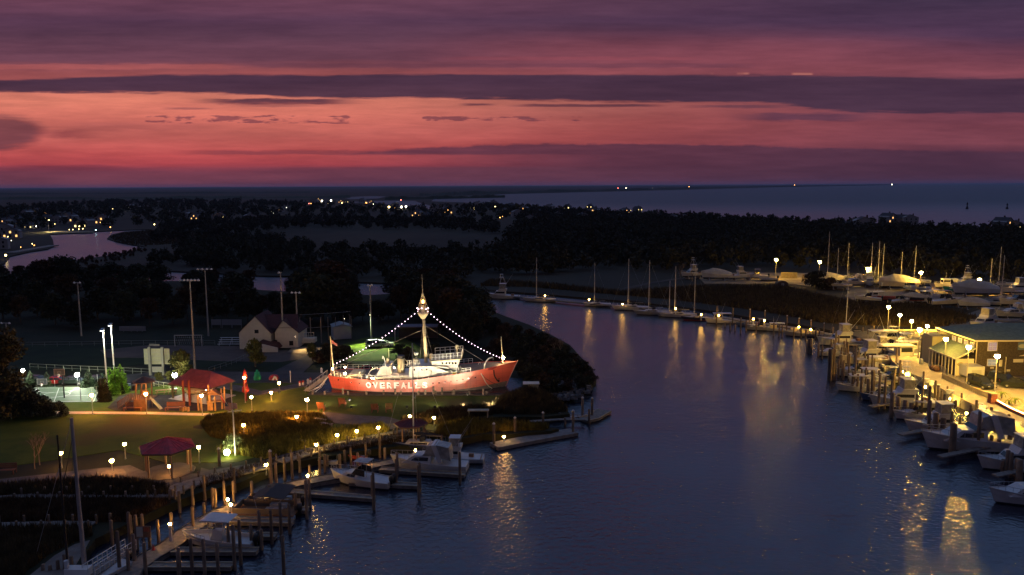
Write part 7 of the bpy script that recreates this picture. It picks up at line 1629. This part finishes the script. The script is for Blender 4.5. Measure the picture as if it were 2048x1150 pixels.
# wall signs
def wsign(px0, px1, r0, r1, m, nm='wall_sign', txt=None, tm=None, th=.06):
    x0, x1 = (px0-1951)*k, (px1-1951)*k; b = MB(); b.box(x0, x1, -th-.02, -.02, z(r1), z(r0)); o = b.build(nm, m, t)
    if txt:
        vs, fs = text_mesh(txt, 1.0, .02); xs = [v.x for v in vs]; ys = [v.y for v in vs]; sc = min((x1-x0)*.84/(max(xs)-min(xs)), (z(r0)-z(r1))*.5/(max(ys)-min(ys))); b = MB()
        b.add([((x0+x1)/2+(v.x-(max(xs)+min(xs))/2)*sc, -th-.028, (z(r0)+z(r1))/2+(v.y-(max(ys)+min(ys))/2)*sc) for v in vs], fs); b.build('lettering', tm, o)
    return o
bs = wsign(2031, 2075, 685, 700, mat('sign_blue', (0.10, 0.16, 0.26), .5), 'blue_sign')
b = MB(); b.lathe((0,0,0), [(.62, 0), (.62, .03)], 18); o = b.build('fish_emblem', mat('sign_pale_blue', (0.40, 0.42, 0.34), .6), bs); o.location = ((2040-1951)*k, -.075, z(692.5)); o.rotation_euler = (R(90), 0, 0); o.scale = (1.3, .6, 1)
wsign(2024, 2044, 718.5, 725, mat('sign_white', (0.62, 0.58, 0.46), .6)); wsign(2012, 2019, 739, 743, MATS['sign_white']); wsign(1979, 1986, 734, 737.5, MATS['sign_white']); wsign(1996, 2002, 720, 733, MATS['sign_white'])
b = MB(); x0 = (2034-1951)*k; zz = z(712.5); b.prism([(x0, zz), (x0+1.4, zz+.35), (x0+2.6, zz+.15), (x0+2.6, zz-.05), (x0+1.3, zz+.02)], -.07, -.02); b.build('script_sign', MATS['sign_white'], t)
b = MB(); b.box((2008-1951)*k, (2009.2-1951)*k, -.2, -.03, .2, z(714)); b.build('downpipe', TR, t)
q = P(1957, 762, ZQ); t = empty('box_van', q, 0, 'white box trailer parked against the shop beside the black pickup', 'van'); b = MB(); b.box(-1.6, 1.5, 0.8, 4.8, .55, 2.5); b.build('box', PW, t); b = MB(); b.box(-.9, .9, .76, .796, .9, 1.9); b.build('rear_door', mat('van_panel', (0.45, 0.45, 0.42), .5), t)
for sx_ in (-1.2, 1.2): b = MB(); b.tube([(sx_-.1, 1.6, .4), (sx_+.1, 1.6, .4)], .4, 12); b.build('wheel', BLACK, t)
CQ = 'dark cars parked beside the marina shop'
car('suvD', 1961, 774, -78, 'dark pickup like car nearest the fence lamp, facing the fence', CQ, ZQ+.02); car('suvD', 2008, 768, -62, 'dark upright car in the middle of the shop parking', CQ, ZQ+.02); car('sedD', 2033, 775, -25, 'dark low car at the right edge of the shop parking', CQ, ZQ+.02)
for o in (x for x in COL.objects if x.name.startswith('parked_car') and x.get('group') == CQ): o.scale = (1.12,)*3
# dark gear heaps by the porch
for px, py, l in ((1866,740,'dark heap of netting left of the porch posts'),(1872,742,'round brown barrel heap against the porch posts'),(1842,728,'white topped bollard on the quay under the lift posts')):
    q = P(px, py, ZQ); b = MB(); b.ball((0,0,.45), .75, 8, sz=.75) if 'heap' in l else b.lathe((0,0,0), [(.35, 0), (.38, .9), (.2, 1.15)], 10); o = b.build('gear_heap' if 'heap' in l else 'bollard', BROWN if 'heap' in l else WHITE, None, True); o.location = q; tag(o, l, 'gear' if 'heap' in l else 'bollard')
# blue awnings behind the shop
for px, py, w_, l in ((1872,700,3.6,'blue tarpaulin awning lower on the upper quay'),(1898,682,2.6,'blue tarpaulin awning higher, behind the shop porch')):
    q = P(px, py, ZQ); t = empty('awning', q, 0, l, 'awning', 'blue awnings behind the shop'); b = MB(); b.prism([(-w_, 2.2), (w_, 2.2), (w_, 2.3), (0, 2.8), (-w_, 2.4)], -1.2, 1.2); b.build('canopy', mat('tarp_blue', (0.02, 0.035, 0.12), .7), t)
    for x_ in (-w_+.1, w_-.1): b = MB(); b.beam((x_, 0, 0), (x_, 0, 2.2), .1); b.build('leg', STEEL, t)
    b = MB(); b.box(-w_, w_, -1.24, -1.201, 2.1, 2.3); b.build('valance', WHITE, t)
# ------------------------------------------------------------------ boat yard
def cradle_proto():
    t = empty('boat_stand', (0,0,0)); tag(t, None, 'stand')
    for sx_ in (-2.2, 2.2):
        for sg in (-1, 1): b = MB(); b.beam((sx_, sg*1.5, 0), (sx_, sg*.8, 1.1), .12); b.beam((sx_-.3, sg*1.6, .04), (sx_+.3, sg*1.6, .04), .1, .08); b.build('leg', STEEL, t)
        b = MB(); b.box(sx_-.15, sx_+.15, -1.0, 1.0, .0, .55); b.build('keel_block', WOOD, t)
    return t
CR = Proto(cradle_proto()); YB = 'boats stored on stands in the yard'; zy = ZB+.3
def yard(kind, px, py, L_, rz, label, hull='white', st=True, **kw):
    q = P(px, py, zy); o = put_boat(kind, px, py, L_, rz, label, YB, z=zy, hull=hull, **kw); o.location.z += .9 if st else .35
    if st: CR.place(q, R(rz), 'steel and block stand under a stored yard boat', 'boat stands in the yard', L_/9)
yard('sport', 1385, 556, 11, 200, 'stored sportfishing boat with a tower, leftmost in the yard', tower=True)
yard('covered', 1432, 560, 12, 178, 'stored boat under a pale hooped cover, second from the left'); yard('sport', 1482, 560, 11, 5, 'stored sportfishing boat with a lit cockpit right of the hooped cover'); yard('cuddy', 1512, 560, 9, 170, 'stored cuddy boat near the left yard lamp'); yard('skiff', 1536, 562, 7, 175, 'low open boat on the gravel by the left yard lamp', st=False)
def ysail(px, py, yt, L_, rz, label, hull='white'):
    q = P(px, py, zy); h = top_z(px, yt, q)-zy-2.0; yard('sail', px, py, L_, rz, label, hull, mastk=round(h/L_, 2))
ysail(1658, 576, 462, 9.5, 178, 'stored sailboat with the tallest leaning mast in the yard', 'cream'); ysail(1677, 578, 494, 9, 178, 'stored sailboat with the shorter mast beside the tallest one', 'cream')
ysail(1698, 562, 484, 9, 175, 'dim stored sailboat behind the first stored hulls', 'grey'); ysail(1745, 572, 484, 10, 170, 'stored sailboat, left mast of the crossed pair'); ysail(1752, 570, 482, 10, 20, 'stored sailboat, right mast of the crossed pair'); ysail(1768, 566, 486, 9, 175, 'stored sailboat with a dim mast right of the crossed pair', 'grey')
ysail(1805, 568, 502, 9, 175, 'stored sailboat behind the tarp covered hull, faint mast', 'grey'); ysail(1832, 570, 490, 10, 178, 'stored sailboat with a bright mast above the two lit bows'); ysail(1984, 580, 516, 10, 178, 'stored navy sailboat right of the tarped boat', 'navy'); ysail(2001, 576, 492, 10, 178, 'stored sailboat with the rightmost tall mast'); ysail(2006, 606, 508, 8, 178, 'stored sailboat with a leaning mast in the second row at right')
yard('covered', 1660, 566, 10, 182, 'pale covered boat behind the tallest mast'); yard('cruiser', 1712, 574, 11, 182, 'large cream bow of a stored cruiser under the second lamp', 'cream'); yard('sport', 1738, 574, 11, 250, 'stored sportfishing boat stern on beside the crossed masts'); yard('cruiser', 1765, 576, 9, 240, 'stored cruiser turned three quarters beside the crossed masts'); yard('covered', 1795, 578, 14, 178, 'long boat under a tarp in the back row', 'cream'); yard('cuddy', 1822, 585, 9, 262, 'stored hull with a lit blunt bow facing the camera, left of two', 'cream'); yard('cuddy', 1852, 588, 9, 262, 'stored hull with a lit blunt bow facing the camera, right of two', 'cream')
yard('work', 1896, 580, 10, 178, 'stored workboat behind the green hull'); yard('cruiser', 1916, 588, 10, 175, 'stored boat with a bright green hull', 'green'); yard('sport', 1932, 572, 10, 178, 'stored sportfishing boat behind the green hull', tower=True); yard('covered', 1948, 592, 15, 178, 'large boat under a pale peaked tarp right under the lamp'); yard('sport', 2036, 590, 12, 178, 'stored sportfishing boat at the right edge, back row')
yard('work', 1752, 600, 8, 190, 'small red hulled boat in the front row of the yard', 'red', st=False); yard('skiff', 1780, 602, 8, 175, 'orange decked open boat beside the small red one', 'red', st=False); yard('cuddy', 1735, 606, 8, 150, 'stored boat with pale outrigger arms at the left of the front row'); yard('cuddy', 1800, 608, 8, 20, 'small cream boat behind the blue tarp heap', 'cream', st=False); yard('covered', 1828, 606, 8, 175, 'dark covered boat in the front row', 'navy'); yard('console', 1852, 606, 9, 178, 'stored centre console boat with a light T top', st=False); yard('cuddy', 1893, 614, 11, 8, 'brightly lit cream cuddy boat in the front row, bow to the right', 'cream'); yard('console', 1868, 600, 8, 176, 'stored console boat behind the bright cuddy', st=False); yard('covered', 1945, 618, 9, 178, 'tarp covered boat with a rounded hood in the front row'); yard('skiff', 1990, 612, 7, 175, 'open boat under the leaning mast', 'cream', st=False)
yard('cuddy', 2034, 615, 11, 175, 'cream boat at the right edge of the front row', 'cream'); yard('cruiser', 2030, 640, 11, 178, 'dim cruiser at the right edge above the shop roof', 'grey')
yard('sport', 1970, 662, 12, 205, 'big white sportfishing boat standing high just behind the shop roof'); yard('skiff', 2010, 655, 9, 178, 'grey boat beside the big white one behind the roof', 'grey')
# plank fence, small shed
for px0, px1, py, l in ((1562,1594,556,'left plank fence panel at the back of the gravel yard'),(1604,1640,560,'right plank fence panel behind the round green bush')):
    a, c = P(px0, py, zy), P(px1, py, zy); t = empty('plank_fence', a, 0, l, 'fence', 'plank fences at the back of the yard'); b = MB(); n_ = 16; [b.beam((c-a)*(i/n_)+Vector((0,0,1.1)), (c-a)*((i+.86)/n_)+Vector((0,0,1.1)), .05, 2.2) for i in range(n_)]; b.build('boards', mat('plank_tan', (0.26, 0.21, 0.12), .8, var=.2), t); b = MB(); b.beam((0,.1,1.7), (c-a)+Vector((0,.1,1.7)), .08); b.build('rail', WOOD, t)
q = P(1563, 573, zy); t = empty('small_shed', q, 0, 'small dark domed shed on the near edge of the gravel yard', 'shed'); b = MB(); b.prism([(-2.0, 0), (2.0, 0), (2.0, 1.3), (1.2, 2.0), (0, 2.3), (-1.2, 2.0), (-2.0, 1.3)], -1.3, 1.3); b.build('shell', mat('shed_dark', (0.07, 0.05, 0.05), .8), t); b = MB(); b.box(-.5, .5, -1.34, -1.301, .05, 1.3); b.build('door', STEEL, t)
# channel markers far out on the bay
for px, yt, l in ((1934,404,'dark channel marker far out on the bay, the left one'),(2014,406,'dark channel marker far out on the bay, the right one')):
    q = P(px, 418, 0); t = empty('channel_marker', q, 0, l, 'marker', 'channel markers on the bay'); h = top_z(px, yt, q); b = MB(); b.lathe((0,0,-.5), [(2.2, 0), (1.4, h*.35), (.8, h*.45)], 8); b.build('base', BLACK, t); b = MB(); b.lathe((0,0,h*.4), [(.7, 0), (.6, h*.2), (1.2, h*.25), (1.1, h*.4), (.1, h*.6)], 8); b.build('tower', BLACK, t)

# ------------------------------------------------------------------ distant town: houses and lamps
def house_proto(w_, d_, h, rh, wall, roof, lit, two=False):
    t = empty('distant_house', (0,0,0)); tag(t, None, 'house'); b = MB(); b.prism([(-w_/2, 0), (w_/2, 0), (w_/2, h), (0, h+rh), (-w_/2, h)], -d_/2, d_/2); b.build('wall', wall, t)
    b = MB(); 
    for sg in (-1, 1): b.add([(sg*(w_/2+.4), -d_/2-.5, h-.25), (0, -d_/2-.5, h+rh+.08), (0, d_/2+.5, h+rh+.08), (sg*(w_/2+.4), d_/2+.5, h-.25)], [(0,1,2,3)])
    r_ = b.build('roof', roof, t); b = MB(); b.box(w_*.15, w_*.15+.9, -.4, .5, h+rh*.3, h+rh+1.0); b.build('chimney', BROWN, r_)
    for i in range(3):
        for j in range(2 if two else 1):
            x_ = -w_*.32+w_*.32*i; b = MB(); b.box(x_-.55, x_+.55, -d_/2-.06, -d_/2-.003, 1+2.6*j, 2.4+2.6*j); b.build('window', lit if (i+j) % 2 == 0 else GLASS, t)
    return t
HWALL = mat('house_wall_dim', (0.30, 0.28, 0.26), .8, var=.1); HGREY = mat('house_wall_grey', (0.16, 0.16, 0.17), .8); HROOF = mat('house_roof_dark', (0.05, 0.045, 0.05), .9)
WGL = emat('far_window_amber', (1.0, 0.5, 0.15), 2.2); WGY = emat('far_window_yellow', (1.0, 0.75, 0.3), 2.8)
HP = [Proto(house_proto(11, 9, 5, 3, HWALL, HROOF, WGL, True)), Proto(house_proto(9, 9, 3.5, 2.8, HGREY, HROOF, WGY)), Proto(house_proto(13, 8, 6, 2.6, HWALL, HROOF, GLASS, True))]
HS = [(12,450),(30,446),(55,434),(75,432),(95,440),(120,447),(140,444),(160,456),(178,452),(205,448),(225,420),(262,418),(290,420),(360,432),(372,436),(395,440),(440,438),(8,470),(24,476),(60,457),(-6,498),(680,406),(695,405),(725,405),(742,406),(765,415),(790,415),(835,434),(850,434),(875,428),(895,428),(945,418),(955,416),(1012,428),(1022,414),(1035,434),(1048,424),(1082,428),(1100,420),(1115,440),(1135,418),(1165,444),(1188,430),(1215,448),(1235,446),(1250,428),(1275,422),(1345,446),(1370,448),(1415,450),(1440,452),(1700,462),(1715,463),(1725,460),(1775,446),(1800,446),(1820,447),(2005,458),(2030,458),(1060,448),(1090,452),(1300,434),(630,408),(640,402),(1180,416),(985,412),(560,424),(150,432),(500,442)]
areas = lambda px: 'beside the left creek' if px < 230 else 'in the town behind the creek spit' if px < 560 else 'near the tidal inlet' if px < 960 else 'on the bay side ridge' if px < 1500 else 'in the woods behind the boat yard'
for i, (px, py) in enumerate(HS): HP[i % 3].place(P(px, py, ZB), R(rnd.uniform(-40, 40)), 'small distant house %s' % areas(px), 'distant houses '+areas(px), rnd.uniform(.9, 1.3))
# distant lamps: x, globe row, radius factor, strength factor, colour
FL = [(257,416,2.6,1,'w'),(224,414,1.0,.6,'y'),(233,418,1.1,.6,'y'),(68,424,1.2,.8,'y'),(80,426,.9,.6,'o'),(92,426,.9,.6,'o'),(98,441,1.7,1,'y'),(73,453,1.4,1,'w'),(110,448,1.0,.8,'y'),(139,460,1.0,.8,'y'),(146,460,1.0,.8,'y'),(158,459,1.0,.8,'y'),(166,458,1.1,.9,'y'),(159,453,1.3,.9,'y'),(201,445,.8,.6,'o'),(192,461,1.2,1,'c'),(221,455,1.2,.9,'o'),(309,449,1.4,1,'y'),(399,434,1.4,1,'o'),(433,435,1.3,.9,'o'),(390,448,.8,.6,'c'),(410,449,.7,.6,'w'),(420,447,.8,.6,'w'),(497,413,.9,.6,'w'),(500,442,.9,.6,'o'),(16,475,1.0,.9,'y'),(65,490,1.0,1,'y'),(69,493,.7,.8,'o'),(12,514,2.2,1,'y'),(42,497,.6,.6,'o'),(23,483,.8,.5,'w'),
 (545,425,2.8,1,'w'),(553,409,.9,.8,'y'),(573,415,.8,.5,'w'),(618,407,.9,1,'r'),(622,407,.9,1,'o'),(632,405,.8,.8,'y'),(644,402,1.8,1,'w'),(662,401,1.6,1,'w'),(657,407,1.5,1,'y'),(668,418,.9,.9,'c'),(684,406,1.2,.8,'y'),(732,406,1.8,1,'o'),(747,408,1.6,1,'w'),(778,414,2.0,1,'y'),(790,415,1.0,.8,'o'),(803,414,2.1,1,'w'),(812,413,1.8,1,'w'),(802,400,1.0,1,'r'),(606,422,.6,.6,'w'),(835,434,1.1,.9,'o'),(843,435,1.1,.9,'o'),(851,434,1.0,.9,'o'),(858,434,.9,.9,'y'),(875,426,1.2,.6,'y'),(896,424,1.2,.6,'y'),(949,418,1.0,.8,'y'),(991,414,1.8,1,'y'),(873,386,1.0,1,'r'),(880,387,.8,.8,'w'),(961,385,1.5,1,'w'),(980,385,1.4,1,'o'),(985,385,1.2,1,'o'),(845,390,.6,.6,'w'),
 (1012,412,1.2,.9,'o'),(1018,413,1.2,.9,'o'),(1037,413,1.1,.9,'y'),(1043,414,1.1,.9,'y'),(1036,430,1.6,1,'o'),(1101,425,1.4,1,'w'),(1106,414,.9,.9,'y'),(1141,427,1.2,1,'r'),(1080,443,1.2,.8,'o'),(1096,461,.9,.8,'o'),(1167,454,1.3,.6,'g'),(1180,450,.8,.8,'g'),(1247,429,1.4,1,'o'),(1261,421,.9,.8,'y'),(1276,421,1.0,.9,'y'),(1380,435,.9,.7,'w'),(1000,435,1.0,.8,'o'),(1005,433,.9,.7,'o'),(1720,458,1.0,.8,'o'),(2006,450,.8,.7,'y'),(2012,451,.7,.7,'y'),(1925,456,.5,.5,'o'),
 (1247,379,1.2,1,'o'),(1252,376,1.0,.8,'w'),(1236,376,.9,.8,'r'),(1329,376.5,1.6,1,'w'),(1378,373.3,.8,.8,'o'),(1589,370,1.0,.6,'o'),(1784,369,1.4,.8,'w'),(1305,377,.6,.4,'w'),(1330,371.5,.1,.1,'w')]
FC = {'w': (1,.90,.62), 'y': (1,.72,.25), 'o': (1,.42,.10), 'r': (1,.18,.12), 'c': (.45,.85,.9), 'g': (.75,.85,.15)}
CN = {'w': 'white', 'y': 'yellow', 'o': 'amber', 'r': 'red', 'c': 'bluish', 'g': 'greenish'}; fme = {}
for px, yt, rf, sf, c in FL:
    base = yt+ (4 if yt > 395 else 1.2); q = P(px, base, ZB); dist = q.y; r = max(.25, mpp(q)*rf*(.95 if rf >= 1.6 else .8)); h = max(2.0, top_z(px, yt, q)-ZB)
    t = empty('distant_lamp', q, 0, '%s distant lamp %s' % (CN[c], areas(px) if yt > 392 else 'on the far shore of the bay'), 'lamp', 'distant %s lamps %s' % (CN[c], areas(px) if yt > 392 else 'on the far shore of the bay'))
    key = (c, sf)
    if key not in fme: m = MB(); m.ball((0,0,0), 1.0, 6); o = m.build('globe', emat('far_glow_%s_%d' % (c, sf*10), FC[c], 14*sf), t); fme[key] = o.data
    else: o = bpy.data.objects.new('globe', fme[key]); COL.objects.link(o); o.parent = t
    o.location = (0, 0, h); o.scale = (r, r, r)
    b = MB(); b.beam((0,0,0), (0,0,h-r*.9), max(.15, mpp(q)*.12)); b.build('post', BLACK, t)
# lit lots and a creek side dock in the town
sheet('lit_town_lot', [(80,463),(115,460),(190,462),(185,465),(110,467)], ZB+.2, GRAVEL, .1); sheet('lit_town_lot', [(752,418),(815,418),(812,421),(750,420.5)], ZB+.2, GRAVEL, .1)
def area_light(px, py, h, e, col, label):
    q = P(px, py, ZB); t = empty('yard_floodlight', q, 0, label, 'light'); b = MB(); b.beam((0,0,0), (0,0,h), .3); b.build('pole', STEEL, t); b = MB(); b.box(-.6, .6, -.5, .1, h+.06, h+.3); b.build('lamp_head', STEEL, t); spot_at(t, (0, 0, h-.1), (0, -2, 0), e, col, 150)
area_light(98, 464, 9, 60000, (1,.8,.35), 'distant floodlight over the creek side car park'); area_light(790, 419, 9, 160000, (1,.8,.4), 'distant floodlight over the lit lot by the inlet'); area_light(845, 437, 6, 30000, (1,.6,.25), 'distant floodlight on the amber lit house front')
q = P(795, 416, ZB); t = empty('water_tower', q, 0, 'pale distant tower with a red light on top beside the inlet', 'tower'); h = top_z(801, 403, q)-ZB; b = MB(); b.tube([(0,0,0),(0,0,h*.8)], [1.2, .9], 8); b.build('stem', WHITE, t); b = MB(); b.ball((0,0,h*.85), 3.2, 10, sz=.6); b.build('tank', WHITE, t)
dock('creek_dock', 'dark dock along the left creek beneath the town lamps', [(20,505),(60,498),(108,490)], 6.0, 1.0, DECK, .5, None, 'dock')
# rocks at the tip of the wooded point, and the white heron
b = MB(); m = mat('shore_rock', (0.13, 0.125, 0.12), .9, var=.4, vscale=1.5)
X, Y = scatter(poly_xy([(1108,800),(1100,775),(1130,758),(1165,762),(1188,776),(1165,790),(1135,800)], ZA), 110)
for i in range(110):
    c_ = Vector((X[i], Y[i], .9)); s_ = rnd.uniform(.25, .75); vs = []; 
    for (a, c, d) in ((-1,-1,-.6),(1,-1,-.6),(1,1,-.6),(-1,1,-.6),(-.7,-.7,.6),(.7,-.6,.7),(.6,.7,.5),(-.6,.6,.7)): vs.append(c_+Vector((a*s_*rnd.uniform(.7,1.1), c*s_*rnd.uniform(.7,1.1), d*s_*rnd.uniform(.6,1.1))))
    b.add(vs, [(0,3,2,1),(4,5,6,7),(0,1,5,4),(1,2,6,5),(2,3,7,6),(3,0,4,7)])
tag(b.build('riprap_rocks', m), 'heap of grey shore rocks at the tip of the wooded point', None, None, 'stuff')
q = P(1133, 752, ZA); t = empty('heron', q, R(20), 'white heron standing on the rocks of the wooded point', 'bird'); b = MB()
b.tube([(-.75,0,.85),(-.4,0,1.0),(.0,0,1.15),(.28,0,1.3),(.38,0,1.55),(.30,0,1.85),(.36,0,2.1),(.5,0,2.2),(.62,0,2.18)], [.05,.20,.28,.22,.12,.08,.07,.09,.04], 9); b.tube([(.6,0,2.19),(.95,0,2.12)], [.035,.01], 5)
for sg in (-1, 1): b.tube([(.0,sg*.09,1.0),(.08,sg*.09,.5),(0,sg*.09,.02)], [.05,.03,.03], 5); b.tube([(0,sg*.09,.03),(.22,sg*.09,.02)], .02, 4)
b.build('body', mat('heron_white', (0.7, 0.7, 0.7), .8), t, True)
# ------------------------------------------------------------------ render settings
scene.view_settings.view_transform = 'Standard'; scene.view_settings.look = 'None'
scene.view_settings.exposure = 0.0; scene.view_settings.gamma = 1.0; scene.view_settings.use_curve_mapping = False
cy = scene.cycles
cy.use_denoising = True; cy.max_bounces = 6; cy.diffuse_bounces = 2; cy.glossy_bounces = 3; cy.transparent_max_bounces = 8
cy.sample_clamp_indirect = 4.0; cy.sample_clamp_direct = 0.0; cy.caustics_reflective = False; cy.caustics_refractive = False
cy.use_light_tree = True

# ------------------------------------------------------------------ dusk haze over the plain
b = MB(); b.box(-30000, 30000, -400, 30000, -1.2, 95)
hz = b.build('haze', None or []); hz['kind'] = 'stuff'; hz['label'] = 'thin blue dusk haze over the far plain and bay'
m = bpy.data.materials.new('haze'); m.use_nodes = True; nt = m.node_tree; nt.nodes.clear(); o_ = nt.nodes.new('ShaderNodeOutputMaterial'); v_ = nt.nodes.new('ShaderNodeVolumePrincipled')
v_.inputs['Color'].default_value = (0.62, 0.70, 0.95, 1); v_.inputs['Density'].default_value = 2.6e-5; v_.inputs['Anisotropy'].default_value = 0.2
nt.links.new(v_.outputs[0], o_.inputs['Volume']); hz.data.materials.append(m)
cy.volume_bounces = 0
